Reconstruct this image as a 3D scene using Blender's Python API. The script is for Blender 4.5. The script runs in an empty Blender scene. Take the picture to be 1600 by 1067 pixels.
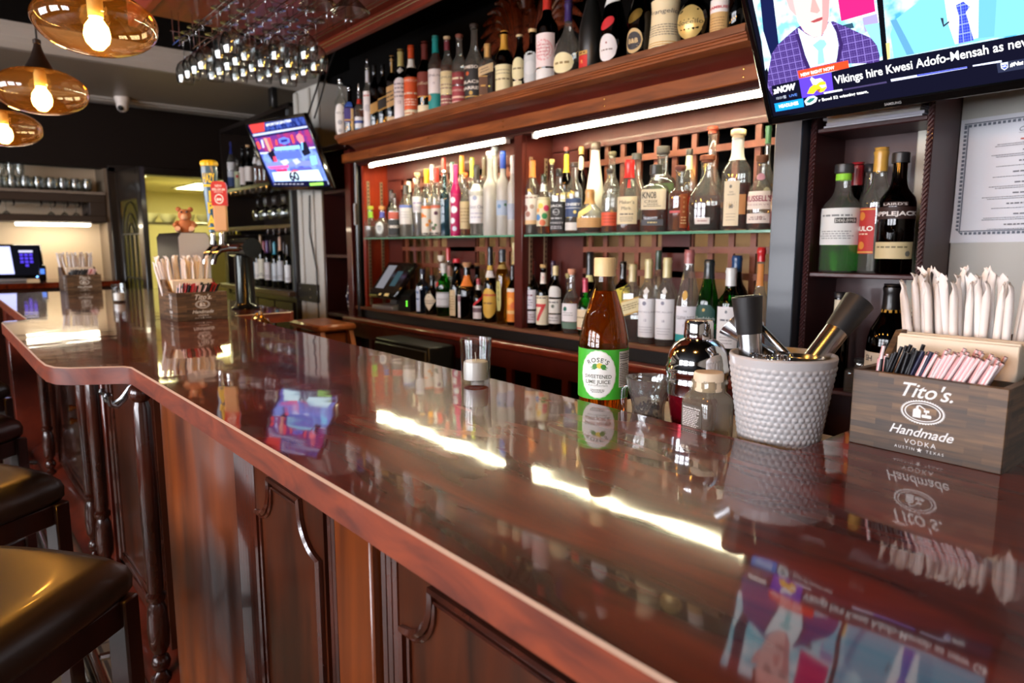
import bpy, bmesh, math, random
from mathutils import Vector, Matrix
rnd = random.Random(7)
S = bpy.context.scene
COL = S.collection
PI = math.pi

# ------------------------------------------------------------------ camera
CAM = Vector((0.0, 0.0, 1.35))
FPX = 1060.0
YAW, PITCH = math.radians(49.6), math.radians(7.95)
FW = Vector((-math.sin(YAW)*math.cos(PITCH), math.cos(YAW)*math.cos(PITCH), -math.sin(PITCH)))
RT = Vector((math.cos(YAW), math.sin(YAW), 0))
UP = RT.cross(FW)

def ray(x, y): return FW*FPX + RT*(x-800.0) + UP*(533.5-y)
def atY(x, y, Y):
    d = ray(x, y); return CAM + d*(Y/d.y)
def atX(x, y, X):
    d = ray(x, y); return CAM + d*(X/d.x)
def atZ(x, y, Z):
    d = ray(x, y); return CAM + d*((Z-CAM.z)/d.z)
def depth(p): return (Vector(p)-CAM).dot(FW)

cam = bpy.data.cameras.new('camera')
cam.sensor_width = 36.0
cam.lens = FPX*36.0/1600.0
cam.clip_start = 0.02
cam.dof.use_dof = True
cam.dof.focus_distance = 1.22
cam.dof.aperture_fstop = 4.5
camo = bpy.data.objects.new('camera', cam)
COL.objects.link(camo)
camo.location = CAM
camo.rotation_euler = (PI/2-PITCH, 0, YAW)
S.camera = camo

# ------------------------------------------------------------------ colours and materials
def lin(c):
    r = []
    for v in c[:3]:
        v /= 255.0
        r.append(v/12.92 if v <= 0.04045 else ((v+0.055)/1.055)**2.4)
    return (r[0], r[1], r[2], 1.0)

_mats = {}
def _new(name):
    m = bpy.data.materials.new(name); m.use_nodes = True
    nt = m.node_tree; nt.nodes.clear()
    out = nt.nodes.new('ShaderNodeOutputMaterial')
    return m, nt, out

def plain(rgb, rough=0.5, metal=0.0, coat=0.0, spec=0.5, trans=0.0, sss=0.0):
    k = ('plain', tuple(rgb), rough, metal, coat, spec, trans, sss)
    if k in _mats: return _mats[k]
    m, nt, out = _new('paint')
    b = nt.nodes.new('ShaderNodeBsdfPrincipled')
    b.inputs['Base Color'].default_value = lin(rgb)
    b.inputs['Roughness'].default_value = rough
    b.inputs['Metallic'].default_value = metal
    b.inputs['Coat Weight'].default_value = coat
    b.inputs['Coat Roughness'].default_value = 0.08
    b.inputs['Specular IOR Level'].default_value = spec
    b.inputs['Transmission Weight'].default_value = trans
    if sss:
        b.inputs['Subsurface Weight'].default_value = sss
        b.inputs['Subsurface Radius'].default_value = (0.01, 0.008, 0.006)
    nt.links.new(b.outputs[0], out.inputs[0])
    _mats[k] = m
    return m

def emit(rgb, s=1.0):
    k = ('emit', tuple(rgb), s)
    if k in _mats: return _mats[k]
    m, nt, out = _new('light')
    e = nt.nodes.new('ShaderNodeEmission')
    e.inputs[0].default_value = lin(rgb); e.inputs[1].default_value = s
    nt.links.new(e.outputs[0], out.inputs[0])
    _mats[k] = m
    return m

def _math(nt, op, a, b=None):
    n = nt.nodes.new('ShaderNodeMath'); n.operation = op
    for i, v in enumerate((a, b)):
        if v is None: continue
        if isinstance(v, (int, float)): n.inputs[i].default_value = v
        else: nt.links.new(v, n.inputs[i])
    return n.outputs[0]

def thin(rgb=(245, 248, 247), edge=None, rough=0.02, refl=0.75, base=0.05, frost=0.0, frgb=(235, 238, 240)):
    """thin glass shell: tinted transmission, grazing-angle reflection, deeper tint where the path is longer"""
    edge = edge or tuple(int(v*0.72) for v in rgb)
    k = ('thin', tuple(rgb), tuple(edge), rough, refl, base, frost, tuple(frgb))
    if k in _mats: return _mats[k]
    m, nt, out = _new('glass')
    lw = nt.nodes.new('ShaderNodeLayerWeight'); lw.inputs[0].default_value = 0.5
    f = lw.outputs['Facing']
    fac = _math(nt, 'ADD', _math(nt, 'MULTIPLY', _math(nt, 'POWER', f, 4.0), refl), base)
    mx = nt.nodes.new('ShaderNodeMix'); mx.data_type = 'RGBA'
    nt.links.new(_math(nt, 'POWER', f, 2.0), mx.inputs[0])
    mx.inputs[6].default_value = lin(rgb); mx.inputs[7].default_value = lin(edge)
    t = nt.nodes.new('ShaderNodeBsdfTransparent'); nt.links.new(mx.outputs[2], t.inputs[0])
    g = nt.nodes.new('ShaderNodeBsdfGlossy'); g.inputs['Roughness'].default_value = rough
    src = t.outputs[0]
    if frost:
        tl = nt.nodes.new('ShaderNodeBsdfTranslucent'); tl.inputs[0].default_value = lin(frgb)
        df = nt.nodes.new('ShaderNodeBsdfDiffuse'); df.inputs[0].default_value = lin(frgb)
        m1 = nt.nodes.new('ShaderNodeMixShader'); m1.inputs[0].default_value = 0.5
        nt.links.new(tl.outputs[0], m1.inputs[1]); nt.links.new(df.outputs[0], m1.inputs[2])
        m2 = nt.nodes.new('ShaderNodeMixShader'); m2.inputs[0].default_value = frost
        nt.links.new(t.outputs[0], m2.inputs[1]); nt.links.new(m1.outputs[0], m2.inputs[2])
        src = m2.outputs[0]
    mix = nt.nodes.new('ShaderNodeMixShader')
    nt.links.new(fac, mix.inputs[0]); nt.links.new(src, mix.inputs[1]); nt.links.new(g.outputs[0], mix.inputs[2])
    nt.links.new(mix.outputs[0], out.inputs[0])
    _mats[k] = m
    return m

def liquid(rgb, glow=0.12, ior=1.34):
    """drink inside a bottle: refracting, tinted, with a little scattering"""
    k = ('liquid', tuple(rgb), glow, ior)
    if k in _mats: return _mats[k]
    m, nt, out = _new('drink')
    g = nt.nodes.new('ShaderNodeBsdfGlass'); g.inputs['Color'].default_value = lin(rgb)
    g.inputs['Roughness'].default_value = 0.0; g.inputs['IOR'].default_value = ior
    tl = nt.nodes.new('ShaderNodeBsdfTranslucent'); tl.inputs[0].default_value = lin(rgb)
    mix = nt.nodes.new('ShaderNodeMixShader'); mix.inputs[0].default_value = glow
    nt.links.new(g.outputs[0], mix.inputs[1]); nt.links.new(tl.outputs[0], mix.inputs[2])
    nt.links.new(mix.outputs[0], out.inputs[0])
    _mats[k] = m
    return m

def wood(key, c1, c2, scale=(6, 6, 1), rough=0.35, coat=0.4, detail=6.0, dist=0.6, mid=0.5, spread=0.25, bump=0.0, c3=None, coat_rough=0.06):
    k = ('wood', key)
    if k in _mats: return _mats[k]
    m, nt, out = _new('wood_'+key)
    tc = nt.nodes.new('ShaderNodeTexCoord'); mp = nt.nodes.new('ShaderNodeMapping')
    mp.inputs['Scale'].default_value = scale
    nt.links.new(tc.outputs['Object'], mp.inputs[0])
    n = nt.nodes.new('ShaderNodeTexNoise'); n.inputs['Scale'].default_value = 3.0
    n.inputs['Detail'].default_value = detail; n.inputs['Distortion'].default_value = dist
    nt.links.new(mp.outputs[0], n.inputs['Vector'])
    r = nt.nodes.new('ShaderNodeValToRGB')
    r.color_ramp.elements[0].position = mid-spread; r.color_ramp.elements[0].color = lin(c1)
    r.color_ramp.elements[1].position = mid+spread; r.color_ramp.elements[1].color = lin(c2)
    if c3:
        e = r.color_ramp.elements.new(mid); e.color = lin(c3)
    nt.links.new(n.outputs[0], r.inputs[0])
    b = nt.nodes.new('ShaderNodeBsdfPrincipled')
    nt.links.new(r.outputs[0], b.inputs['Base Color'])
    b.inputs['Roughness'].default_value = rough
    b.inputs['Coat Weight'].default_value = coat; b.inputs['Coat Roughness'].default_value = coat_rough
    if bump:
        bp = nt.nodes.new('ShaderNodeBump'); bp.inputs['Strength'].default_value = bump; bp.inputs['Distance'].default_value = 0.003
        nt.links.new(n.outputs[0], bp.inputs['Height']); nt.links.new(bp.outputs[0], b.inputs['Normal'])
    nt.links.new(b.outputs[0], out.inputs[0])
    _mats[k] = m
    return m

# ------------------------------------------------------------------ mesh builder
class MB:
    def __init__(s): s.v = []; s.f = []; s.m = []
    def add(s, verts, faces, mat=0):
        o = len(s.v); s.v += [tuple(p) for p in verts]
        for f in faces:
            s.f.append([i+o for i in f]); s.m.append(mat)
        return s
    def merge(s, other, M=None, mat=None):
        o = len(s.v)
        s.v += [tuple(M @ Vector(p)) for p in other.v] if M else list(other.v)
        for f, mm in zip(other.f, other.m):
            s.f.append([i+o for i in f]); s.m.append(mm if mat is None else mat)
        return s
    def box(s, x0, x1, y0, y1, z0, z1, mat=0, ch=0.0, M=None):
        if x1 < x0: x0, x1 = x1, x0
        if y1 < y0: y0, y1 = y1, y0
        if z1 < z0: z0, z1 = z1, z0
        c = min(ch, (x1-x0)*.45, (y1-y0)*.45, (z1-z0)*.45)
        if c <= 0:
            vs = [(x, y, z) for z in (z0, z1) for y in (y0, y1) for x in (x0, x1)]
            fs = [(0, 2, 3, 1), (4, 5, 7, 6), (0, 1, 5, 4), (2, 6, 7, 3), (0, 4, 6, 2), (1, 3, 7, 5)]
        else:
            vs = []; idx = {}
            for i, x in enumerate((x0, x1)):
                for j, y in enumerate((y0, y1)):
                    for k, z in enumerate((z0, z1)):
                        dx = c if i == 0 else -c; dy = c if j == 0 else -c; dz = c if k == 0 else -c
                        idx[(i, j, k, 'x')] = len(vs); vs.append((x, y+dy, z+dz))
                        idx[(i, j, k, 'y')] = len(vs); vs.append((x+dx, y, z+dz))
                        idx[(i, j, k, 'z')] = len(vs); vs.append((x+dx, y+dy, z))
            g = lambda *a: idx[a]
            fs = []
            fs.append([g(0, 0, 0, 'x'), g(0, 0, 1, 'x'), g(0, 1, 1, 'x'), g(0, 1, 0, 'x')])
            fs.append([g(1, 0, 0, 'x'), g(1, 1, 0, 'x'), g(1, 1, 1, 'x'), g(1, 0, 1, 'x')])
            fs.append([g(0, 0, 0, 'y'), g(1, 0, 0, 'y'), g(1, 0, 1, 'y'), g(0, 0, 1, 'y')])
            fs.append([g(0, 1, 0, 'y'), g(0, 1, 1, 'y'), g(1, 1, 1, 'y'), g(1, 1, 0, 'y')])
            fs.append([g(0, 0, 0, 'z'), g(0, 1, 0, 'z'), g(1, 1, 0, 'z'), g(1, 0, 0, 'z')])
            fs.append([g(0, 0, 1, 'z'), g(1, 0, 1, 'z'), g(1, 1, 1, 'z'), g(0, 1, 1, 'z')])
            for a in (0, 1):
                for b in (0, 1):
                    fs.append([g(a, b, 0, 'x'), g(a, b, 1, 'x'), g(a, b, 1, 'y'), g(a, b, 0, 'y')])
                    fs.append([g(a, 0, b, 'x'), g(a, 1, b, 'x'), g(a, 1, b, 'z'), g(a, 0, b, 'z')])
                    fs.append([g(0, a, b, 'y'), g(1, a, b, 'y'), g(1, a, b, 'z'), g(0, a, b, 'z')])
                    for d in (0, 1):
                        fs.append([g(a, b, d, 'x'), g(a, b, d, 'y'), g(a, b, d, 'z')])
        if M: vs = [tuple(M @ Vector(p)) for p in vs]
        return s.add(vs, fs, mat)
    def lathe(s, prof, n=20, mat=0, c=(0, 0, 0), ex=2.0, sy=1.0, rot=0.0, M=None, ridge=None):
        """prof: list of (r, z); superellipse exponent ex, depth ratio sy"""
        vs = []; fs = []; rings = []
        for r, z in prof:
            if r <= 1e-6:
                rings.append([len(vs)]); vs.append((c[0], c[1], c[2]+z)); continue
            ring = []
            for i in range(n):
                t = 2*PI*i/n
                q = shape_r(t, ex, sy)*r
                if ridge: q *= ridge(t, z)
                ring.append(len(vs)); vs.append((c[0]+q*math.cos(t+rot), c[1]+q*math.sin(t+rot), c[2]+z))
            rings.append(ring)
        for a, b in zip(rings[:-1], rings[1:]):
            if len(a) == 1 and len(b) == 1: continue
            for i in range(n):
                j = (i+1) % n
                if len(a) == 1: fs.append((a[0], b[j], b[i]))
                elif len(b) == 1: fs.append((a[i], a[j], b[0]))
                else: fs.append((a[i], a[j], b[j], b[i]))
        if M: vs = [tuple(M @ Vector(p)) for p in vs]
        return s.add(vs, fs, mat)
    def tube(s, pts, r, n=8, mat=0, caps=True, closed=False):
        pts = [Vector(p) for p in pts]; N = len(pts)
        rs = r if isinstance(r, (list, tuple)) else [r]*N
        vs = []; fs = []
        up = None
        for i, p in enumerate(pts):
            if closed: t = (pts[(i+1) % N]-pts[i-1]).normalized()
            elif i == 0: t = (pts[1]-p).normalized()
            elif i == N-1: t = (p-pts[i-1]).normalized()
            else: t = ((pts[i+1]-p).normalized()+(p-pts[i-1]).normalized()).normalized()
            if up is None:
                up = Vector((0, 0, 1)) if abs(t.z) < .9 else Vector((0, 1, 0))
            a = (up-t*up.dot(t))
            a = a.normalized() if a.length > 1e-6 else t.orthogonal().normalized()
            b = t.cross(a); up = a
            for k in range(n):
                q = 2*PI*k/n
                vs.append(p+a*(rs[i]*math.cos(q))+b*(rs[i]*math.sin(q)))
        last = N if closed else N-1
        for i in range(last):
            j = (i+1) % N
            for k in range(n):
                l = (k+1) % n
                fs.append((i*n+k, i*n+l, j*n+l, j*n+k))
        if caps and not closed:
            fs.append(tuple(range(n-1, -1, -1))); fs.append(tuple((N-1)*n+k for k in range(n)))
        return s.add(vs, fs, mat)
    def prism(s, poly, axis, a, b, mat=0, M=None):
        """poly of 2D points extruded along axis: x -> (y,z), y -> (x,z), z -> (x,y)"""
        n = len(poly)
        def P(q, t):
            return (t, q[0], q[1]) if axis == 'x' else (q[0], t, q[1]) if axis == 'y' else (q[0], q[1], t)
        vs = [P(q, a) for q in poly]+[P(q, b) for q in poly]
        fs = [tuple(range(n)), tuple(range(2*n-1, n-1, -1))]
        for i in range(n):
            j = (i+1) % n
            fs.append((i, i+n, j+n, j))
        if M: vs = [tuple(M @ Vector(p)) for p in vs]
        return s.add(vs, fs, mat)
    def build(s, name, mats, parent=None, loc=None, rot=None, smooth=38, fix=True):
        me = bpy.data.meshes.new(name)
        me.from_pydata(s.v, [], s.f)
        if not isinstance(mats, (list, tuple)): mats = [mats]
        for m in mats: me.materials.append(m)
        for p, mi in zip(me.polygons, s.m): p.material_index = min(mi, len(mats)-1)
        if fix:
            bm = bmesh.new(); bm.from_mesh(me)
            bmesh.ops.recalc_face_normals(bm, faces=bm.faces)
            bm.to_mesh(me); bm.free()
        if smooth:
            for p in me.polygons: p.use_smooth = True
            me.set_sharp_from_angle(angle=math.radians(smooth))
        me.update()
        o = bpy.data.objects.new(name, me); COL.objects.link(o)
        if parent: o.parent = parent
        if loc: o.location = loc
        if rot: o.rotation_euler = rot
        return o

def shape_r(t, ex, sy):
    if ex == 2.0 and sy == 1.0: return 1.0
    a = abs(math.cos(t))**ex + (abs(math.sin(t))/sy)**ex
    return a**(-1.0/ex)

def thing(name, label, cat, loc=(0, 0, 0), rz=0.0, group=None):
    o = bpy.data.objects.new(name, None); COL.objects.link(o)
    o.empty_display_size = 0.05
    o.location = loc; o.rotation_euler = (0, 0, rz)
    return tag(o, label, cat, group)
def tag(o, label, cat, group=None):
    o['label'] = label; o['category'] = cat
    if group: o['group'] = group
    return o
def struct(o):
    o['kind'] = 'structure'; return o
def dup(root, loc=None, rot=None, label=None, group=None):
    r = root.copy(); COL.objects.link(r)
    if loc is not None: r.location = loc
    if rot is not None: r.rotation_euler = rot
    if label: r['label'] = label
    if group: r['group'] = group
    for ch in list(root.children):
        c = ch.copy(); COL.objects.link(c); c.parent = r
        for g in list(ch.children):
            d = g.copy(); COL.objects.link(d); d.parent = c
    return r

# ------------------------------------------------------------------ lettering
_txt = {}
def glyphs(s, bold=0.0, shear=0.0, spacing=1.0):
    """flat letter outlines of a string, one unit high, starting at x = 0"""
    k = (s, bold, shear, spacing)
    if k in _txt: return _txt[k]
    cu = bpy.data.curves.new('lettering', 'FONT')
    cu.body = s; cu.size = 1.0; cu.offset = bold; cu.shear = shear; cu.space_character = spacing
    cu.resolution_u = 3; cu.fill_mode = 'FRONT'
    ob = bpy.data.objects.new('lettering', cu)
    me = bpy.data.meshes.new_from_object(ob)
    # cut the letters into narrow strips so that they can follow a curved surface
    bm = bmesh.new(); bm.from_mesh(me)
    xs = [v.co.x for v in bm.verts]
    if xs:
        x = min(xs)+.11
        while x < max(xs):
            bmesh.ops.bisect_plane(bm, geom=bm.verts[:]+bm.edges[:]+bm.faces[:], plane_co=(x, 0, 0), plane_no=(1, 0, 0))
            x += .11
    bm.verts.ensure_lookup_table()
    for i, v in enumerate(bm.verts): v.index = i
    vs = [(v.co.x, v.co.y) for v in bm.verts]; fs = [tuple(v.index for v in f.verts) for f in bm.faces]
    bm.free()
    bpy.data.objects.remove(ob); bpy.data.meshes.remove(me); bpy.data.curves.remove(cu)
    if vs:
        x0 = min(p[0] for p in vs); vs = [(p[0]-x0, p[1]) for p in vs]
    w = max((p[0] for p in vs), default=0.0)
    _txt[k] = (vs, fs, w)
    return _txt[k]
def text_on(mb, s, size, place, mat, bold=0.0, shear=0.0, spacing=1.0, width=None, align=0.5, arc=None):
    """place(u, v) -> 3D; size = letter size; width = squeeze to that width; arc = radius for curved lines"""
    vs, fs, w = glyphs(s, bold, shear, spacing)
    if not vs: return
    sx = size if width is None else width/w
    out = []
    for x, y in vs:
        u = (x-w*align)*sx; v = (y-0.36)*size
        if arc:
            a = u/arc; u, v = math.sin(a)*(arc+v), math.cos(a)*(arc+v)-arc
        out.append(place(u, v))
    mb.add(out, fs, mat)
def lines_on(mb, place, u0, u1, v0, v1, n, h, mat, ragged=0.25, centre=False, seed=1):
    """rows of small print too fine to read: broken dashes"""
    r = random.Random(seed)
    for i in range(n):
        v = v1+(v0-v1)*(i+.5)/n
        L = (u1-u0)*(1-ragged*r.random()); a = u0+((u1-u0)-L)/2 if centre else u0
        x = a
        while x < a+L:
            d = min(h*r.uniform(1.2, 4.0), a+L-x)
            k = max(1, int(d/0.006))
            for j in range(k):
                xa, xb = x+d*j/k, x+d*(j+1)/k
                mb.add([place(xa, v-h/2), place(xb, v-h/2), place(xb, v+h/2), place(xa, v+h/2)], [(0, 1, 2, 3)], mat)
            x += d+h*0.7
# ------------------------------------------------------------------ shared materials
def bar_top_material():
    m, nt, out = _new('bar_top_lacquer')
    tc = nt.nodes.new('ShaderNodeTexCoord'); mp = nt.nodes.new('ShaderNodeMapping')
    mp.inputs['Scale'].default_value = (1.1, 5.0, 5.0)
    nt.links.new(tc.outputs['Object'], mp.inputs[0])
    n = nt.nodes.new('ShaderNodeTexNoise'); n.inputs['Scale'].default_value = 2.6
    n.inputs['Detail'].default_value = 7; n.inputs['Distortion'].default_value = 1.6
    nt.links.new(mp.outputs[0], n.inputs['Vector'])
    r = nt.nodes.new('ShaderNodeValToRGB')
    r.color_ramp.elements[0].position = .3; r.color_ramp.elements[0].color = lin((48, 11, 4))
    r.color_ramp.elements[1].position = .72; r.color_ramp.elements[1].color = lin((120, 40, 15))
    nt.links.new(n.outputs[0], r.inputs[0])
    b = nt.nodes.new('ShaderNodeBsdfPrincipled')
    nt.links.new(r.outputs[0], b.inputs['Base Color'])
    b.inputs['Roughness'].default_value = 0.34
    b.inputs['Specular IOR Level'].default_value = 0.04
    b.inputs['Coat Weight'].default_value = 1.0; b.inputs['Coat Roughness'].default_value = 0.045; b.inputs['Coat IOR'].default_value = 1.55
    n2 = nt.nodes.new('ShaderNodeTexNoise'); n2.inputs['Scale'].default_value = 9.0; n2.inputs['Detail'].default_value = 1.0
    mp2 = nt.nodes.new('ShaderNodeMapping'); mp2.inputs['Scale'].default_value = (1.0, 1.0, 1.0)
    nt.links.new(tc.outputs['Object'], mp2.inputs[0]); nt.links.new(mp2.outputs[0], n2.inputs['Vector'])
    bp = nt.nodes.new('ShaderNodeBump'); bp.inputs['Strength'].default_value = 0.03; bp.inputs['Distance'].default_value = 0.02
    nt.links.new(n2.outputs[0], bp.inputs['Height']); nt.links.new(bp.outputs[0], b.inputs['Normal']); nt.links.new(bp.outputs[0], b.inputs['Coat Normal'])
    nt.links.new(b.outputs[0], out.inputs[0])
    return m
M_TOP = bar_top_material()
M_EDGE = wood('edge', (84, 26, 10), (150, 62, 28), (2.0, 2.0, 6.0), rough=.45, coat=.08, detail=5, dist=2.0)
M_SEAM = plain((190, 160, 140), .35)
M_PANEL = wood('panel', (34, 12, 5), (88, 36, 12), (9, 9, .9), rough=.3, coat=.4, detail=7, coat_rough=.12)
M_PILLAR = wood('pillar', (72, 27, 8), (142, 66, 20), (7, 7, .7), rough=.32, coat=.4, detail=7, coat_rough=.14)
M_DARKW = wood('dark_panel', (26, 10, 6), (58, 22, 12), (8, 8, .9), rough=.25, coat=.6)
M_MOULD = wood('mould', (40, 15, 8), (84, 34, 18), (5, 5, 2), rough=.22, coat=.6)
M_PLINTH = wood('plinth', (92, 28, 14), (130, 46, 24), (3, 3, 3), rough=.3, coat=.5)
M_BACK = wood('backbar', (66, 20, 16), (92, 32, 24), (3, 3, 2), rough=.33, coat=.35, spread=.35)
M_BACKD = wood('backbar_dark', (40, 14, 13), (60, 22, 20), (3, 3, 2), rough=.4, coat=.3, spread=.35)
M_BAYSIDE = wood('bayside', (120, 30, 10), (166, 54, 18), (6, 6, 2), rough=.35, coat=.3, spread=.3)
M_CORNICE = wood('cornice', (84, 38, 14), (156, 86, 38), (1.2, 9, 12), rough=.42, coat=.25, detail=8, bump=.25)
M_CORNEDGE = wood('cornice_edge', (92, 52, 30), (150, 96, 62), (1.4, 9, 12), rough=.6, coat=.1, detail=9, bump=.5)
M_LATT = wood('lattice', (104, 54, 38), (140, 78, 56), (5, 5, 5), rough=.45, coat=.2)
M_BLACK = plain((14, 13, 13), .45)
M_BLACKG = plain((10, 10, 11), .12, coat=.5)
M_POSTB = plain((40, 49, 60), .38, coat=.2)
M_CHROME = plain((225, 225, 228), .08, metal=1.0)
M_STEEL = plain((190, 190, 192), .24, metal=1.0)
M_BRASS = plain((212, 170, 96), .2, metal=1.0)
M_WALL = plain((196, 194, 186), .6)
M_CREAM = plain((214, 210, 196), .6)
M_SOFF = plain((150, 138, 120), .4)
M_CEIL = plain((9, 8, 8), .9, spec=.05)
M_DARKHEAD = plain((22, 14, 10), .6, spec=.2)
M_WHITE = plain((235, 234, 230), .45)
M_PAPER = plain((240, 238, 232), .7)
M_INK = plain((40, 38, 40), .7)
M_WINE = wood('cabinet_red', (44, 12, 13), (68, 23, 23), (3, 3, 2), rough=.5, coat=.1, spread=.35)
M_GLASS = thin((236, 241, 240), (176, 190, 188), base=.06)
M_SHELFG = thin((214, 236, 226), (70, 130, 104), base=.07)

def tile_floor():
    m, nt, out = _new('floor_tiles')
    tc = nt.nodes.new('ShaderNodeTexCoord')
    br = nt.nodes.new('ShaderNodeTexBrick')
    br.offset = 0.0; br.inputs['Scale'].default_value = 1.0
    br.inputs['Brick Width'].default_value = .32; br.inputs['Row Height'].default_value = .32
    br.inputs['Mortar Size'].default_value = .006
    br.inputs['Color1'].default_value = lin((148, 130, 104)); br.inputs['Color2'].default_value = lin((126, 110, 90))
    br.inputs['Mortar'].default_value = lin((70, 62, 54))
    nt.links.new(tc.outputs['Object'], br.inputs['Vector'])
    b = nt.nodes.new('ShaderNodeBsdfPrincipled'); b.inputs['Roughness'].default_value = .35
    nt.links.new(br.outputs[0], b.inputs['Base Color']); nt.links.new(b.outputs[0], out.inputs[0])
    return m
M_FLOOR = tile_floor()

# ------------------------------------------------------------------ the room
XF, XC = -6.5, -6.85           # wall with the doorway; back of the glass-shelf alcove
H = 2.60
YW, XR, YB = -4.2, 2.6, 2.62
struct(MB().box(-10.6, XR+.1, YW-.1, YB+1.0, -.06, 0).build('floor', M_FLOOR))
struct(MB().box(XC-.1, XR+.1, YW-.1, YB+.1, H, H+.08).build('ceiling', M_CEIL))
# wall behind the back bar; tan lightened to look lit through the lattice
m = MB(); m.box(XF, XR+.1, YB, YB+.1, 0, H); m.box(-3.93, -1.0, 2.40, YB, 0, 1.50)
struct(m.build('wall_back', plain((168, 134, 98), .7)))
m = MB(); m.box(-4.752, -4.362, 2.05, YB-.001, 0, 2.42, 0)
for i, (a, b, d) in enumerate([(-4.752, -4.70, .02), (-4.68, -4.655, .012), (-4.64, -4.50, .02), (-4.48, -4.455, .012), (-4.44, -4.362, .02)]):
    m.box(a, b, 2.05-d, 2.05, .02, 2.41, 0, .006)
struct(m.build('wall_pilaster', M_WALL))
# black painted bulkhead above the back bar and cabinets
m = MB(); m.box(-4.36, XR, 2.27, YB-.001, 2.0, H); m.box(-3.93, -1.0, 2.42, YB-.001, 1.50, 2.0); m.box(-6.5, -4.36, 2.40, YB-.001, 2.42, H)  # middle box: black put in for the dark behind the upper lattice
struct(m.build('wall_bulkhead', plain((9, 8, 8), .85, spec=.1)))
# right-hand wall section with the menu (faces the room)
m = MB(); m.box(-.775, XR, 2.205, YB-.001, 0, 2.0); m.box(-.775, XR, 2.205, 2.269, 2.0, H)
struct(m.build('wall_right_front', M_WALL))
m = MB()
for a, b, d in [(-.772, -.745, .03), (-.742, -.728, .016), (-.725, -.718, .022), (-.714, -.706, .014)]:
    m.box(a, b, 2.205-d, 2.205, .0, H, 0, .004)
struct(m.build('trim_1', M_CREAM))
struct(MB().box(XR, XR+.1, YW, YB, 0, H).build('wall_right', plain((150, 140, 126), .7)))
# far wall: alcove back, dark header, door surround
m = MB(); m.box(XC-.1, XC, YW, 1.20, 0, H)
struct(m.build('wall_alcove', plain((205, 186, 158), .6)))
m = MB(); m.box(XF-.12, XF, YW, 3.2, 2.02, H)
m.box(XF-.1201, XF+.02, YW, 3.2, 1.985, 2.02)
struct(m.build('wall_header', M_DARKHEAD))
m = MB(); m.box(XC, XF, 1.14, 1.20, 0, 2.02); m.box(XF-.12, XF, 2.16, 3.2, 0, 2.02)
struct(m.build('wall_far', plain((120, 104, 86), .6)))
# front of the room: daylight windows (behind the photographer)
WIN = [(-4.6, -3.0), (-2.5, -.9), (-.4, 1.2)]
m = MB(); xs = [XC-.1]
for a, b in WIN: xs += [a, b]
xs.append(XR+.1)
for i in range(0, len(xs), 2): m.box(xs[i], xs[i+1], YW-.1, YW, 0, H)
for a, b in WIN: m.box(a, b, YW-.1, YW, 0, .75); m.box(a, b, YW-.1, YW, 2.45, H)
struct(m.build('wall_front', plain((120, 108, 92), .7)))
M_DAY = emit((242, 244, 252), 16.0)
for i, (a, b) in enumerate(WIN):
    m = MB()
    for k in range(4):
        x = a+(b-a)*k/3; m.box(x-.03, x+.03, YW-.06, YW+.02, .75, 2.45)
    for z in (.75, 1.32, 1.88, 2.45): m.box(a, b, YW-.06, YW+.02, z-.03, z+.03)
    fr = struct(m.build('window_%d' % (i+1), M_BLACK))
    MB().box(a, b, YW-.08, YW-.07, .75, 2.45).build('pane', M_DAY, fr)
# the dropped soffit that crosses the room, with its mouldings
m = MB(); m.box(-6.3, -4.98, YW, YB, 2.5, H)
struct(m.build('ceiling_soffit', M_SOFF))
m = MB()
prof = [(-4.98, 2.47), (-4.93, 2.47), (-4.90, 2.50), (-4.90, 2.53), (-4.86, 2.57), (-4.86, H), (-4.98, H)]
m.prism([(p[0], p[1]) for p in prof], 'y', YW, 2.29)
m.box(-6.36, -6.24, YW, YB, 2.47, 2.53, 0, .01); m.box(-6.24, -6.20, YW, YB, 2.485, 2.505, 0, .005)
struct(m.build('trim_2', plain((170, 166, 158), .45)))
# dark beam over the back bar
struct(MB().box(-4.3, XR, 1.78, 1.86, 2.54, 2.599).build('trim_3', plain((34, 32, 33), .6)))

# ------------------------------------------------------------------ kitchen seen through the doorway
KX = -10.5
M_KW = plain((216, 208, 164), .7)
m = MB(); m.box(KX-.1, KX, .3, 3.4, 0, 2.5); m.box(KX, XC-.1, .2, .3, 0, 2.5); m.box(KX, XF-.12, 3.4, 3.5, 0, 2.5); m.box(XC-.1, XC-.04, .3, 1.2, 0, 2.5)
struct(m.build('wall_kitchen', M_KW))
struct(MB().box(KX, XF-.125, .3, 3.4, 2.1, 2.16).build('ceiling_kitchen', plain((214, 206, 160), .7)))
for i, (x0, x1, y0, y1) in enumerate([(-8.3, -7.35, 1.30, 1.83), (-9.6, -8.6, 2.45, 3.0)]):
    t = thing('ceiling_light', ['bright fluorescent ceiling panel in the kitchen beside the open dark door',
              'bright fluorescent ceiling panel in the kitchen seen beside the beer tap handle'][i], 'ceiling light', ((x0+x1)/2, (y0+y1)/2, 2.1))
    a, b = (x1-x0)/2, (y1-y0)/2
    MB().box(-a, a, -b, b, -.008, 0).build('diffuser', emit((255, 246, 176), 17.0), t)
    f = MB()
    for q in (-1, 1): f.box(-a-.02, a+.02, q*b-.02, q*b+.02, -.014, 0); f.box(q*a-.02, q*a+.02, -b, b, -.014, 0)
    f.build('frame', M_WHITE, t)
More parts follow.
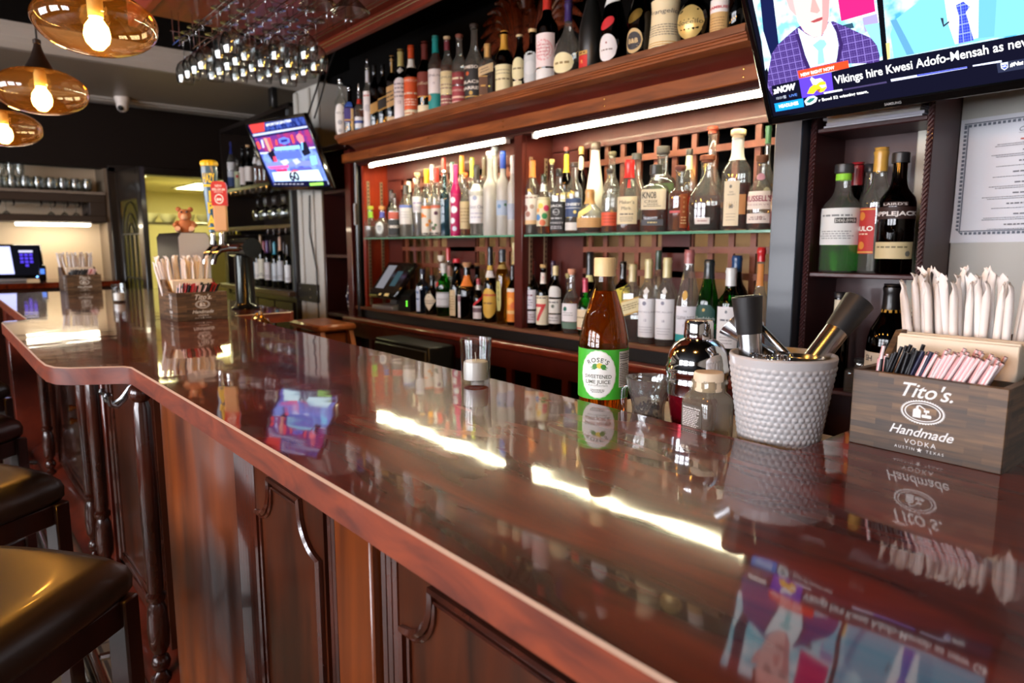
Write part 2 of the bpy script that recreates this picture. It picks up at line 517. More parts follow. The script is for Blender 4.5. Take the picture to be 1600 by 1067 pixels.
# kitchen column, pass shelf and a few pieces of equipment
struct(MB().box(-9.2, -8.9, 1.62, 1.98, 0, 2.1).build('wall_kitchen_pier', plain((222, 214, 170), .7)))
t = thing('kitchen_shelf', 'long grey steel shelf high in the yellow lit kitchen', 'shelf', (-8.8, 2.25, 1.60))
MB().box(-.2, .2, -.60, .75, 0, .03, 0, .004).build('shelf_board', M_STEEL, t)
for y in (-.5, .6): MB().box(-.18, .18, y-.012, y+.012, -.22, 0).build('bracket', M_STEEL, t)
for k in range(6):
    b = MB().lathe([(0, 0), (.05, 0), (.085, .05), (.10, .10), (.092, .10), (.08, .055), (.045, .012), (0, .012)], 18)
    o = b.build('mixing_bowl', plain((225, 220, 190), .4), loc=(-8.78, 1.76+k*.205, 1.632))
    tag(o, 'white bowl in the row on the kitchen shelf beyond the door', 'bowl', 'bowls on the kitchen shelf')
t = thing('kitchen_cabinet', 'pale yellow-green cabinet in the kitchen behind the beer tap', 'cabinet', (-8.0, 2.55, 0))
MB().box(-.3, .3, -.3, .3, 0, 1.48, 0, .01).build('body', plain((190, 186, 138), .6), t)
MB().box(.3, .32, -.27, .27, .1, 1.42, 0, .008).build('door', plain((172, 170, 124), .5), t)
t = thing('heat_lamp', 'glowing warm heat lamp low in the kitchen doorway', 'lamp', (-7.6, 1.50, 1.02))
MB().lathe([(.16, 0), (.15, .06), (.11, .14), (.05, .19), (.02, .2), (.02, .55)], 20).build('lamp_shade', plain((230, 200, 140), .4), t)
MB().lathe([(0, .03), (.06, .05), (.07, .09), (.03, .15), (0, .16)], 16).build('bulb', emit((255, 214, 130), 16.0), t)

# ------------------------------------------------------------------ the dark door with stained glass, standing open
t = MB()
ang = math.atan2(.03, .72)
door = MB(); W = .74
door.box(0, .10, -.02, .02, .02, 1.95, 0, .005); door.box(W-.11, W, -.02, .02, .02, 1.95, 0, .005)
door.box(.10, W-.11, -.02, .02, 1.72, 1.95, 0, .003); door.box(.10, W-.11, -.02, .02, .02, .42, 0, .003)
door.box(.10, W-.11, -.016, .016, .42, .5, 0, .003)
d1 = struct(door.build('door_1', plain((22, 17, 15), .35, coat=.3), loc=(XF-.01, 1.235, 0), rot=(0, 0, ang)))
pn = MB(); pn.box(.10, W-.11, -.004, .004, .5, 1.72)
pn.build('stained_glass_pane', thin((196, 186, 96), (96, 92, 40), rough=.12, frost=.35, frgb=(180, 172, 90)), d1)
ld = MB(); cx = (.10+W-.11)/2
for k in range(5): ld.tube([(.12+k*(W-.25)/4, -.008, .5), (.12+k*(W-.25)/4, -.008, 1.45)], .006, 6)
for rr in (.08, .15, .24): ld.tube([(cx+rr*math.cos(q), -.008, 1.45+rr*1.05*math.sin(q)) for q in [PI*i/12 for i in range(13)]], .006, 6)
for z in (.75, 1.1, 1.45): ld.tube([(.10, -.008, z), (W-.11, -.008, z)], .006, 6)
ld.build('leading', M_BLACK, d1)
MB().lathe([(.012, 0), (.012, .03), (.028, .045), (.03, .06), (.018, .075), (0, .078)], 14, M=Matrix.Translation((W-.055, -.02, 1.0)) @ Matrix.Rotation(PI/2, 4, 'X')).build('door_knob', M_BRASS, d1)
fr = MB()
fr.box(XF-.13, XF+.025, 1.165, 1.225, 0, 2.0, 0, .006); fr.box(XF-.13, XF+.025, 2.10, 2.17, 0, 2.0, 0, .006); fr.box(XF-.13, XF+.025, 1.165, 2.17, 1.955, 2.02, 0, .006)
struct(fr.build('door_frame_1', plain((24, 19, 17), .35)))
cl = MB().box(XF+.03, XF+.10, 1.27, 1.37, 1.915, 1.95, 0, .01).tube([(XF+.1, 1.32, 1.935), (XF+.28, 1.255, 1.94)], .008, 6)
tag(cl.build('door_closer', plain((120, 112, 108), .4, metal=.6)), 'small metal door closer above the dark stained-glass door', 'door closer')
# ------------------------------------------------------------------ the long bar top
ZT, TH = 1.07, .043
def arc(cx, cy, r, a0, a1, n=6):
    return [(cx+r*math.cos(a0+(a1-a0)*i/n), cy+r*math.sin(a0+(a1-a0)*i/n)) for i in range(n+1)]
out = [(1.25, .345), (-1.775, .335)]
out += [(-1.80, .325), (-1.835, .27), (-1.865, .222), (-1.895, .198), (-1.95, .186), (-2.05, .183)]
out += [(-3.16, .180), (-3.20, .19), (-3.215, .225), (-3.225, .258), (-3.26, .264), (-5.08, .262), (-5.12, .30),
        (-5.12, 1.20), (-2.90, 1.20), (-2.86, 1.17), (-2.85, .932), (-.452, .884), (-.441, .895), (-.438, 1.36), (1.25, 1.36)]
def inset(poly, d):
    n = len(poly); r = []
    area = sum(poly[i][0]*poly[(i+1) % n][1]-poly[(i+1) % n][0]*poly[i][1] for i in range(n))
    sg = 1 if area > 0 else -1
    for i in range(n):
        p0, p1, p2 = Vector(poly[i-1]), Vector(poly[i]), Vector(poly[(i+1) % n])
        e1 = (p1-p0).normalized(); e2 = (p2-p1).normalized()
        n1 = Vector((-e1.y, e1.x))*sg; n2 = Vector((-e2.y, e2.x))*sg
        b = (n1+n2); k = 1+n1.dot(n2)
        q = p1+b*(d/max(k, .3)); r.append((q.x, q.y))
    return r
inn = inset(out, .003)
bar = thing('bar_counter', 'long glossy mahogany bar top with a rounded step in its front edge', 'bar top', (0, 0, ZT-TH))
b = MB(); n = len(out)
b.add([(x, y, TH) for x, y in inn]+[(x, y, 0) for x, y in inn], [tuple(range(n)), tuple(range(2*n-1, n-1, -1))])
b.build('top_surface', M_TOP, bar, smooth=0)
b = MB()
b.add([(x, y, TH) for x, y in inn]+[(x, y, TH-.003) for x, y in out], [(i, (i+1) % n, n+(i+1) % n, n+i) for i in range(n)], 1)
b.add([(x, y, TH-.003) for x, y in out]+[(x, y, .001) for x, y in out], [(i, (i+1) % n, n+(i+1) % n, n+i) for i in range(n)], 0)
b.add([(x, y, .001) for x, y in out]+[(x, y, 0) for x, y in inn], [(i, (i+1) % n, n+(i+1) % n, n+i) for i in range(n)], 1)
b.build('edge_band', [M_EDGE, M_SEAM], bar)

# ------------------------------------------------------------------ the panelled bar front
YF = .42
ZB = ZT-TH
bf = thing('bar_cabinet', 'panelled dark wood bar front with turned posts below the bar top', 'bar front', (0, 0, 0))
b = MB(); b.box(-5.05, 1.2, YF+.03, .80, .0, ZB); b.build('body', M_PANEL, bf)
b = MB(); b.box(-1.33, 1.2, YF-.015, YF+.03, 0, .13, 0, .01); b.box(-5.05, -1.33, YF-.06, YF+.03, 0, .14, 0, .012)
b.prism([(YF-.06, .14), (YF+.03, .14), (YF+.03, .19), (YF+.005, .19)], 'x', -5.05, -1.85)
b.build('plinth', M_PLINTH, bf)
# rounded pillar
pts = [(-1.84+.44*i/20, YF+.03-.085*math.sin(PI*i/20)**.7) for i in range(21)]
b = MB()
b.add([(x, y, 0) for x, y in pts]+[(x, y, ZB) for x, y in pts], [(i, i+1, 22+i, 21+i) for i in range(20)])
b.build('rounded_pillar', M_PILLAR, bf, smooth=60)
def ogee(x0, x1, zt, zs, w, zb):
    L = [(x0, zb), (x0, zt-.012-w)]
    for i in range(1, 7):
        a = PI/2*i/6
        L.append((x0+w*math.sin(a), zt-.012-w*math.cos(a)))
    L.append((x0+w, zt))
    Rr = [(x0+x1-x, z) for x, z in reversed(L)]
    return L+Rr
def frame_tube(poly, y, r):
    return MB().tube([(x, y, z) for x, z in poly], r, 6)
def fluted(x0, x1, mat):
    b = MB(); k = max(2, int(round((x1-x0)/.014)))
    for i in range(k):
        c = x0+(x1-x0)*(i+.5)/k
        b.tube([(c, YF+.02, .12), (c, YF+.02, ZB)], (x1-x0)/k*.6, 8)
    return b.build('fluted_strip', mat, bf)
PAN = [(-1.262, -.965), (-.738, -.30), (-.06, .38), (.60, 1.04)]
for x0, x1 in PAN:
    b = MB(); b.box(x0+.0, x1-.0, YF+.012, YF+.03, .13, ZB); b.build('panel', M_PANEL, bf)
    frame_tube(ogee(x0+.012, x1-.012, .935, .80, .07, .20), YF+.008, .0065).build('panel_moulding', M_MOULD, bf)
    frame_tube(ogee(x0+.026, x1-.026, .921, .80, .06, .214), YF+.010, .004).build('panel_bead', M_MOULD, bf)
for a, b_ in [(-1.385, -1.272), (-.958, -.905), (-.790, -.745), (-.292, -.245), (-.115, -.07), (.39, .43), (.55, .59)]:
    fluted(a, b_, M_MOULD)
for a, b_ in [(-.903, -.792), (-.243, -.117), (.432, .548)]:
    b = MB(); b.box(a, b_, YF, YF+.03, .13, ZB, 0, .004); b.build('pilaster', M_PILLAR, bf)
# recessed dark panels left of the pillar
for a, b_ in [(-2.66, -2.03), (-4.12, -3.32), (-4.95, -4.3)]:
    b = MB(); b.box(a, b_, YF+.012, YF+.03, .19, ZB)
    b.build('panel', M_DARKW if a < -3 else M_PANEL, bf)
    b = MB()
    for i, (d, r) in enumerate([(.02, .016), (.055, .009)]):
        q = [(a+d, .23+d), (a+d, ZB-.03-d), (b_-d, ZB-.03-d), (b_-d, .23+d)]
        b.tube([(x, YF+.012, z) for x, z in q], r, 8, closed=True)
    b.build('panel_moulding', M_MOULD, bf)
def colonnette(x, y, name='turned_post'):
    pr = [(.026, 0), (.034, .005), (.034, .03), (.022, .04), (.016, .05), (.026, .062), (.03, .078), (.024, .095), (.016, .102), (.022, .112),
          (.03, .13), (.033, .18), (.029, .245), (.022, .265), (.03, .275), (.031, .287), (.022, .297), (.025, .31), (.027, .6), (.026, .84), (.02, .86), (.03, .868), (.034, .885), (.027, .905), (.012, .915), (0, .918)]
    sc = (ZB-.16)/.925
    return MB().lathe([(r*.85, z*sc) for r, z in pr], 18).build(name, M_MOULD, bf, loc=(x, y, .145))
colonnette(-1.945, .385); colonnette(-2.70, .385); colonnette(-2.92, .385); colonnette(-4.2, .385)
b = MB(); b.box(-3.06, -2.75, YF, YF+.03, .15, ZB, 0, .004); b.build('pilaster', M_PLINTH, bf)
b = MB(); b.box(-3.30, -3.20, YF-.01, YF+.03, .02, ZB, 0, .004); b.build('pilaster', M_DARKW, bf)
# red-brown end return under the wide part
b = MB(); b.box(-5.05, -4.86, .30, YF+.03, .0, ZB, 0, .004); b.build('end_panel', M_PLINTH, bf)
# supporting back return on the right
b = MB(); b.box(-.40, 1.2, .80, 1.30, 0, ZB); b.build('return_body', M_DARKW, bf)
sl = thing('service_ledge', 'tan wooden ledge just below the inner edge of the bar', 'ledge', (0, 0, 0))
MB().box(-.915, -.445, .894, 1.15, 1.0, 1.03, 0, .004).build('ledge_board', wood('ledge', (128, 84, 44), (178, 128, 72), (1.5, 7, 7), rough=.4, coat=.3), sl)
for x in (-.90, -.50): MB().prism([(.802, .80), (.83, .80), (1.12, .9995), (.802, .9995)], 'x', x-.012, x+.012).build('bracket', M_BLACK, sl)

# double coat hook below the step
hk = thing('coat_hook', 'silver double coat hook under the rounded step of the bar', 'hook', (-2.16, YF+.012, .955))
MB().lathe([(0, 0), (.024, .0), (.026, .004), (.022, .008), (0, .01)], 16, M=Matrix.Rotation(PI/2, 4, 'X')).build('mounting_plate', M_STEEL, hk)
for sx in (-1, 1):
    p = [(0, -.006, .01), (sx*.008, -.03, -.005), (sx*.018, -.05, -.035), (sx*.026, -.07, -.05), (sx*.034, -.088, -.04), (sx*.037, -.092, -.018)]
    hb = MB().tube(p, [.006, .006, .0065, .0065, .006, .006], 8)
    hb.lathe([(0, -.011), (.008, -.008), (.0115, 0), (.008, .008), (0, .011)], 12, c=(sx*.037, -.092, -.014))
    hb.build('prong', M_STEEL, hk)
kb = thing('door_bolt', 'two small brass bolts on the dark post under the wide bar end', 'bolt', (-3.22, .40, .70))
for z in (0, -.055): MB().lathe([(0, 0), (.008, .0), (.008, .012), (.014, .014), (.014, .026), (0, .03)], 12, M=Matrix.Translation((0, 0, z)) @ Matrix.Rotation(PI/2, 4, 'X')).build('bolt_head', M_BRASS, kb)

# foot rail
fr = thing('foot_rail', 'polished tubular metal foot rail behind the bar stool legs', 'foot rail', (0, .245, .15))
MB().tube([(-4.9, 0, 0), (1.1, 0, 0)], .03, 16).build('rail', plain((210, 200, 184), .14, metal=1.0), fr)
for x in (-4.6, -3.4, -2.2, -1.0, .2):
    MB().tube([(x, .03, 0), (x, .07, -.005), (x, .112, -.02)], .012, 8).lathe([(.03, -.003), (.034, -.001), (.034, .001), (.03, .003)], 16).build('bracket', M_STEEL, fr)

# ------------------------------------------------------------------ bar stools
M_LEATHER = plain((40, 37, 34), .37, coat=.2, spec=.7)
M_LEG = wood('stool', (30, 12, 8), (52, 22, 14), (6, 6, 1), rough=.35, coat=.4)
def stool(x, y, rz, label):
    t = thing('bar_stool', label, 'bar stool', (x, y, 0), rz, 'bar stools along the bar front')
    N = 22; hw = .215; vs = []; fs = []
    def top(u, v):
        a, b2 = u*u, v*v
        e = max(0, (1-a**4))*max(0, (1-b2**4))
        return .748+.034*(e**.35)*(1-.30*(a*b2)) - .010*(1-a)*(1-b2)
    for i in range(N+1):
        for j in range(N+1):
            u = -1+2*i/N; v = -1+2*j/N
            k = 1-.05*(u*u*v*v)
            # slightly bowed outline
            vs.append((u*hw*(1+.02*(1-v*v))*k, v*hw*(1+.02*(1-u*u))*k, top(u, v)))
    for i in range(N):
        for j in range(N):
            a = i*(N+1)+j
            fs.append((a, a+N+1, a+N+2, a+1))
    rim = [i*(N+1) for i in range(N+1)]+[N*(N+1)+j for j in range(1, N+1)]+[i*(N+1)+N for i in range(N-1, -1, -1)]+[j for j in range(N-1, 0, -1)]
    o = len(vs); R = len(rim)
    for k, (s, z) in enumerate([(1.025, .73), (1.02, .705), (.98, .692)]):
        for i in rim: vs.append((vs[i][0]*s, vs[i][1]*s, z))
    prev = rim
    for k in range(3):
        cur = list(range(o+k*R, o+(k+1)*R))
        for i in range(R):
            j = (i+1) % R; fs.append((prev[i], prev[j], cur[j], cur[i]))
        prev = cur
    fs.append(tuple(prev))
    MB().add(vs, fs).build('seat', M_LEATHER, t, smooth=70)
    a = MB()
    for s in (-1, 1):
        a.box(-.19, .19, s*.195-.011, s*.195+.011, .635, .69, 0, .003); a.box(s*.195-.011, s*.195+.011, -.19, .19, .635, .69, 0, .003)
    a.build('apron', M_LEG, t)
    for sx in (-1, 1):
        for sy in (-1, 1):
            MB().box(sx*.195-.021, sx*.195+.021, sy*.195-.021, sy*.195+.021, 0, .69, 0, .004).build('leg', M_LEG, t)
    for s in (-1, 1):
        MB().box(-.18, .18, s*.195-.012, s*.195+.012, .22, .255, 0, .003).build('stretcher', M_LEG, t)
        MB().box(s*.195-.012, s*.195+.012, -.18, .18, .30, .335, 0, .003).build('stretcher', M_LEG, t)
    return t
stool(-1.425, -.055, math.radians(41), 'black padded bar stool in the near corner, front of the row')
stool(-2.125, -.075, math.radians(32), 'black padded bar stool second in the row from the camera')
stool(-2.895, -.10, math.radians(38), 'black padded bar stool third in the row, beside the step in the bar')
stool(-3.70, -.08, math.radians(40), 'black padded bar stool fourth in the row, only its seat corner showing')
stool(-4.52, -.10, math.radians(40), 'black padded bar stool at the far end of the row under the bar end')
# ------------------------------------------------------------------ back bar
YB0 = 2.0            # front plane of the back bar
YBK = 2.18           # back of the display bays
ZC, ZS = .985, 1.403 # counter and glass shelf tops
bb = thing('back_bar', 'dark red wooden back bar cabinet with two lit display bays', 'back bar', (0, 0, 0))
XL0, XL1, XR0, XR1 = -3.745, -2.337, -2.281, -1.085
# carcass: side panels, divider, top
MB().box(-3.935, -3.865, 1.99, 2.24, .10, 1.935, 0, .004).build('side_panel', M_BACK, bb)
MB().box(-3.775, XL0, 2.02, 2.20, ZC, 1.86, 0, .003).build('bay_side', M_BAYSIDE, bb)
MB().box(-3.865, -3.775, 2.03, 2.24, .10, 1.935, 0, .004).build('post_filler', M_BLACK, bb)
b = MB(); b.tube([(-3.815, 2.01, .92), (-3.815, 2.01, 1.86)], .018, 10)
b.build('door_track', plain((70, 72, 74), .25, metal=.7), bb)
b = MB(); b.tube([(-3.80, 1.985, 1.48), (-3.80, 1.985, 1.61)], .009, 8); b.build('track_handle', M_STEEL, bb)
MB().box(XL1, XR0, YB0, 2.24, ZC, 1.88, 0, .003).build('divider', M_BACK, bb)
b = MB(); b.box(XR0+.0005, XR0+.004, 2.02, 2.17, ZC, 1.86); b.build('divider_face', M_BACK, bb)
M_HEAD = wood('head', (70, 22, 16), (92, 32, 22), (3, 3, 2), rough=.5, coat=.1, spread=.35)
# head panel, lattice, stiles at the back
b = MB(); b.box(XL0, XL1, YBK, YBK+.02, 1.745, 1.90); b.box(XR0, XR1, YBK, YBK+.02, 1.765, 1.90)
b.box(XL0, XL0+.16, YBK, YBK+.02, ZC, 1.75); b.box(XR0, XR0+.20, YBK, YBK+.02, ZC, 1.77)
b.build('back_board', M_HEAD, bb)
for x0, x1 in ((-3.11, -2.86), (-1.66, -1.53)): MB().box(x0, x1, YBK, YBK+.025, ZC, 1.46).build('back_stile', M_BACK, bb)
b = MB()
for x0, x1, zt in [(XL0+.16, XL1, 1.745), (XR0+.2, XR1, 1.765)]:
    k = int((x1-x0)/.086)
    for i in range(k+1):
        x = x0+.03+i*.086
        if x < x1-.01: b.box(x-.011, x+.011, YBK+.012, YBK+.024, ZC, zt)
    for z in (1.245, 1.338, 1.51, 1.70):
        b.box(x0, x1, YBK, YBK+.012, z-.012, z+.012)
b.build('lattice', M_LATT, bb)
# counter and black recessed band, rail, lower cabinet
MB().box(-3.93, -1.0, YB0, 2.26, ZC-.018, ZC, 0, .003).build('counter_shelf', M_CORNEDGE, bb)
MB().box(-3.85, -1.0, YB0+.02, 2.2, .918, ZC-.018).build('recess_band', M_BLACK, bb)
MB().box(-3.94, -1.0, 1.945, 2.02, .885, .918, 0, .008).build('rail', M_PLINTH, bb)
b = MB(); b.box(-3.93, -1.0, 1.965, 1.985, .80, .885); b.box(-3.93, -1.0, 1.965, 1.985, .06, .16)
for x in (-3.93, -3.62, -2.80, -2.62, -2.33, -2.16, -1.97, -1.77, -1.58, -1.40, -1.21, -1.03):
    b.box(x-.018, x+.018, 1.965, 1.985, .16, .80)
b.build('lower_frame', M_BACK, bb)
b = MB(); b.box(-3.93, -1.0, 2.24, 2.26, .06, .885); b.box(-3.93, -1.0, 1.99, 2.24, .06, .08)
for z in (.33, .56): b.box(-2.33, -1.03, 1.99, 2.24, z-.01, z+.01)
b.build('lower_back', M_BLACK, bb)
# cornice: board, cove, frieze, light valance
b = MB(); b.prism([(1.85, 1.99), (1.848, 1.985), (1.848, 1.967), (2.25, 1.967), (2.25, 1.99)], 'x', -3.76, -1.135, 0)
b.build('top_board', M_CORNEDGE, bb)
b = MB(); b.prism([(1.855, 1.967), (1.855, 1.962), (1.860, 1.960), (1.860, 1.954), (1.865, 1.952), (1.865, 1.945), (1.905, 1.938), (1.905, 1.967)], 'x', -3.755, -1.135)
b.build('reeded_edge', M_CORNICE, bb)
b = MB(); b.prism([(1.905, 1.94), (1.93, 1.932), (1.952, 1.918), (1.962, 1.90), (2.0, 1.90), (2.0, 1.967), (1.905, 1.967)], 'x', -3.72, -1.10)
b.build('cove_moulding', M_BACK, bb)
b = MB(); b.box(-3.90, -1.08, 1.958, 2.0, 1.852, 1.905, 0, .003); b.build('frieze', M_CORNICE, bb)
b = MB(); b.prism([(1.962, 1.852), (1.968, 1.845), (1.976, 1.845), (1.980, 1.838), (1.992, 1.838), (1.992, 1.83), (2.03, 1.83), (2.03, 1.852)], 'x', -3.76, -1.085)
b.build('valance_moulding', M_BACKD, bb)
b = MB(); b.box(-3.85, -1.085, 2.0, 2.24, 1.862, 1.885); b.build('bay_ceiling', M_BACK, bb)
b = MB()
for x in (-3.55, -2.95, -2.36, -1.77, -1.20):
    for z in (1.868, 1.892): b.lathe([(0, 0), (.004, 0), (.003, .003), (0, .004)], 8, M=Matrix.Translation((x, 1.958, z)) @ Matrix.Rotation(PI/2, 4, 'X'))
b.build('screw_heads', M_BRASS, bb)
# blue-grey corner post
b = MB(); b.box(-1.085, -1.0, 1.955, 2.10, .05, 1.90, 0, .003)
b.build('corner_post', M_POSTB, bb)
# metal shelf standards
b = MB()
for x0, y0 in [(XL0+.001, 2.045), (XL0+.001, 2.135), (XR0+.004, 2.045), (XR0+.004, 2.135)]:
    b.box(x0, x0+.006, y0-.008, y0+.008, ZC+.01, 1.74 if y0 < 2.1 else 1.74)
    z = ZC+.03
    while z < 1.73:
        b.box(x0+.006, x0+.0065, y0-.003, y0+.003, z, z+.011, 1); z += .022
b.build('shelf_standard', [plain((172, 150, 122), .35, metal=.6), M_BLACK], bb)
# LED tubes
M_LED = emit((255, 244, 200), 105.0)
for i, (a, c, lab) in enumerate([(-3.66, -2.42, 'lit white tube light under the cornice of the left bay'), (-2.22, -1.13, 'lit white tube light under the cornice of the right bay')]):
    t = thing('tube_light', lab, 'tube light', ((a+c)/2, 2.025, 1.822))
    h = (c-a)/2
    MB().tube([(-h, 0, 0), (h, 0, 0)], .0065, 10).build('tube', M_LED, t)
    e = MB(); e.box(-h-.012, h+.012, -.012, .012, .009, .016); e.box(-h, h, .0095, .0125, -.004, .010); e.box(-h-.014, -h, -.011, .011, -.011, .012); e.box(h, h+.014, -.011, .011, -.011, .012)  # rear lip added to shade the head board from the tube
    e.build('housing', M_WHITE, t)
# glass shelves
for a, c, lab in [(XL0+.003, XL1-.003, 'glass shelf with a green edge holding clear spirits in the left bay'), (XR0+.006, XR1-.004, 'glass shelf with a green edge holding whiskey in the right bay')]:
    gs = tag(MB().box(a, c, 2.008, 2.176, ZS-.009, ZS, 0, .001).build('glass_shelf', M_SHELFG, smooth=0), lab, 'shelf')
    MB().box(a, c, 2.005, 2.0078, ZS-.009, ZS, 0, .001).build('polished_edge', plain((86, 150, 122), .2, coat=.5), gs)

# carved wooden ornament standing on the cornice behind the bottles
orn = thing('carved_ornament', 'dark glossy carved wooden eagle ornament behind the bottles on the cornice', 'ornament', (-2.45, 2.19, 1.99))
M_CARV = wood('carving', (46, 22, 14), (120, 56, 34), (9, 9, 9), rough=.2, coat=.7)
MB().lathe([(0, 0), (.10, 0), (.11, .03), (.07, .06), (.06, .12), (.10, .2), (.085, .3), (.045, .36), (.05, .40), (.035, .45), (0, .46)], 20, sy=.45).build('body', M_CARV, orn)
for s in (-1, 1):
    w = MB()
    for k in range(7):
        a0 = .25+.2*k; L = .46-.03*k
        p = []
        for i in range(7):
            q = i/6
            p.append((s*(.05+L*q*math.sin(a0)), -.01+.02*math.sin(q*PI), .22+.30*q*math.cos(a0)*1.1+.10*math.sin(PI*q)))
        w.tube(p, [.022, .028, .03, .028, .024, .017, .006], 8)
    w.build('wing', M_CARV, orn)
hd = MB(); hd.lathe([(0, 0), (.03, .01), (.045, .04), (.035, .08), (0, .095)], 14, c=(0, -.02, .42)); hd.tube([(0, -.05, .47), (0, -.085, .465), (0, -.10, .445)], [.018, .013, .003], 8)
hd.build('head', M_CARV, orn)

# ------------------------------------------------------------------ open cubby left of the back bar
cb = thing('side_cubby', 'narrow dark red open shelf unit between the white pilaster and the back bar', 'shelf unit', (0, 0, 0))
b = MB(); b.box(-4.355, -4.325, 2.03, 2.29, .1, 1.95, 0, .003); b.box(-4.355, -3.94, 2.28, 2.30, .1, 1.95); b.box(-3.96, -3.94, 2.03, 2.29, .1, 1.95)
b.build('carcass', M_BACKD, cb)
for z in (1.715, 1.30, .91): MB().box(-4.33, -3.95, 2.035, 2.28, z-.022, z, 0, .003).build('shelf_board', M_WINE, cb)
MB().box(-4.36, -3.94, 2.0, 2.29, 1.95, 1.99, 0, .006).build('top_board', M_BACKD, cb)
o = MB().lathe([(0, 0), (.05, 0), (.075, .04), (.085, .12), (.07, .21), (.045, .26), (.05, .285), (.04, .285), (.035, .26), (0, .25)], 22)
def blotch_mat():
    m, nt, out2 = _new('blue_white_glaze')
    tc = nt.nodes.new('ShaderNodeTexCoord'); v = nt.nodes.new('ShaderNodeTexVoronoi'); v.inputs['Scale'].default_value = 42
    nt.links.new(tc.outputs['Object'], v.inputs['Vector'])
    r = nt.nodes.new('ShaderNodeValToRGB'); r.color_ramp.interpolation = 'CONSTANT'
    r.color_ramp.elements[0].color = lin((215, 215, 225)); r.color_ramp.elements[1].position = .38; r.color_ramp.elements[1].color = lin((40, 42, 78))
    nt.links.new(v.outputs['Distance'], r.inputs[0])
    b2 = nt.nodes.new('ShaderNodeBsdfPrincipled'); b2.inputs['Roughness'].default_value = .2
    nt.links.new(r.outputs[0], b2.inputs['Base Color']); nt.links.new(b2.outputs[0], out2.inputs[0])
    return m
tag(o.build('vase', blotch_mat(), loc=(-4.06, 2.13, .91)), 'dark blue vase with white spots on the low cubby shelf', 'vase')
o = MB().lathe([(0, 0), (.04, 0), (.06, .02), (.03, .03), (.02, .06), (.035, .08), (.03, .1), (0, .11)], 16)
tag(o.build('desk_bell', plain((60, 56, 56), .25, metal=.8), loc=(-4.08, 2.12, 1.30)), 'small dark metal bell on the middle cubby shelf', 'bell')
o = MB().lathe([(0, 0), (.045, 0), (.055, .05), (.05, .12), (.03, .165), (0, .17)], 18, sy=.6)
tag(o.build('cream_jug', plain((206, 196, 178), .5), loc=(-4.10, 2.13, 1.715)), 'cream rounded jug on the top cubby shelf below the cornice end', 'jug')

# ------------------------------------------------------------------ right-hand cabinet
rc = thing('wall_cabinet', 'tall dark red shelf cabinet with rope edging beside the blue-grey post', 'cabinet', (0, 0, 0))
RX0, RX1 = -.998, -.672
b = MB(); b.box(RX0, RX0+.018, 2.0, 2.199, .05, 1.98, 0, .002); b.box(RX1-.016, RX1, 2.0, 2.199, .05, 1.98, 0, .002); b.box(RX0, RX1, 2.19, 2.2, .05, 1.98)
b.build('carcass', M_WINE, rc)
for z in (1.275, 1.69, .93, .5): MB().box(RX0+.018, RX1-.016, 2.004, 2.19, z-.014, z, 0, .003).build('shelf_board', M_WINE, rc)
MB().box(RX0, RX1, 1.99, 2.199, 1.98, 2.0, 0, .003).build('top_board', M_WINE, rc)
for x in (RX0+.009, RX1-.008):
    b = MB(); z = .06
    while z < 1.97:
        b.tube([(x-.006, 1.999, z), (x+.006, 1.997, z+.016)], .004, 6); z += .0125
    b.build('rope_edging', M_WINE, rc)
# stack of papers on its top compartment
r0 = random.Random(3)
z = 1.69
for i in range(9):
    h = r0.choice([.005, .006, .008])
    w = .255+r0.uniform(-.02, .02)
    o = MB().box(-w/2, w/2, -.080, .080, 0, h, 0, .0005).build('paper_sheaf', plain((222+r0.randint(-8, 8),)*2+(226,), .7), loc=(-.835+r0.uniform(-.006, .006), 2.092, z+.0005*i+.0005), rot=(0, 0, r0.uniform(-.03, .03)))
    tag(o, 'sheaf of white papers in the stack on the cabinet under the large television', 'papers', 'papers stacked on the cabinet shelf')
    z += h

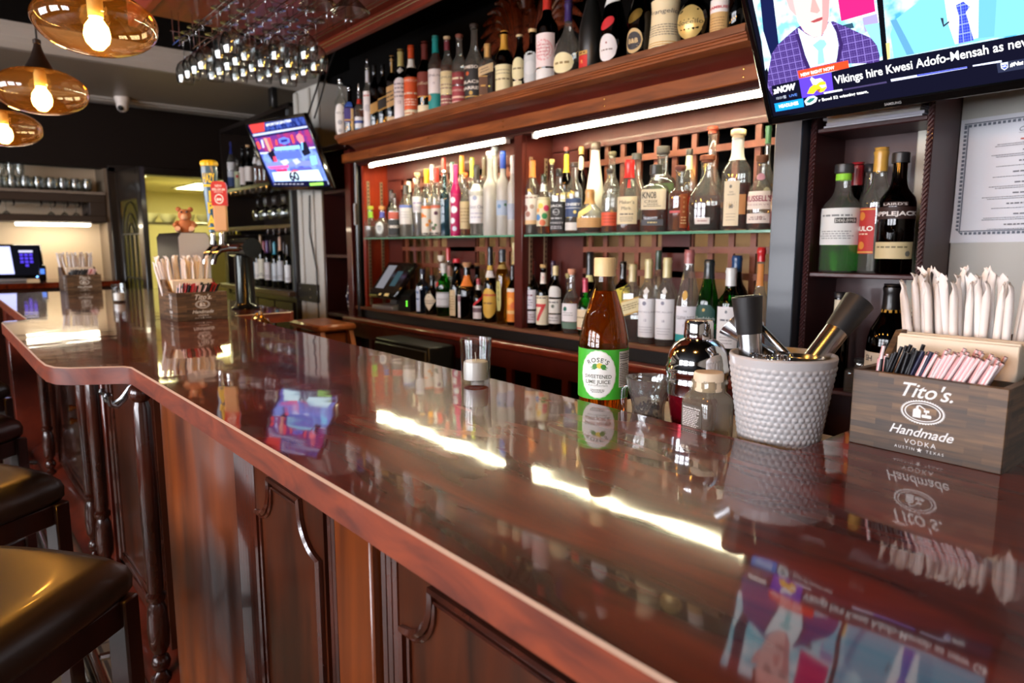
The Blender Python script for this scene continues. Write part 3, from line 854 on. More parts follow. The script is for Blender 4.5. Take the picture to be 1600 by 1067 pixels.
# ------------------------------------------------------------------ menu sheet on the right wall
def menu():
    P = lambda u, v: (u, -.0015, v)
    t = thing('menu_sheet', 'white printed cocktail menu with a patterned border taped to the right wall', 'menu', (-.462, 2.203, 1.36))
    w, h = .36, .335
    x0 = -.228
    b = MB()
    N = 12
    vs = []; fs = []
    for i in range(N+1):
        for j in range(N+1):
            u = x0+w*i/N; v = h*j/N
            lift = .012*max(0, 1-(i/N)*3.5-(j/N)*3.5) + .003*math.sin(3*u+2*v)**2
            vs.append((u, -.0012-lift, v+(.006*i/N)))
    for i in range(N):
        for j in range(N):
            a = i*(N+1)+j; fs.append((a, a+N+1, a+N+2, a+1))
    b.add(vs, fs, 0)
    Q = lambda u, v: (u, -.0062, v+.006*(u-x0)/w)
    bx0, bx1, bz0, bz1, s = x0+.028, x0+w-.02, .022, h-.012, .011
    n = int((bz1-bz0)/s)
    for k in range(n):
        zz = bz0+k*s
        for xx in (bx0, bx1-s):
            b.add([Q(xx, zz), Q(xx+s*.62, zz), Q(xx+s*.62, zz+s*.62), Q(xx, zz+s*.62)], [(0, 1, 2, 3)], 1)
            b.add([Q(xx+s*.75, zz), Q(xx+s, zz), Q(xx+s, zz+s), Q(xx+s*.75, zz+s)], [(0, 1, 2, 3)], 1)
    n = int((bx1-bx0)/s)
    for k in range(n):
        xx = bx0+k*s
        for zz in (bz0, bz1-s):
            b.add([Q(xx, zz), Q(xx+s*.62, zz), Q(xx+s*.62, zz+s*.62), Q(xx, zz+s*.62)], [(0, 1, 2, 3)], 1)
            b.add([Q(xx, zz+s*.75), Q(xx+s, zz+s*.75), Q(xx+s, zz+s), Q(xx, zz+s)], [(0, 1, 2, 3)], 1)
    cx = (bx0+bx1)/2
    text_on(b, 'Cocktails', .016, lambda u, v: Q(cx+u, h-.042+v), 2, shear=.3, bold=.01)
    b.add([Q(cx-.03, h-.052), Q(cx+.03, h-.052), Q(cx+.03, h-.0512), Q(cx-.03, h-.0512)], [(0, 1, 2, 3)], 2)
    zz = h-.068
    for k in range(9):
        L = [.05, .036, .048, .07, .058, .062, .085, .05, .088][k]
        lines_on(b, Q, cx-L/2, cx+L/2, zz-.003, zz+.003, 1, .0036, 3 if k == 0 else 2, 0, True, 20+k)
        ln = [.18, .2, .19, .16, .2, .22, .22, .21, .2][k]
        lines_on(b, Q, cx-ln/2, cx+ln/2, zz-.0165, zz-.007, 2 if k in (0, 1, 4, 5, 7) else 1, .0017, 2, .35, True, 40+k)
        zz -= .0275
    b.build('sheet', [plain((226, 226, 232), .6), plain((110, 116, 130), .7), plain((122, 122, 130), .7), plain((196, 84, 74), .7)], t, smooth=60, fix=False)
    return t
menu()

# ------------------------------------------------------------------ dark wine cabinet on the left
lc = thing('bottle_cabinet', 'black open shelving cabinet with bottles and hanging glasses beside the white pilaster', 'cabinet', (0, 0, 0))
LX0, LX1, LY0, LY1 = -6.26, -4.757, 2.0, 2.36
M_LC = wood('blackwood', (16, 12, 11), (34, 25, 21), (4, 4, 2), rough=.4, coat=.25)
M_LCS = wood('brownshelf', (58, 40, 28), (84, 60, 42), (2, 8, 8), rough=.45, coat=.15)
b = MB(); b.box(LX0, LX0+.03, LY0, LY1, 0, 2.35, 0, .003); b.box(LX1-.03, LX1, LY0, LY1, 0, 2.35, 0, .003); b.box(LX0, LX1, LY1-.015, LY1, 0, 2.35); b.box(LX0, LX1, LY0, LY1, 2.32, 2.35)
b.build('carcass', M_LC, lc)
MB().box(LX1-.036, LX1-.001, LY0-.012, LY0, .98, 2.3, 0, .003).build('edge_trim', plain((86, 92, 98), .35, metal=.3), lc)
for z, n in ((1.84, 'shelf_board'), (1.515, 'shelf_board')): MB().box(LX0+.03, LX1-.03, LY0+.002, LY1-.015, z-.03, z, 0, .003).build(n, M_LCS if z < 1.6 else M_LC, lc)
MB().box(LX0-.02, LX1-.001, LY0-.06, LY1, .99, 1.03, 0, .006).build('worktop', M_LCS, lc)
MB().box(LX0+.03, LX1-.03, LY0+.01, LY0+.03, 0, .99).build('front', M_LC, lc)
for k in range(4):
    a = LX0+.05+k*.355
    d = MB().box(a, a+.335, LY0-.012, LY0+.01, .10, .945, 0, .004).box(a+.05, a+.285, LY0-.015, LY0-.010, .16, .885, 0, .003).build('door', M_LC, lc)
    hx = a+(.30 if k % 2 == 0 else .035)
    MB().tube([(hx, LY0-.012, .70), (hx, LY0-.04, .72), (hx, LY0-.04, .87), (hx, LY0-.012, .89)], .007, 8).build('door_handle', M_STEEL, d)
# chrome rails for stemware
def stem_rails(x0, x1, n, z, lab):
    t = thing('stemware_rail', lab, 'glass rack', (x0, LY0, z))
    for i in range(n):
        x = (x1-x0)*i/(n-1)
        MB().tube([(x, -.01, .0), (x, -.012, -.03), (x, .03, -.035), (x, .30, -.035)], .007, 8).tube([(x+.03, .0, .0), (x+.03, .005, -.035), (x+.03, .30, -.035)], .004, 6).build('rail_hook', M_CHROME, t)
stem_rails(-6.02, -5.10, 9, 1.808, 'row of nine chrome stemware hooks under the upper shelf of the black cabinet')
stem_rails(-6.20, -5.92, 4, 1.483, 'group of four chrome stemware hooks at the left of the lower cabinet shelf')
stem_rails(-5.22, -4.88, 4, 1.483, 'group of four chrome stemware hooks at the right of the lower cabinet shelf')
# dark wall plate on the pilaster
o = MB().box(0, .32, -.02, 0, 0, .125, 0, .004)
for x, z in ((.03, .03), (.03, .09), (.21, .03), (.21, .09)): o.lathe([(0, 0), (.008, 0), (.006, .004), (0, .005)], 10, 1, M=Matrix.Translation((x, -.02, z)) @ Matrix.Rotation(PI/2, 4, 'X'))
tag(o.build('wall_plate', [plain((38, 34, 30), .4), M_STEEL], loc=(-4.755, 2.029, .965)), 'dark metal plate screwed across the white pilaster', 'plate')

# ------------------------------------------------------------------ things in and in front of the lower back bar
t = thing('lock_box', 'small black cash drawer box with a brass knob under the back bar counter', 'box', (-2.86, 1.80, .62))
MB().box(-.40, .12, .0, .155, 0, .245, 0, .006).build('body', M_BLACK, t)
MB().box(-.39, .11, -.012, 0, .02, .225, 0, .004).build('drawer_front', plain((26, 23, 22), .4), t)
MB().lathe([(.006, 0), (.006, .01), (.013, .016), (.012, .024), (0, .028)], 12, M=Matrix.Translation((-.14, -.012, .14)) @ Matrix.Rotation(PI/2, 4, 'X')).build('knob', M_BRASS, t)
MB().box(-.40, .12, .0, .155, -.52, 0, 0, .005).build('stand', M_BLACK, t)
M_OAK = wood('oak', (120, 60, 28), (176, 98, 50), (6, 6, 1.2), rough=.4, coat=.3)
t = thing('wooden_step_stool', 'reddish wooden step stool with slanted legs behind the bar, below the cubby', 'step stool', (-3.98, 1.78, 0))
MB().box(-.06, .36, -.14, .10, .865, .905, 0, .012).build('top_step', M_OAK, t)
for y in (-.11, .07):
    MB().prism([(.30, .865), (.345, .865), (.63, 0), (.57, 0)], 'y', y-.014, y+.014).build('leg', M_OAK, t)
    MB().prism([(-.03, .865), (.015, .865), (-.10, 0), (-.16, 0)], 'y', y-.014, y+.014).build('leg', M_OAK, t)
MB().box(-.02, .30, -.10, .06, .78, .85, 0, .004).build('rail', M_OAK, t)
MB().box(-.12, .56, -.12, .09, .42, .45, 0, .006).build('step', M_OAK, t)
# ------------------------------------------------------------------ televisions
def tv(name, label, base, yaw, tilt, roll, W, Hh, deep=.05, bez=.016, botbez=.022):
    """local frame: x right, z up the panel, screen faces -y; origin at the middle of the lower edge"""
    t = thing(name, label, 'television', base)
    t.rotation_euler = (Matrix.Rotation(yaw, 3, 'Z') @ Matrix.Rotation(tilt, 3, 'X') @ Matrix.Rotation(roll, 3, 'Y')).to_euler()
    a = W/2
    b = MB()
    b.box(-a, -a+bez, -.012, .006, 0, Hh, 0, .003); b.box(a-bez, a, -.012, .006, 0, Hh, 0, .003)
    b.box(-a, a, -.012, .006, 0, botbez, 0, .003); b.box(-a, a, -.012, .006, Hh-bez, Hh, 0, .003)
    b.build('bezel', M_BLACKG, t)
    b = MB(); b.box(-a+.004, a-.004, .004, .02, .004, Hh-.004, 0, .004); b.box(-a*.7, a*.7, .018, deep, Hh*.12, Hh*.8, 0, .01)
    b.build('back_housing', M_BLACK, t)
    return t
def facing(t):
    bpy.context.view_layer.update()
    M = t.matrix_world.copy(); Mi = M.inverted()
    def S_(x, y, eps=0.0):
        d = Mi.to_3x3() @ ray(x, y); o = Mi @ CAM
        k = (-.004-o.y)/d.y
        q = o+d*k
        return (q.x, -.004-eps, q.z)
    return S_
class Layer:
    """flat picture areas on a screen, each a hair in front of the last"""
    def __init__(s, S_): s.S = S_; s.b = MB(); s.mats = []; s.k = 0
    def _m(s, mat):
        if mat not in s.mats: s.mats.append(mat)
        return s.mats.index(mat)
    def poly(s, pts, mat, sc=None):
        s.k += 1
        if sc: pts = [sc(p) for p in pts]
        vs = [s.S(x, y, .00008*s.k) for x, y in pts]
        s.b.add(vs, [tuple(range(len(vs)))], s._m(mat))
    def text(s, st, p0, p1, size, mat, sc=None, bold=0.0, shear=0.0):
        s.k += 1
        if sc: p0, p1 = sc(p0), sc(p1)
        a = Vector(s.S(p0[0], p0[1], .00008*s.k)); c = Vector(s.S(p1[0], p1[1], .00008*s.k))
        ux = (c-a); wid = ux.length; ux.normalize(); uz = Vector((-ux.z, 0, ux.x))
        vs, fs, w = glyphs(st, bold, shear)
        s.b.add([a+ux*(x*wid/w)+uz*(y*size) for x, y in vs], fs, s._m(mat))
    def clip(s, x0, x1, z0, z1):
        """cut everything that runs past the lit screen"""
        me = bpy.data.meshes.new('t'); me.from_pydata(s.b.v, [], s.b.f)
        for p, mi in zip(me.polygons, s.b.m): p.material_index = mi
        bm = bmesh.new(); bm.from_mesh(me)
        for co, no in [((x0, 0, 0), (-1, 0, 0)), ((x1, 0, 0), (1, 0, 0)), ((0, 0, z0), (0, 0, -1)), ((0, 0, z1), (0, 0, 1))]:
            bmesh.ops.bisect_plane(bm, geom=bm.verts[:]+bm.edges[:]+bm.faces[:], plane_co=co, plane_no=no, clear_outer=True)
        bm.verts.ensure_lookup_table()
        s.b.v = [tuple(v.co) for v in bm.verts]; s.b.f = [[v.index for v in f.verts] for f in bm.faces]; s.b.m = [f.material_index for f in bm.faces]
        for i, v in enumerate(bm.verts): v.index = i
        bm.free(); bpy.data.meshes.remove(me)
    def build(s, parent): return s.b.build('screen', s.mats, parent, smooth=0, fix=False)

def noisy_emit(c1, c2, sc, st):
    m, nt, out = _new('screen_picture')
    tc = nt.nodes.new('ShaderNodeTexCoord'); n = nt.nodes.new('ShaderNodeTexNoise'); n.inputs['Scale'].default_value = sc; n.inputs['Detail'].default_value = 3
    nt.links.new(tc.outputs['Object'], n.inputs['Vector'])
    r = nt.nodes.new('ShaderNodeValToRGB'); r.color_ramp.elements[0].position = .38; r.color_ramp.elements[1].position = .62
    r.color_ramp.elements[0].color = lin(c1); r.color_ramp.elements[1].color = lin(c2)
    nt.links.new(n.outputs[0], r.inputs[0])
    e = nt.nodes.new('ShaderNodeEmission'); e.inputs[1].default_value = st
    nt.links.new(r.outputs[0], e.inputs[0]); nt.links.new(e.outputs[0], out.inputs[0])
    return m
def plaid_emit(c1, c2, sx, sz, st):
    m, nt, out = _new('screen_plaid')
    tc = nt.nodes.new('ShaderNodeTexCoord'); sp = nt.nodes.new('ShaderNodeSeparateXYZ'); nt.links.new(tc.outputs['Object'], sp.inputs[0])
    def lines(o, s):
        f = _math(nt, 'FRACT', _math(nt, 'MULTIPLY', o, s))
        return _math(nt, 'ADD', _math(nt, 'LESS_THAN', f, .14), _math(nt, 'MULTIPLY', _math(nt, 'LESS_THAN', _math(nt, 'FRACT', _math(nt, 'MULTIPLY', o, s*3)), .2), .35))
    f = _math(nt, 'MINIMUM', _math(nt, 'MULTIPLY', _math(nt, 'ADD', lines(sp.outputs[0], sx), lines(sp.outputs[2], sz)), .8), 1.0)
    mx = nt.nodes.new('ShaderNodeMix'); mx.data_type = 'RGBA'; nt.links.new(f, mx.inputs[0])
    mx.inputs[6].default_value = lin(c1); mx.inputs[7].default_value = lin(c2)
    e = nt.nodes.new('ShaderNodeEmission'); e.inputs[1].default_value = st
    nt.links.new(mx.outputs[2], e.inputs[0]); nt.links.new(e.outputs[0], out.inputs[0])
    return m
E1 = 1.5
def E(r, g, b): return emit((r, g, b), E1)
T1 = tv('television', 'large wall television showing a news split screen above the right cabinet', (-.712, 1.85, 1.695), 0, math.radians(30), 0, .66, .385)
S1 = facing(T1)
L = Layer(S1); k = lambda p: (1180+p[0]/3.81, p[1]/3.81)
L.poly([(1100, -260), (1720, -260), (1720, 200), (1150, 220)], E(14, 14, 26))
L.poly([(-120, -500), (690, -500), (790, 350), (560, 400), (100, 520), (70, 400)], noisy_emit((120, 205, 225), (238, 250, 255), 26, E1), k)
L.poly([(-60, -500), (50, -500), (145, 300), (95, 340), (20, 90)], E(18, 24, 62), k)
L.poly([(-60, -500), (-20, -500), (70, 400), (60, 420)], noisy_emit((120, 205, 225), (238, 250, 255), 26, E1), k)
L.poly([(470, -160), (690, -160), (716, 68), (512, 126)], E(214, 32, 108), k)
L.poly([(520, 150), (580, 135), (590, 165), (525, 180)], E(40, 70, 90), k)
L.poly([(638, 105), (725, 80), (740, 180), (652, 190)], E(150, 140, 190), k)
L.poly([(650, 150), (742, 135), (760, 330), (745, 345)], E(130, 200, 225), k)
plaid = plaid_emit((60, 42, 104), (116, 98, 168), 58, 58, E1)
L.poly([(262, 155), (200, 205), (140, 260), (100, 320), (78, 420), (75, 520), (120, 600), (265, 480), (330, 405), (480, 380), (740, 375), (742, 330), (725, 270), (690, 225), (600, 185), (465, 125)], plaid, k)
L.poly([(255, 165), (300, 200), (350, 225), (400, 215), (445, 120), (482, 190), (497, 265), (485, 368), (330, 402), (275, 290)], E(225, 244, 248), k)
L.poly([(342, 268), (385, 235), (412, 236), (428, 262), (405, 292), (415, 372), (372, 386), (375, 302)], E(132, 212, 216), k)
L.poly([(330, 402), (300, 330), (262, 200), (240, 200), (285, 360), (310, 412)], E(48, 32, 84), k)
L.poly([(482, 368), (505, 262), (470, 150), (488, 145), (525, 262), (505, 364)], E(48, 32, 84), k)
# face, simple flat shapes
L.poly([(172, -40), (205, 55), (240, 92), (262, 90), (250, -20)], E(222, 158, 158), k)
L.poly([(200, -330), (300, -400), (430, -330), (448, -120), (445, 0), (440, 100), (428, 165), (392, 216), (348, 222), (295, 190), (255, 130), (230, 20), (205, -150)], E(236, 184, 178), k)
L.poly([(190, -330), (300, -440), (440, -360), (450, -200), (400, -290), (290, -310), (225, -220), (215, -60), (196, -80)], E(60, 44, 46), k)
L.poly([(265, -65), (320, -80), (325, -64), (268, -50)], E(66, 46, 48), k)
L.poly([(375, -85), (425, -90), (428, -76), (378, -70)], E(66, 46, 48), k)
L.poly([(275, -35), (315, -42), (318, -26), (280, -20)], E(70, 56, 66), k)
L.poly([(380, -48), (418, -52), (420, -36), (384, -32)], E(70, 56, 66), k)
L.poly([(342, -20), (356, -10), (388, 62), (372, 78), (330, 70)], E(214, 146, 142), k)
L.poly([(330, 128), (372, 108), (412, 96), (414, 108), (385, 124), (350, 134)], E(150, 66, 70), k)
L.poly([(400, -60), (446, -60), (440, 100), (428, 165), (395, 214), (402, 120)], E(206, 140, 140), k)
# divider and the right picture
L.poly([(676, -500), (722, -500), (792, 352), (762, 362)], E(10, 10, 16), k)
L.poly([(722, -500), (2050, -500), (2050, 120), (792, 352)], noisy_emit((70, 150, 190), (190, 232, 245), 22, E1), k)
L.poly([(840, 112), (960, 20), (1110, -120), (1340, -180), (1700, -60), (2050, 60), (2050, 130), (1420, 225), (960, 318), (828, 345), (806, 200)], E(112, 182, 208), k)
L.poly([(806, 120), (842, 112), (905, 230), (950, 318), (905, 326)], E(84, 140, 176), k)
L.poly([(1112, -120), (1345, -180), (1330, 222), (1192, 262), (1148, 130)], E(236, 244, 250), k)
L.poly([(1196, 30), (1240, 6), (1280, 38), (1256, 72), (1304, 238), (1212, 262), (1216, 100)], plaid_emit((48, 62, 176), (130, 146, 226), 70, 50, E1), k)
L.poly([(1335, -180), (1450, -180), (1425, 215), (1330, 226)], E(98, 166, 196), k)
L.poly([(1105, 105), (1122, 105), (1126, 145), (1156, 122), (1158, 132), (1122, 160)], E(40, 50, 66), k)
L.poly([(780, 255), (804, 250), (806, 345), (790, 352)], E(216, 190, 120), k)
# lower third
L.poly([(250, 475), (560, 400), (830, 345), (2050, 118), (2050, 600), (120, 680), (100, 510)], E(14, 14, 30), k)
L.poly([(255, 420), (555, 357), (562, 400), (265, 466)], E(240, 66, 34), k)
L.text('NEW RIGHT NOW', (276, 454), (476, 408), .0115, E(255, 250, 240), k, bold=.03)
L.poly([(262, 466), (456, 428), (470, 545), (282, 582)], E(86, 58, 196), k)
L.poly([(312, 555), (328, 520), (352, 500), (385, 478), (420, 484), (428, 520), (412, 540), (392, 548), (372, 530), (350, 556)], E(250, 196, 40), k)
L.poly([(345, 500), (330, 470), (338, 456), (360, 470), (392, 462), (412, 478), (385, 486), (366, 502)], E(240, 240, 246), k)
L.poly([(384, 506), (424, 500), (428, 512), (400, 522)], E(250, 244, 230), k)
L.poly([(366, 532), (392, 524), (384, 548)], E(150, 96, 30), k)
L.text('Vikings hire Kwesi Adofo-Mensah as new GM', (480, 498), (1800, 234), .029, E(252, 252, 252), k, bold=.012)
L.text('\u00bbNOW', (112, 556), (250, 526), .022, E(252, 252, 252), k, bold=.05, shear=.25)
L.text('10:01\u1d3e', (132, 590), (190, 578), .009, E(170, 176, 190), k, bold=.01)
L.text('LIVE', (208, 575), (254, 566), .009, E(90, 130, 220), k, bold=.01)
L.poly([(118, 614), (288, 582), (294, 632), (126, 662)], E(24, 140, 226), k)
L.text('HEADLINES', (148, 640), (262, 618), .0125, E(250, 252, 255), k, bold=.03)
L.poly([(296, 600), (318, 574), (352, 566), (374, 578), (366, 602), (338, 618), (308, 624)], E(226, 240, 242), k)
L.poly([(306, 604), (330, 582), (362, 576), (350, 596), (326, 610)], E(40, 110, 104), k)
L.text('r Bowl 52 winning team.', (384, 602), (678, 548), .0105, E(250, 250, 250), k, bold=.02)
L.poly([(412, 546), (520, 526), (524, 536), (414, 556)], E(235, 240, 250), k)
L.poly([(528, 526), (785, 480), (788, 490), (532, 534)], E(64, 56, 92), k)
L.poly([(810, 468), (1262, 392), (1264, 402), (814, 482)], E(216, 222, 250), k)
L.poly([(966, 442), (1264, 392), (1266, 400), (968, 452)], E(70, 80, 220), k)
L.poly([(1298, 384), (1470, 354), (1472, 366), (1300, 392)], E(216, 222, 250), k)
L.poly([(1440, 372), (2050, 268), (2050, 330), (1450, 430)], E(40, 44, 66), k)
L.poly([(1464, 372), (1508, 364), (1510, 396), (1488, 414), (1468, 402)], E(226, 230, 240), k)
L.poly([(1470, 384), (1505, 377), (1506, 394), (1488, 408), (1472, 398)], E(60, 80, 170), k)
L.text('NFL', (1472, 398), (1504, 391), .0045, E(250, 250, 250), k, bold=.03)
L.text('#Nat', (1520, 392), (1602, 377), .0115, E(250, 250, 250), k, bold=.04, shear=.2)
L.clip(-.33+.016, .33-.016, .022, .385-.016)
L.build(T1)
b = MB(); text_on(b, 'SAMSUNG', .0085, lambda u, v: (.0+u, -.0126, .0115+v), 0, bold=.02)
b.build('maker_lettering', plain((170, 172, 176), .4), T1, smooth=0)
b = MB(); b.box(-.11, .11, .05, .07, .10, .30, 0, .004)
b.tube([(0, .07, .2), (0, .16, .12), (0, .215, .12)], .018, 8)
b.build('wall_bracket', M_BLACK, T1)

T2 = tv('television', 'small tilted television showing a sports studio beside the white pilaster', (-4.28, 1.865, 1.715), .051, .41, .063, .80, .46, bez=.02, botbez=.026)
S2 = facing(T2)
L = Layer(S2); k = lambda p: (340+p[0]/6.667, 190+p[1]/6.667)
L.poly([(280, -40), (985, -140), (1220, 720), (560, 700)], E(22, 24, 70), k)
L.poly([(325, 40), (485, -10), (490, 100), (365, 122)], E(206, 60, 58), k)
L.poly([(485, -10), (940, -90), (985, 20), (490, 100)], noisy_emit((20, 26, 80), (60, 80, 160), 30, E1), k)
L.text('SPORTSCENTER', (505, 50), (770, 0), .020, E(220, 226, 240), k, bold=.03, shear=.2)
L.poly([(365, 132), (950, 38), (958, 58), (375, 155)], E(178, 186, 226), k)
L.poly([(385, 175), (960, 78), (1030, 268), (440, 320)], noisy_emit((70, 46, 130), (150, 48, 100), 16, E1), k)
for p in ([(400, 215), (425, 205), (455, 280), (430, 290)], [(520, 170), (545, 165), (580, 275), (560, 282)], [(598, 190), (615, 186), (630, 240), (610, 246)], [(760, 140), (780, 135), (805, 220), (785, 226)]):
    L.poly(p, E(240, 80, 70), k)
L.poly([(450, 190), (470, 186), (490, 270), (472, 275)], E(190, 200, 250), k)
L.poly([(635, 180), (690, 160), (745, 175), (755, 215), (700, 240), (645, 225)], E(96, 120, 235), k)
L.poly([(655, 190), (725, 180), (730, 205), (665, 220)], E(40, 44, 120), k)
L.poly([(590, 270), (855, 245), (862, 282), (600, 302)], E(140, 220, 245), k)
L.poly([(440, 325), (1035, 262), (1185, 640), (585, 640)], noisy_emit((70, 80, 170), (120, 150, 225), 12, E1), k)
L.poly([(440, 322), (530, 316), (534, 332), (446, 338)], E(200, 214, 240), k)
L.poly([(955, 265), (1035, 258), (1040, 275), (960, 282)], E(200, 214, 240), k)
L.poly([(590, 320), (860, 300), (890, 380), (610, 395)], E(86, 104, 190), k)
L.poly([(820, 150), (850, 120), (890, 150), (905, 205), (865, 225), (835, 190)], E(250, 120, 130), k)
L.poly([(860, 225), (920, 205), (975, 330), (905, 360), (880, 320)], E(26, 26, 44), k)
L.poly([(868, 215), (890, 210), (895, 290), (880, 300)], E(120, 180, 240), k)
L.poly([(480, 175), (510, 170), (565, 310), (540, 315)], E(220, 150, 130), k)
L.poly([(520, 330), (580, 290), (625, 405), (580, 420)], E(26, 24, 42), k)
L.poly([(580, 365), (605, 360), (630, 415), (590, 420)], E(220, 70, 100), k)
L.poly([(500, 432), (1090, 395), (1100, 450), (520, 480)], E(120, 130, 215), k)
L.poly([(650, 410), (720, 390), (750, 425), (700, 460)], E(190, 200, 245), k)
L.poly([(780, 400), (830, 380), (870, 420), (820, 450)], E(180, 190, 240), k)
L.poly([(960, 360), (1025, 350), (1045, 440), (985, 455)], E(130, 200, 245), k)
L.poly([(520, 470), (745, 450), (740, 480), (560, 495)], E(220, 90, 150), k)
L.poly([(600, 500), (725, 490), (730, 520), (640, 524)], E(226, 40, 90), k)
L.poly([(750, 490), (980, 470), (990, 500), (760, 510)], E(90, 90, 170), k)
L.poly([(570, 528), (1050, 498), (1105, 612), (600, 618)], E(206, 240, 250), k)
L.text('60', (765, 612), (868, 604), .075, E(40, 34, 60), k, bold=.05)
L.poly([(765, 520), (800, 500), (840, 505), (850, 520), (800, 515), (775, 530)], E(220, 60, 70), k)
L.poly([(590, 625), (1180, 612), (1190, 690), (600, 680)], E(16, 16, 44), k)
L.text('- - - - - - - -', (595, 655), (900, 655), .018, E(200, 200, 220), k, bold=.06)
L.poly([(960, 640), (1100, 630), (1108, 658), (968, 666)], E(150, 220, 90), k)
L.poly([(1145, 610), (1165, 608), (1178, 650), (1158, 652)], E(190, 200, 230), k)
L.clip(-.4+.02, .4-.02, .026, .46-.02)
L.build(T2)
b = MB(); b.box(-.10, .10, .05, .07, .10, .32, 0, .004); b.tube([(-.12, .07, .2), (-.16, .14, .14), (-.2, .19, .10)], .02, 8)
b.build('wall_bracket', M_BLACK, T2)
# its cables
c1 = MB().tube([(-4.02, 1.95, 2.595), (-4.1, 1.95, 2.48), (-4.2, 1.97, 2.38), (-4.28, 1.95, 2.25), (-4.36, 1.93, 2.12)], .006, 6)
tag(c1.build('television_cable', M_BLACK), 'black cable hanging from the dark ceiling to the small television', 'cable')
c1 = MB().tube([(-3.90, 1.98, 2.595), (-4.08, 1.98, 2.44), (-4.24, 2.0, 2.3), (-4.33, 1.99, 2.18)], .005, 6)
tag(c1.build('television_cable', M_BLACK), 'second black cable running beside the white pilaster top', 'cable')
c1 = MB().tube([(-4.52, 2.02, 1.70), (-4.54, 2.02, 1.45), (-4.46, 2.022, 1.2), (-4.45, 2.022, .9), (-4.46, 2.022, .4)], .005, 6)
tag(c1.build('power_cord', M_BLACK), 'thin black cord hanging down the white pilaster from the small television', 'cord')
o = MB().box(-.035, .035, -.022, .022, -.07, .07, 0, .008)
tag(o.build('junction_box', M_BLACK, loc=(-4.93, 1.96, 2.47-.0705)), 'small black box hanging under the soffit behind the glass rack', 'box')
# ------------------------------------------------------------------ bottles
# profile: (radius fraction, height fraction); neck end at 1.0
KIND = {
 'round':  [(0, 0), (.90, 0), (1, .02), (1, .565), (.985, .60), (.90, .64), (.74, .675), (.56, .71), (.45, .75), (.40, .80), (.385, .95), (.43, .955), (.43, .985), (.36, 1)],
 'tall':   [(0, 0), (.90, 0), (1, .02), (1, .60), (.97, .635), (.80, .69), (.58, .735), (.46, .775), (.41, .82), (.39, .95), (.44, .955), (.44, .985), (.38, 1)],
 'wine':   [(0, 0), (.92, 0), (1, .015), (1, .62), (.97, .655), (.84, .69), (.62, .73), (.46, .77), (.41, .83), (.39, .95), (.43, .955), (.43, .985), (.37, 1)],
 'slope':  [(0, 0), (.90, 0), (1, .02), (1, .42), (.93, .52), (.75, .64), (.55, .75), (.43, .83), (.39, .95), (.43, .955), (.43, .985), (.36, 1)],
 'square': [(0, 0), (.95, 0), (1, .015), (1, .61), (.98, .645), (.86, .685), (.60, .715), (.43, .745), (.38, .79), (.37, .95), (.42, .955), (.42, .985), (.34, 1)],
 'squat':  [(0, 0), (.90, 0), (1, .03), (1, .38), (.97, .47), (.84, .56), (.58, .63), (.40, .69), (.33, .76), (.32, .94), (.36, .945), (.36, .985), (.3, 1)],
 'globe':  [(0, 0), (.60, 0), (.72, .02), (.95, .16), (1, .27), (.94, .39), (.70, .50), (.42, .57), (.27, .63), (.24, .72), (.24, .94), (.29, .945), (.29, .985), (.24, 1)],
 'decant': [(0, 0), (.86, 0), (.97, .03), (1, .16), (.98, .32), (.84, .44), (.56, .53), (.34, .62), (.25, .70), (.23, .95), (.28, .955), (.28, .985), (.23, 1)],
 'vodka':  [(0, 0), (.94, 0), (1, .015), (1, .57), (.98, .605), (.86, .65), (.60, .69), (.46, .73), (.43, .80), (.42, .95), (.46, .955), (.46, .985), (.4, 1)],
 'flute':  [(0, 0), (.75, 0), (.80, .02), (.92, .40), (1, .62), (.96, .68), (.74, .74), (.50, .79), (.42, .83), (.41, .95), (.46, .955), (.46, .985), (.4, 1)],
 'milk':   [(0, 0), (.90, 0), (1, .02), (1, .36), (.95, .46), (.80, .58), (.63, .70), (.50, .80), (.44, .88), (.42, .95), (.45, .955), (.45, .985), (.4, 1)],
 'monk':   [(0, 0), (.97, 0), (1, .015), (.86, .30), (.82, .50), (.88, .58), (.80, .66), (.55, .74), (.34, .80), (.30, .95), (.36, .955), (.36, .985), (.3, 1)],
 'jug':    [(0, 0), (.80, 0), (.90, .02), (1, .18), (1, .38), (.96, .49), (.80, .58), (.54, .66), (.38, .72), (.33, .80), (.32, .95), (.37, .955), (.37, .985), (.31, 1)],
 'handle': [(0, 0), (.94, 0), (1, .02), (1, .44), (.97, .52), (.86, .60), (.64, .68), (.46, .745), (.38, .80), (.36, .95), (.41, .955), (.41, .985), (.35, 1)],
}
CLEAR = dict(rgb=(246, 247, 244), edge=(140, 148, 142), base=.10, refl=.95, frost=.10, frgb=(246, 244, 234))
def prof_r(prof, f):
    for (r0, z0), (r1, z1) in zip(prof[1:-1], prof[2:]):
        if z0 <= f <= z1 and z1 > z0: return r0+(r1-r0)*(f-z0)/(z1-z0)
    return prof[-1][0]
_bm = {}
def W_(t, at, size, col, **kw): return ('text', t, at, size, col, kw)
def BAND(a, b, col): return ('band', a, b, col)
def DOT(u, at, r, col): return ('dot', u, at, r, col)
def LINES(a, b, n, h, col): return ('lines', a, b, n, h, col)
def LAB(shape, a, b, w, col, items=(), th=0.0, sk=0.0, rough=.6, metal=0.0, name='paper_label'):
    return dict(shape=shape, a=a, b=b, w=w, col=col, items=items, th=th, sk=sk, rough=rough, metal=metal, name=name)

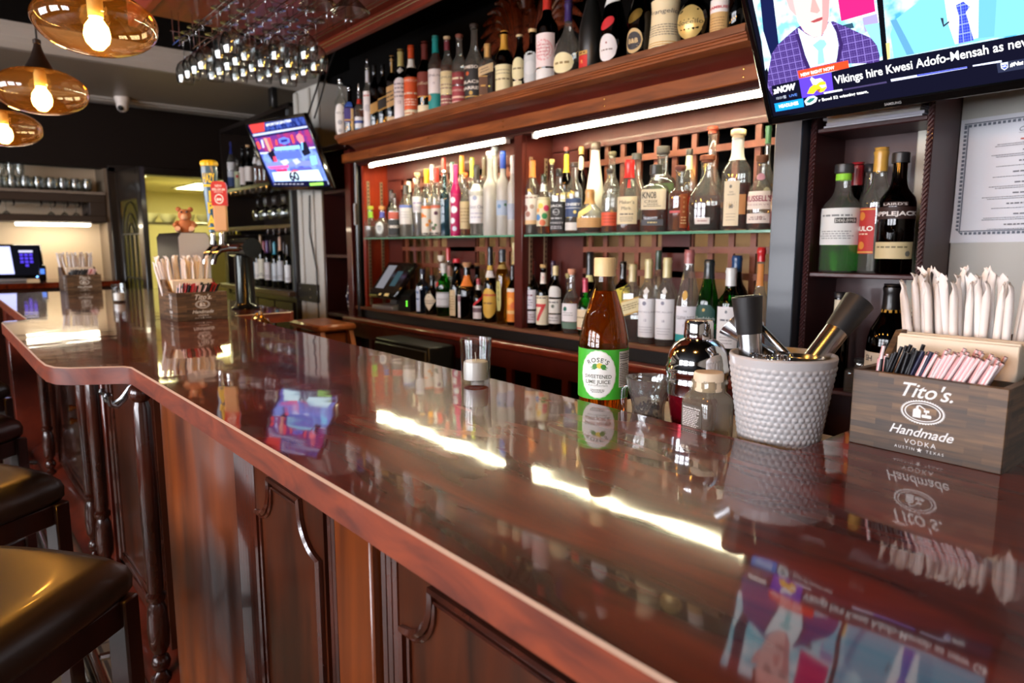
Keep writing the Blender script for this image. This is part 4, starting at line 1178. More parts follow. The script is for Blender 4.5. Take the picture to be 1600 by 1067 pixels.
def bottle(name, label, X, Y, zb, h, r, kind='round', glass=CLEAR, liq=None, fill=.5, cap=('screw', (20, 20, 20), .07), labs=(), group=None,
           ex=2.0, sy=1.0, rz=0.0, opaque=None, ridge=None, cat='bottle', shared=None, glow=.2):
    # bottles are set out with their labels turned towards the bar
    face = math.atan2(CAM.y-Y, CAM.x-X)+PI/2
    flat = ex > 2.5 or sy < .9
    if flat: rz = rz+face*.8
    t = thing(name, label, cat, (X, Y, zb), rz, group)
    key = shared
    if key and key in _bm:
        for nm, me in _bm[key]:
            o = bpy.data.objects.new(nm, me); COL.objects.link(o); o.parent = t
        return t
    prof = [(a*r, b*h) for a, b in KIND[kind]]
    parts = []
    n = 24 if ex == 2.0 else 32
    cs, cc, cl = cap
    neck = prof[-2][0]
    capz = h*(1-cl)
    gm = MB(); gm.lathe(prof, n, ex=ex, sy=sy, ridge=ridge)
    if opaque: mat = plain(opaque, .25, coat=.3)
    else: mat = thin(**glass)
    parts.append(gm.build('bottle_glass', mat, t, smooth=50))
    if liq:
        hl = h*fill
        lp = []
        for a, b in prof:
            z = max(b, .006)
            if z >= hl: break
            lp.append((max(a*.945-.0006, 0), z))
        rr = prof_r(KIND[kind], fill)*r*.945-.0006
        lp += [(rr, hl), (0, hl)]
        parts.append(MB().lathe(lp, n, ex=ex, sy=sy).build('liquid', liquid(liq, .36 if liq == WATER else glow) if not isinstance(liq, bpy.types.Material) else liq, t, smooth=50))
    # closure
    c = MB(); mats = [plain(cc, .4)]
    if cs == 'screw':
        c.lathe([(0, capz), (neck*1.10, capz), (neck*1.12, capz+.002), (neck*1.10, h*1.004), (neck*.98, h*1.01), (0, h*1.01)], 18)
        mats = [plain(cc, .35)]
    elif cs == 'foil':
        pts = []
        z = capz
        for i in range(7):
            f = (1-cl)+cl*i/6; q = min(prof_r(KIND[kind], f)*r*1.05+.0004, neck*1.25 if i > 1 else 9)
            pts.append((q, f*h))
        c.lathe([(0, capz)]+pts+[(neck*1.02, h*1.008), (0, h*1.01)], 18, ex=2.0)
        mats = [plain(cc, .3, coat=.2)]
    elif cs == 'cork':
        c.lathe([(0, h*.97), (neck*.92, h*.97), (neck*.92, h*1.0), (neck*1.12, h*1.0), (neck*1.18, h*1.005), (neck*1.18, h*(.992+cl)), (neck*1.06, h*(1.0+cl)), (0, h*(1.0+cl))], 18)
        mats = [plain(cc, .7)]
    elif cs == 'ball':
        R = cl*h
        c.lathe([(0, h*.98), (neck*.9, h*.98), (neck*.95, h)]+[(R*math.sin(a)+(1e-7), h+R*.9-R*math.cos(a)) for a in [.5+i*(PI-.5)/8 for i in range(8)]]+[(0, h+R*1.9)], 18)
        mats = [plain(cc, .12, metal=1.0 if sum(cc) > 500 else 0)]
    elif cs == 'pour':
        c.lathe([(0, h*.97), (neck*1.05, h*.97), (neck*1.0, h*1.01), (neck*.45, h*1.03), (0, h*1.03)], 14)
        c.tube([(0, 0, h*1.02), (0, 0, h*1.07), (.012, -.008, h*(1.07+cl))], [.0055, .0055, .0045], 8)
        mats = [plain(cc, .2, metal=.9)]
    parts.append(c.build('cap', mats, t, smooth=45))
    # labels follow the body of the bottle
    for lb in labs:
        k = KIND[kind]; z0, z1 = lb['a']*h, lb['b']*h
        th0 = -PI/2+math.radians(lb['th'])+(0 if flat else face*.85); hw = r*(lb['w']*1.42 if lb['w'] >= .8 else lb['w']*1.15)*(1.0 if not flat else .80)
        rmid = prof_r(k, (lb['a']+lb['b'])/2)*r
        mb = MB(); mats = [plain(lb['col'], lb['rough'], metal=lb['metal'])]
        def place(u, z, e=.0006, th0=th0, rmid=rmid, k=k, sk=lb['sk']):
            zz = z+u*math.tan(math.radians(sk))
            a = th0+u/max(rmid, .004)
            f = min(max(zz/h, .021), .95)
            q = prof_r(k, f)*r*shape_r(a, ex, sy)+e
            return (q*math.cos(a), q*math.sin(a), zz)
        nu, nv = 14, 6
        vs = []; fs = []
        for i in range(nu+1):
            u = -1+2*i/nu; lo, hi = 0.0, 1.0
            if lb['shape'] == 'oval': lo, hi = .5-.5*math.sqrt(max(0, 1-u*u)), .5+.5*math.sqrt(max(0, 1-u*u))
            elif lb['shape'] == 'arch': hi = .68+.32*math.sqrt(max(0, 1-u*u))
            elif lb['shape'] == 'diamond': lo, hi = .5*abs(u), 1-.5*abs(u)
            elif lb['shape'] == 'oct': lo, hi = max(0, (abs(u)-.6)*.6), 1-max(0, (abs(u)-.6)*.6)
            elif lb['shape'] == 'scallop': s_ = math.sqrt(max(0, 1-u*u)); lo, hi = .5-.5*s_, .5+.5*s_
            for j in range(nv+1):
                vs.append(place(u*hw, z0+(z1-z0)*(lo+(hi-lo)*j/nv)))
        for i in range(nu):
            for j in range(nv):
                a = i*(nv+1)+j; fs.append((a, a+nv+1, a+nv+2, a+1))
        mb.add(vs, fs, 0)
        def mi(col):
            m = plain(col, .55)
            if m not in mats: mats.append(m)
            return mats.index(m)
        dotk = 0
        for it in lb['items']:
            if it[0] == 'text':
                _, s_, at, size, col, kw = it
                zc = z0+(z1-z0)*at
                u0 = kw.pop('u', 0)*hw if 'u' in kw else 0
                kk = {q: kw[q] for q in kw}
                wid = kk.pop('w', None)
                text_on(mb, s_, size*(z1-z0), lambda u, v: place(u+u0, zc+v, .0016), mi(col), width=None if wid is None else wid*2*hw, **kk)
            elif it[0] == 'band':
                _, a, b_, col = it
                vs = []; 
                for i in range(nu+1):
                    u = (-1+2*i/nu)*hw
                    vs += [place(u, z0+(z1-z0)*a, .0009), place(u, z0+(z1-z0)*b_, .0009)]
                mb.add(vs, [(2*i, 2*i+2, 2*i+3, 2*i+1) for i in range(nu)], mi(col))
            elif it[0] == 'dot':
                _, u, at, rr, col = it
                rr *= hw
                zc = z0+(z1-z0)*at; N = 18; dotk += 1
                vs = [place(u*hw, zc, .0009+.00004*dotk)]
                for q in (.34, .67, 1.0): vs += [place(u*hw+q*rr*math.cos(2*PI*i/N), zc+q*rr*math.sin(2*PI*i/N), .0009+.00004*dotk) for i in range(N)]
                ff = [(0, 1+i, 1+(i+1) % N) for i in range(N)]
                for g in (0, 1): ff += [(1+g*N+i, 1+(g+1)*N+i, 1+(g+1)*N+(i+1) % N, 1+g*N+(i+1) % N) for i in range(N)]
                mb.add(vs, ff, mi(col))
            elif it[0] == 'lines':
                _, a, b_, n_, hh, col = it
                lines_on(mb, lambda u, v: place(u, v, .0016), -hw*.75, hw*.75, z0+(z1-z0)*a, z0+(z1-z0)*b_, n_, hh*(z1-z0), mi(col), .35, True, int(X*1000) % 97)
        parts.append(mb.build(lb['name'], mats, t, smooth=60, fix=False))
    if key: _bm[key] = [(p.name.split('.')[0], p.data) for p in parts]
    return t

# rows: (y of centre line, surface height)
ROW = {'T': (1.925, 1.99), 'U': (2.052, ZS), 'Ub': (2.128, ZS), 'L': (2.062, ZC), 'Lb': (2.132, ZC)}
SPEC = []
def B(row, px, ytop, w, label, kind='round', **kw): SPEC.append([row, px, ytop, w, label, kind, kw])
WHT, CRM, TAN, INKC = (238, 238, 236), (232, 222, 190), (196, 164, 116), (46, 42, 44)
GOLD, MAR, TEAL = (206, 160, 76), (112, 34, 46), (30, 146, 146)
DKG = dict(rgb=(34, 46, 30), edge=(8, 12, 8)); BLK = dict(rgb=(22, 20, 20), edge=(5, 5, 5)); BRN = dict(rgb=(74, 36, 16), edge=(20, 9, 4))
GRN = dict(rgb=(90, 190, 90), edge=(20, 92, 34)); WARM = dict(rgb=(238, 226, 206), edge=(150, 128, 100))
AMB, WHI, DRED, PALE, WATER = (236, 158, 70), (220, 126, 48), (176, 72, 30), (244, 216, 140), (250, 251, 250)
FRO = dict(rgb=(226, 228, 226), edge=(176, 180, 180), rough=.25, frost=.80, frgb=(248, 246, 238), base=.04)
small = lambda *a: LINES(*a)

# --- on the cornice
B('T', 533, 120, 17, 'clear bottle with tall white oval label and silver stopper at the cornice end', 'wine', liq=WATER, fill=.6, cap=('ball', (220, 220, 220), .05), labs=[LAB('oval', .02, .60, .8, WHT, [W_('NO. 3', .72, .10, INKC), DOT(0, .42, .35, (170, 172, 176)), DOT(0, .16, .3, (180, 182, 186))], th=-5)])
B('T', 547, 133, 17, 'dark tequila bottle with purple label and silver ball stopper', 'square', glass=BRN, liq=AMB, fill=.6, ex=4, cap=('ball', (230, 230, 234), .06), labs=[LAB('rect', .28, .60, .9, (66, 52, 130), [BAND(.1, .2, GOLD)]), LAB('rect', .62, .74, .6, (60, 96, 190), name='neck_label'), LAB('rect', .03, .58, .22, (226, 196, 140), th=32, name='gold_strip')])  # narrow gold strip is a highlight painted on the glass
B('T', 562, 131, 14, 'amber bottle with red neck and tilted silver pourer beside white tall label', 'round', liq=AMB, fill=.55, cap=('pour', (200, 200, 200), .12), labs=[LAB('rect', .03, .38, 1.1, (226, 232, 240), [BAND(.55, .75, (60, 88, 168)), BAND(.1, .2, (80, 150, 200))]), LAB('rect', .70, .82, .8, (190, 48, 36), name='neck_label')])
B('T', 575, 92, 14, 'slim bottle wrapped in a tall white label with chrome pourer', 'vodka', liq=WATER, fill=.5, cap=('pour', (226, 226, 228), .03), labs=[LAB('rect', .02, .60, 1.0, (236, 236, 240), [DOT(0, .55, .5, (206, 208, 216)), LINES(0.850, 0.910, 1, 0.033, (190, 80, 80))]), LAB('rect', .74, .92, .7, (200, 204, 214), name='neck_label')])
B('T', 586, 101, 15, 'dark square whisky bottle with slanted gold label, left of the pair', 'square', glass=BRN, liq=DRED, fill=.6, ex=5, cap=('screw', (24, 22, 22), .10), labs=[LAB('rect', .24, .40, 1.0, (190, 150, 86), sk=26, th=-6)])
B('T', 599, 100, 16, 'dark square whisky bottle with slanted black and gold label', 'square', glass=BRN, liq=DRED, fill=.6, ex=5, cap=('screw', (18, 18, 18), .10), labs=[LAB('rect', .26, .46, 1.0, (28, 26, 26), [BAND(.0, .1, GOLD), BAND(.9, 1, GOLD)], sk=26, th=-6)])
B('T', 613, 87, 17, 'square whisky bottle with slanted tan label and gold cap', 'square', glass=BRN, liq=WHI, fill=.6, ex=5, cap=('foil', (200, 160, 96), .24), labs=[LAB('rect', .25, .56, 1.0, (206, 172, 120), [small(.2, .8, 3, .06, INKC)], sk=24, th=-8), LAB('rect', .02, .10, .9, (220, 196, 160))])
B('T', 627, 77, 21, 'dark bottle with tall white label and pale gold foil on the cornice', 'round', glass=BLK, cap=('foil', (206, 196, 130), .23), labs=[LAB('arch', .03, .60, 1.0, (236, 234, 242), [W_('12', .40, .10, (90, 90, 130)), small(.5, .9, 4, .03, (120, 120, 150))], th=-8), LAB('diamond', .66, .76, .4, (226, 224, 220), th=-8, name='neck_label')])
B('T', 643, 71, 22, 'dark green bottle with bright orange label and orange cap', 'round', glass=DKG, cap=('foil', (226, 92, 46), .17), labs=[LAB('rect', .12, .56, 1.1, (230, 98, 50), [W_('JAMESON', .90, .11, (250, 236, 220), w=.8), LINES(0.450, 0.550, 1, 0.055, (250, 236, 220)), small(.1, .35, 3, .04, (250, 226, 210))], th=-10), LAB('rect', .02, .115, 1.1, CRM, [small(.2, .8, 1, .2, (200, 120, 70))], th=-10), LAB('rect', .70, .82, .5, (236, 236, 230), name='neck_label')])
B('T', 664, 65, 22, 'brown bottle with maroon eight-sided label and cream foot label', 'round', glass=BRN, liq=DRED, fill=.6, cap=('foil', (110, 52, 48), .24), labs=[LAB('oct', .24, .58, 1.0, (128, 56, 48), [BAND(0, .04, GOLD), W_('Glenfiddich', .55, .16, CRM, w=1.5, shear=.1)], th=-10), LAB('rect', .02, .13, 1.1, CRM, th=-10)])
B('T', 681, 56, 22, 'amber bottle with white label, teal foot band and teal capsule', 'tall', liq=WHI, fill=.78, cap=('foil', TEAL, .22), labs=[LAB('rect', .24, .56, 1.05, (236, 234, 240), [W_('GLENLIVET', .74, .13, (110, 110, 130), w=1.1), W_('15', .42, .12, (130, 110, 140))], th=-8), LAB('rect', .03, .24, 1.05, TEAL, [DOT(-.55, .75, .28, (214, 130, 70))], th=-8)])
B('T', 699, 57, 20, 'whisky bottle with cream label and dark maroon neck band', 'tall', liq=AMB, fill=.62, cap=('cork', (214, 190, 150), .03), labs=[LAB('rect', .20, .53, 1.05, (226, 216, 172), [W_('GLENLIVET', .74, .13, (120, 112, 96), w=1.1), small(.2, .5, 2, .05, (150, 120, 110))], th=-8), LAB('rect', .03, .19, 1.05, (150, 80, 84), [small(.2, .8, 2, .1, CRM)], th=-8), LAB('rect', .83, .98, .5, MAR, name='neck_label')])
B('T', 718, 54, 22, 'clear bottle with two wine red labels and brown cork on the cornice', 'round', liq=WATER, fill=.5, cap=('cork', (130, 72, 58), .035), labs=[LAB('rect', .30, .48, .95, (140, 56, 62), [LINES(0.350, 0.650, 1, 0.165, CRM)], th=-12), LAB('rect', .03, .28, 1.15, (160, 62, 72), [BAND(.3, .42, (226, 190, 170)), BAND(0, .14, (220, 170, 160)), W_('WHISKEY', .75, .18, (238, 210, 196), w=.8)], th=-8)])
B('T', 741, 38, 29, 'tall clear bottle with black label and white lettering on the cornice', 'jug', liq=WATER, fill=.3, cap=('cork', (60, 50, 46), .03), labs=[LAB('rect', .03, .48, .85, (40, 40, 42), [W_('JAMESON', .93, .12, (232, 226, 214), w=.95, bold=.02), DOT(-.3, .74, .16, (206, 96, 46)), W_('BLACK', .5, .12, (226, 222, 214), w=.85, bold=.03), W_('BARREL', .32, .12, (226, 222, 214), w=.9, bold=.03), BAND(.06, .09, (200, 160, 70)), DOT(0, .17, .16, (200, 160, 70))], th=-14)])
B('T', 762, 69, 27, 'square bottle with slanted tan label and gold cap beside black label', 'square', ex=5, liq=DRED, fill=.55, cap=('foil', (206, 160, 90), .24), labs=[LAB('rect', .42, .58, .9, (204, 178, 136), [small(.2, .8, 2, .09, INKC)], sk=20, th=-18), LAB('rect', .04, .40, .5, (96, 60, 34), [BAND(0, .04, GOLD), BAND(.96, 1, GOLD), LINES(0.430, 0.570, 1, 0.077, GOLD)], th=-18)])
B('T', 788, 49, 25, 'dark bottle with cream label and long gold neck foil', 'round', glass=BLK, cap=('foil', (200, 152, 62), .30), labs=[LAB('rect', .04, .46, 1.0, (232, 224, 180), [LINES(0.400, 0.500, 1, 0.055, (130, 116, 80)), small(.6, .85, 2, .03, (150, 140, 110))], th=-12)])
B('T', 812, 55, 21, 'dark bottle with round cream label and clear neck', 'slope', glass=dict(rgb=(60, 58, 54), edge=(14, 14, 14)), cap=('cork', (214, 196, 150), .03), labs=[LAB('oval', .18, .60, .95, (226, 220, 176), [LINES(0.440, 0.560, 1, 0.066, (120, 112, 80))], th=-12), LAB('rect', .03, .16, .6, (226, 220, 176), th=-16)])
B('T', 832, 46, 24, 'bottle with large silver scalloped round label and cork stopper', 'round', glass=BLK, cap=('cork', (222, 200, 150), .05), labs=[LAB('scallop', .03, .62, 1.0, (196, 204, 208), [DOT(.6, .40, .14, (190, 110, 110))] + [DOT(.95*math.cos(a), .5+.5*math.sin(a)*.96, .09, (196, 204, 208)) for a in [2*PI*i/26 for i in range(26)]] + [DOT(0, .5, .55, (208, 214, 218))], th=-12)])
B('T', 855, -8, 31, 'tall black wine bottle with pink framed white label and red cap', 'wine', glass=BLK, cap=('foil', (196, 54, 42), .17), labs=[LAB('rect', .17, .55, .8, (240, 226, 228), [DOT(0, .5, .82, (226, 170, 176)), DOT(0, .5, .7, (240, 228, 230)), small(.3, .7, 4, .03, (206, 120, 130))], th=-16), LAB('rect', .02, .15, .85, (232, 234, 236), th=-14)])
B('T', 888, 2, 42, 'round clear decanter bottle with purple neck and dark red liqueur', 'decant', liq=(130, 36, 36), fill=.18, cap=('foil', (58, 44, 104), .26), labs=[LAB('oval', .03, .30, .75, (236, 228, 182), [LINES(0.400, 0.600, 1, 0.110, (150, 130, 80))], th=-20)])
B('T', 925, -26, 36, 'tall matte black bottle with small red and gold label', 'slope', glass=dict(rgb=(34, 36, 34), edge=(18, 19, 18), rough=.35, frost=.5, frgb=(40, 42, 40)), cap=('foil', (210, 210, 206), .10), labs=[LAB('rect', .03, .17, .42, (206, 44, 38), [W_('R', .5, .4, (250, 214, 120))], th=-40), LAB('rect', .175, .22, .42, GOLD, [LINES(0.150, 0.850, 1, 0.385, (80, 50, 20))], th=-40)])
B('T', 959, -34, 38, 'dark green bottle with red wax seal and white oval label', 'slope', glass=DKG, cap=('foil', (30, 40, 32), .12), labs=[LAB('oval', .03, .34, .72, (232, 232, 236), [DOT(0, .68, .08, (150, 60, 60)), small(.35, .5, 1, .05, (130, 120, 120))], th=-24), LAB('oval', .40, .53, .5, (196, 36, 44), sk=20, th=-24, name='wax_seal'), LAB('rect', .70, .86, .5, (226, 230, 230), sk=18, th=-10, name='neck_label')])
B('T', 1002, -38, 40, 'brown bottle with round dark label and gold seal beside cream label', 'slope', glass=BRN, cap=('foil', (36, 24, 20), .12), labs=[LAB('oval', .04, .34, .62, (206, 180, 130), [DOT(0, .5, .86, (56, 56, 62)), W_('B&B', .5, .26, (214, 190, 140), bold=.03)], th=-26), LAB('oval', .42, .56, .5, (176, 148, 74), sk=22, th=-22, rough=.3, metal=.8, name='gold_seal')])
B('T', 1041, -60, 47, 'cream wrapped waisted bottle with script lettering on the cornice', 'monk', glass=BRN, cap=('foil', (60, 40, 26), .10), labs=[LAB('rect', .03, .56, 1.3, (238, 224, 184), [W_('Frangelico', .74, .13, (96, 88, 84), w=.62, shear=.12, u=.1), small(.22, .48, 5, .02, (150, 140, 120)), BAND(.03, .05, GOLD), BAND(.08, .1, GOLD)], th=-10)])
B('T', 1087, -52, 54, 'round black bottle with large gold disc label', 'globe', glass=BLK, cap=('foil', (24, 22, 22), .14), labs=[LAB('oval', .03, .47, .78, (216, 190, 118), [W_('Nocello', .48, .17, (64, 56, 40), w=.92)], th=-16, rough=.3, metal=.35)])
B('T', 1126, -45, 32, 'slim bottle with white, red and tan label by the television edge', 'tall', liq=AMB, fill=.6, cap=('foil', (24, 22, 22), .14), labs=[LAB('rect', .03, .56, .95, (214, 178, 118), [BAND(.62, 1.0, (244, 240, 238)), W_('DRAMBUIE', .76, .10, (196, 44, 62), w=.95, bold=.03), small(.1, .5, 5, .02, (150, 110, 70))], th=-24)])
B('T', 1152, -40, 30, 'plain black bottle last in the row by the television', 'wine', glass=BLK, cap=('foil', (16, 16, 16), .16))

# --- left bay, glass shelf
B('U', 580, 322, 20, 'round tequila bottle with lime green cork, first on the left glass shelf', 'squat', liq=WATER, fill=.4, cap=('cork', (184, 196, 70), .10), labs=[LAB('rect', .70, .92, .8, (150, 200, 60), name='neck_ribbon', th=10)])
B('U', 598, 322, 22, 'round tequila bottle with oval white label, tan cork and blue band', 'squat', liq=WATER, fill=.5, cap=('cork', (214, 160, 100), .10), labs=[LAB('oval', .12, .56, .75, (214, 222, 226), [DOT(0, .5, .55, (180, 190, 200)), LINES(0.560, 0.680, 1, 0.066, (110, 120, 130))], th=-18), LAB('rect', .70, .90, .8, (96, 104, 190), name='neck_ribbon')])
B('Ub', 612, 296, 14, 'dark brown bottle with black cap behind the tequila bottles', 'round', glass=BRN, cap=('foil', (46, 36, 36), .24))
B('U', 616, 302, 17, 'short square tequila bottle with dark label reading eighteen hundred', 'square', ex=4, liq=WATER, fill=.55, cap=('screw', (70, 60, 60), .1), labs=[LAB('rect', .06, .40, 1.05, (56, 62, 66), [W_('1800', .55, .26, WHT, w=.8, bold=.04)]), LAB('rect', .42, .58, 1.0, (196, 96, 80))])
B('U', 635, 289, 20, 'clear bottle with pale label, blue corner and dark cap on left shelf', 'tall', liq=WATER, fill=.5, cap=('foil', (66, 64, 60), .16), labs=[LAB('rect', .25, .62, 1.0, (228, 226, 226), [BAND(.86, 1.0, (110, 130, 200)), small(.3, .7, 3, .03, (160, 160, 170))])])
B('Ub', 640, 283, 14, 'clear bottle with white cap in the back row, left of two', 'tall', liq=WATER, fill=.6, cap=('foil', (238, 232, 214), .18))
B('Ub', 651, 279, 14, 'clear bottle with big round white cap in the back row of the left bay', 'tall', liq=WATER, fill=.6, cap=('cork', (240, 238, 230), .06), labs=[LAB('rect', .1, .4, 1.0, (110, 120, 180))])
B('U', 653, 270, 15, 'fluted clear bottle tapering to its foot with tan cork', 'flute', liq=WATER, fill=.5, cap=('cork', (222, 190, 140), .05), labs=[LAB('rect', .40, .66, 1.1, (232, 230, 236), [LINES(0.530, 0.670, 1, 0.077, (140, 130, 190)), small(.15, .4, 2, .06, (180, 180, 200))])])
def berries(cols, seed):
    r = random.Random(seed)
    return [DOT(r.uniform(-.8, .8), r.uniform(.1, .8), r.uniform(.12, .22), r.choice(cols)) for _ in range(9)]
B('U', 667, 264, 16, 'bottle with orange fruit printed on pale label and orange neck', 'vodka', liq=WATER, fill=.5, cap=('foil', (250, 176, 40), .20), labs=[LAB('rect', .03, .46, 1.2, (226, 220, 206), berries([(236, 130, 60), (240, 160, 70), (90, 140, 70)], 1)+[small(.0, .08, 1, .05, INKC), BAND(.9, 1, (230, 120, 60))])])
B('U', 682, 262, 16, 'bottle with dark berries printed on pale label and red neck', 'vodka', liq=WATER, fill=.5, cap=('foil', (190, 50, 44), .20), labs=[LAB('rect', .03, .46, 1.2, (226, 220, 210), berries([(110, 40, 60), (90, 50, 70), (80, 120, 70)], 2)+[small(.0, .08, 1, .05, INKC), BAND(.9, 1, (210, 110, 90))])])
B('Ub', 676, 257, 14, 'back row bottle with split black and white capsule in the left bay', 'tall', liq=WATER, fill=.6, cap=('foil', (236, 234, 226), .2))
B('U', 695, 265, 14, 'square blue-grey ribbed bottle with big white ball stopper', 'square', ex=4, glass=dict(rgb=(170, 196, 206), edge=(60, 84, 96)), liq=(190, 214, 222), fill=.6, cap=('ball', (246, 240, 226), .045), ridge=lambda t, z: 1+.03*math.cos(16*t))
B('Ub', 694, 246, 14, 'back row bottle with tall red capsule and pale top', 'tall', liq=WATER, fill=.6, cap=('foil', (196, 56, 40), .22))
B('Ub', 707, 253, 13, 'back row bottle with teal-grey capsule in the left bay', 'tall', liq=WATER, fill=.6, cap=('foil', (120, 150, 140), .25), labs=[LAB('rect', .1, .5, 1.1, (232, 222, 204))])
B('U', 712, 257, 15, 'magenta bottle with large white leaf blotches and long magenta neck', 'tall', opaque=(176, 24, 92), cap=('foil', (186, 40, 110), .26), labs=[LAB('rect', .04, .60, .8, (176, 24, 92), [DOT(-.3, .84, .5, (232, 236, 246)), DOT(-.1, .60, .6, (232, 236, 246)), DOT(-.4, .32, .5, (232, 236, 246)), DOT(.0, .12, .4, (210, 214, 236))], th=-10)])
B('Ub', 722, 243, 15, 'back row bottle with tall bright orange capsule', 'tall', liq=WATER, fill=.6, cap=('foil', (250, 150, 36), .22))
B('U', 727, 270, 15, 'bottle with tan label and orange-red cap, left of the ketel', 'round', liq=AMB, fill=.2, cap=('cork', (240, 120, 60), .06), labs=[LAB('rect', .12, .58, 1.0, (206, 186, 142), [small(.2, .8, 5, .03, (140, 110, 80))])])
SPEC[-1][4] = 'bottle with tan label and orange-red cap left of the white labelled vodka'
B('Ub', 738, 246, 14, 'back row bottle with lime green capsule in the left bay', 'tall', liq=WATER, fill=.6, cap=('foil', (180, 190, 70), .24))
B('U', 745, 258, 21, 'clear bottle with big white label and black ribbed neck', 'round', liq=WATER, fill=.55, cap=('foil', (52, 48, 46), .20), labs=[LAB('rect', .18, .74, 1.05, (236, 236, 238), [W_('Ketel One', .42, .12, (110, 116, 140), w=.8, shear=.1), DOT(-.1, .64, .22, (150, 160, 190)), small(.1, .3, 2, .03, (180, 180, 200))])])
B('Ub', 757, 244, 14, 'back row bottle with black and tan printed capsule', 'tall', liq=WATER, fill=.6, cap=('foil', (92, 78, 58), .24))
B('U', 766, 237, 21, 'tall frosted white bottle with square white stopper', 'vodka', glass=FRO, cap=('cork', (246, 246, 240), .05))
B('Ub', 773, 229, 19, 'taller frosted bottle with silver stopper behind the frosted white one', 'vodka', glass=FRO, cap=('cork', (206, 210, 216), .05))
B('U', 786, 236, 19, 'frosted bottle with blue neck band and pale blue picture label', 'vodka', glass=FRO, cap=('foil', (40, 74, 172), .20), labs=[LAB('rect', .24, .42, 1.1, (176, 194, 214), [DOT(-.3, .6, .2, (110, 150, 190)), DOT(.3, .7, .14, (70, 120, 90))]), LAB('rect', .955, .99, .4, WHT, name='neck_label')])
B('U', 801, 243, 15, 'frosted bottle with large white cap against the divider', 'vodka', glass=FRO, cap=('foil', (246, 244, 236), .22), labs=[LAB('rect', .2, .4, 1.1, (180, 190, 206))])

# --- right bay, glass shelf
B('U', 831, 251, 24, 'wine-like bottle with pale label of prancing horses and orange capsule', 'wine', liq=WATER, fill=.5, cap=('foil', (222, 132, 66), .22), labs=[LAB('rect', .14, .54, .95, (222, 214, 204), [DOT(-.5, .55, .3, (140, 96, 86)), DOT(-.2, .35, .25, (160, 110, 96)), DOT(.2, .6, .2, (180, 150, 130)), small(.86, .96, 1, .05, (150, 120, 110)), BAND(.0, .14, (226, 190, 140))], th=-8)])
B('U', 849, 272, 19, 'bottle with colourful floral label and dark green cap', 'round', liq=AMB, fill=.15, cap=('foil', (48, 56, 44), .12), labs=[LAB('rect', .14, .62, 1.1, (226, 214, 180), [DOT(-.5, .3, .3, (80, 140, 200)), DOT(.2, .35, .28, (60, 150, 90)), DOT(.4, .62, .3, (220, 70, 110)), DOT(-.2, .7, .26, (240, 200, 80)), DOT(.0, .12, .3, (220, 120, 80)), DOT(-.5, .55, .2, (236, 160, 90))]), LAB('rect', .72, .84, .8, (226, 232, 230), name='neck_label')])
B('Ub', 862, 249, 15, 'clear bottle with pale cork in the back row of the right bay', 'tall', liq=WATER, fill=.5, cap=('cork', (196, 176, 110), .04))
B('U', 873, 264, 24, 'square bottle with black label of white lettering and black cap', 'square', ex=5, liq=DRED, fill=.48, cap=('screw', (30, 28, 28), .10), labs=[LAB('rect', .06, .50, .9, (30, 32, 36), [W_("JACK", .86, .11, (220, 222, 226), w=.7, bold=.03), DOT(0, .64, .4, (190, 194, 200)), DOT(0, .64, .34, (30, 32, 36)), W_('No.7', .64, .09, (220, 222, 226)), LINES(0.380, 0.460, 1, 0.044, (206, 208, 214)), W_('WHISKEY', .26, .10, (220, 222, 226), w=.8), small(.04, .16, 2, .03, (190, 190, 196))], th=-8)])
B('Ub', 885, 230, 16, 'dark bottle with yellow neck label in the back row', 'wine', glass=BRN, liq=DRED, fill=.6, cap=('cork', (150, 76, 70), .04), labs=[LAB('rect', .74, .98, .5, (236, 206, 52), name='neck_label'), LAB('rect', .2, .5, 1.0, (226, 200, 110))])
B('U', 897, 254, 25, 'clear bottle with navy blue label and white foot label', 'tall', liq=AMB, fill=.15, cap=('screw', (70, 56, 52), .05), labs=[LAB('rect', .24, .50, .85, (56, 76, 116), [W_('KINSEY', .68, .2, (236, 240, 246), w=.85, bold=.03), BAND(.46, .50, (206, 214, 226)), DOT(.3, .26, .16, (226, 206, 130))], th=-8), LAB('rect', .05, .16, .9, (222, 220, 216), th=-8)])
B('Ub', 908, 229, 17, 'dark amber bottle with gold wired cap in the back row', 'round', glass=BRN, liq=WHI, fill=.6, cap=('foil', (190, 150, 80), .08), labs=[LAB('oval', .74, .90, .5, (222, 214, 190), name='neck_label')])
B('U', 921, 296, 38, 'squat whiskey bottle with wood-grain band and hanging paper tag', 'squat', sy=.85, liq=DRED, fill=.30, cap=('foil', (206, 154, 98), .32), labs=[LAB('rect', .14, .36, 1.2, (208, 164, 108), [small(.1, .9, 4, .03, (170, 120, 70))]), LAB('rect', .44, .60, .75, (240, 214, 130), sk=28, th=-24, name='paper_tag')])
B('Ub', 930, 222, 27, 'opaque cream white bottle with dark cap and small leaping figure', 'milk', opaque=(244, 240, 226), cap=('screw', (74, 60, 52), .08), labs=[LAB('oval', .36, .46, .3, (120, 96, 74), th=-10, name='emblem')])
B('U', 953, 264, 23, 'clear ribbed bottle with orange label near its foot', 'round', liq=WHI, fill=.34, cap=('cork', (70, 62, 56), .05), ex=2.0, labs=[LAB('rect', .12, .34, 1.1, (226, 96, 66), [small(.15, .85, 3, .05, (170, 60, 40))])])
B('Ub', 956, 237, 23, 'clear bottle behind the orange-labelled one, with dark cork cap', 'round', liq=WATER, fill=.5, cap=('cork', (92, 82, 60), .05))
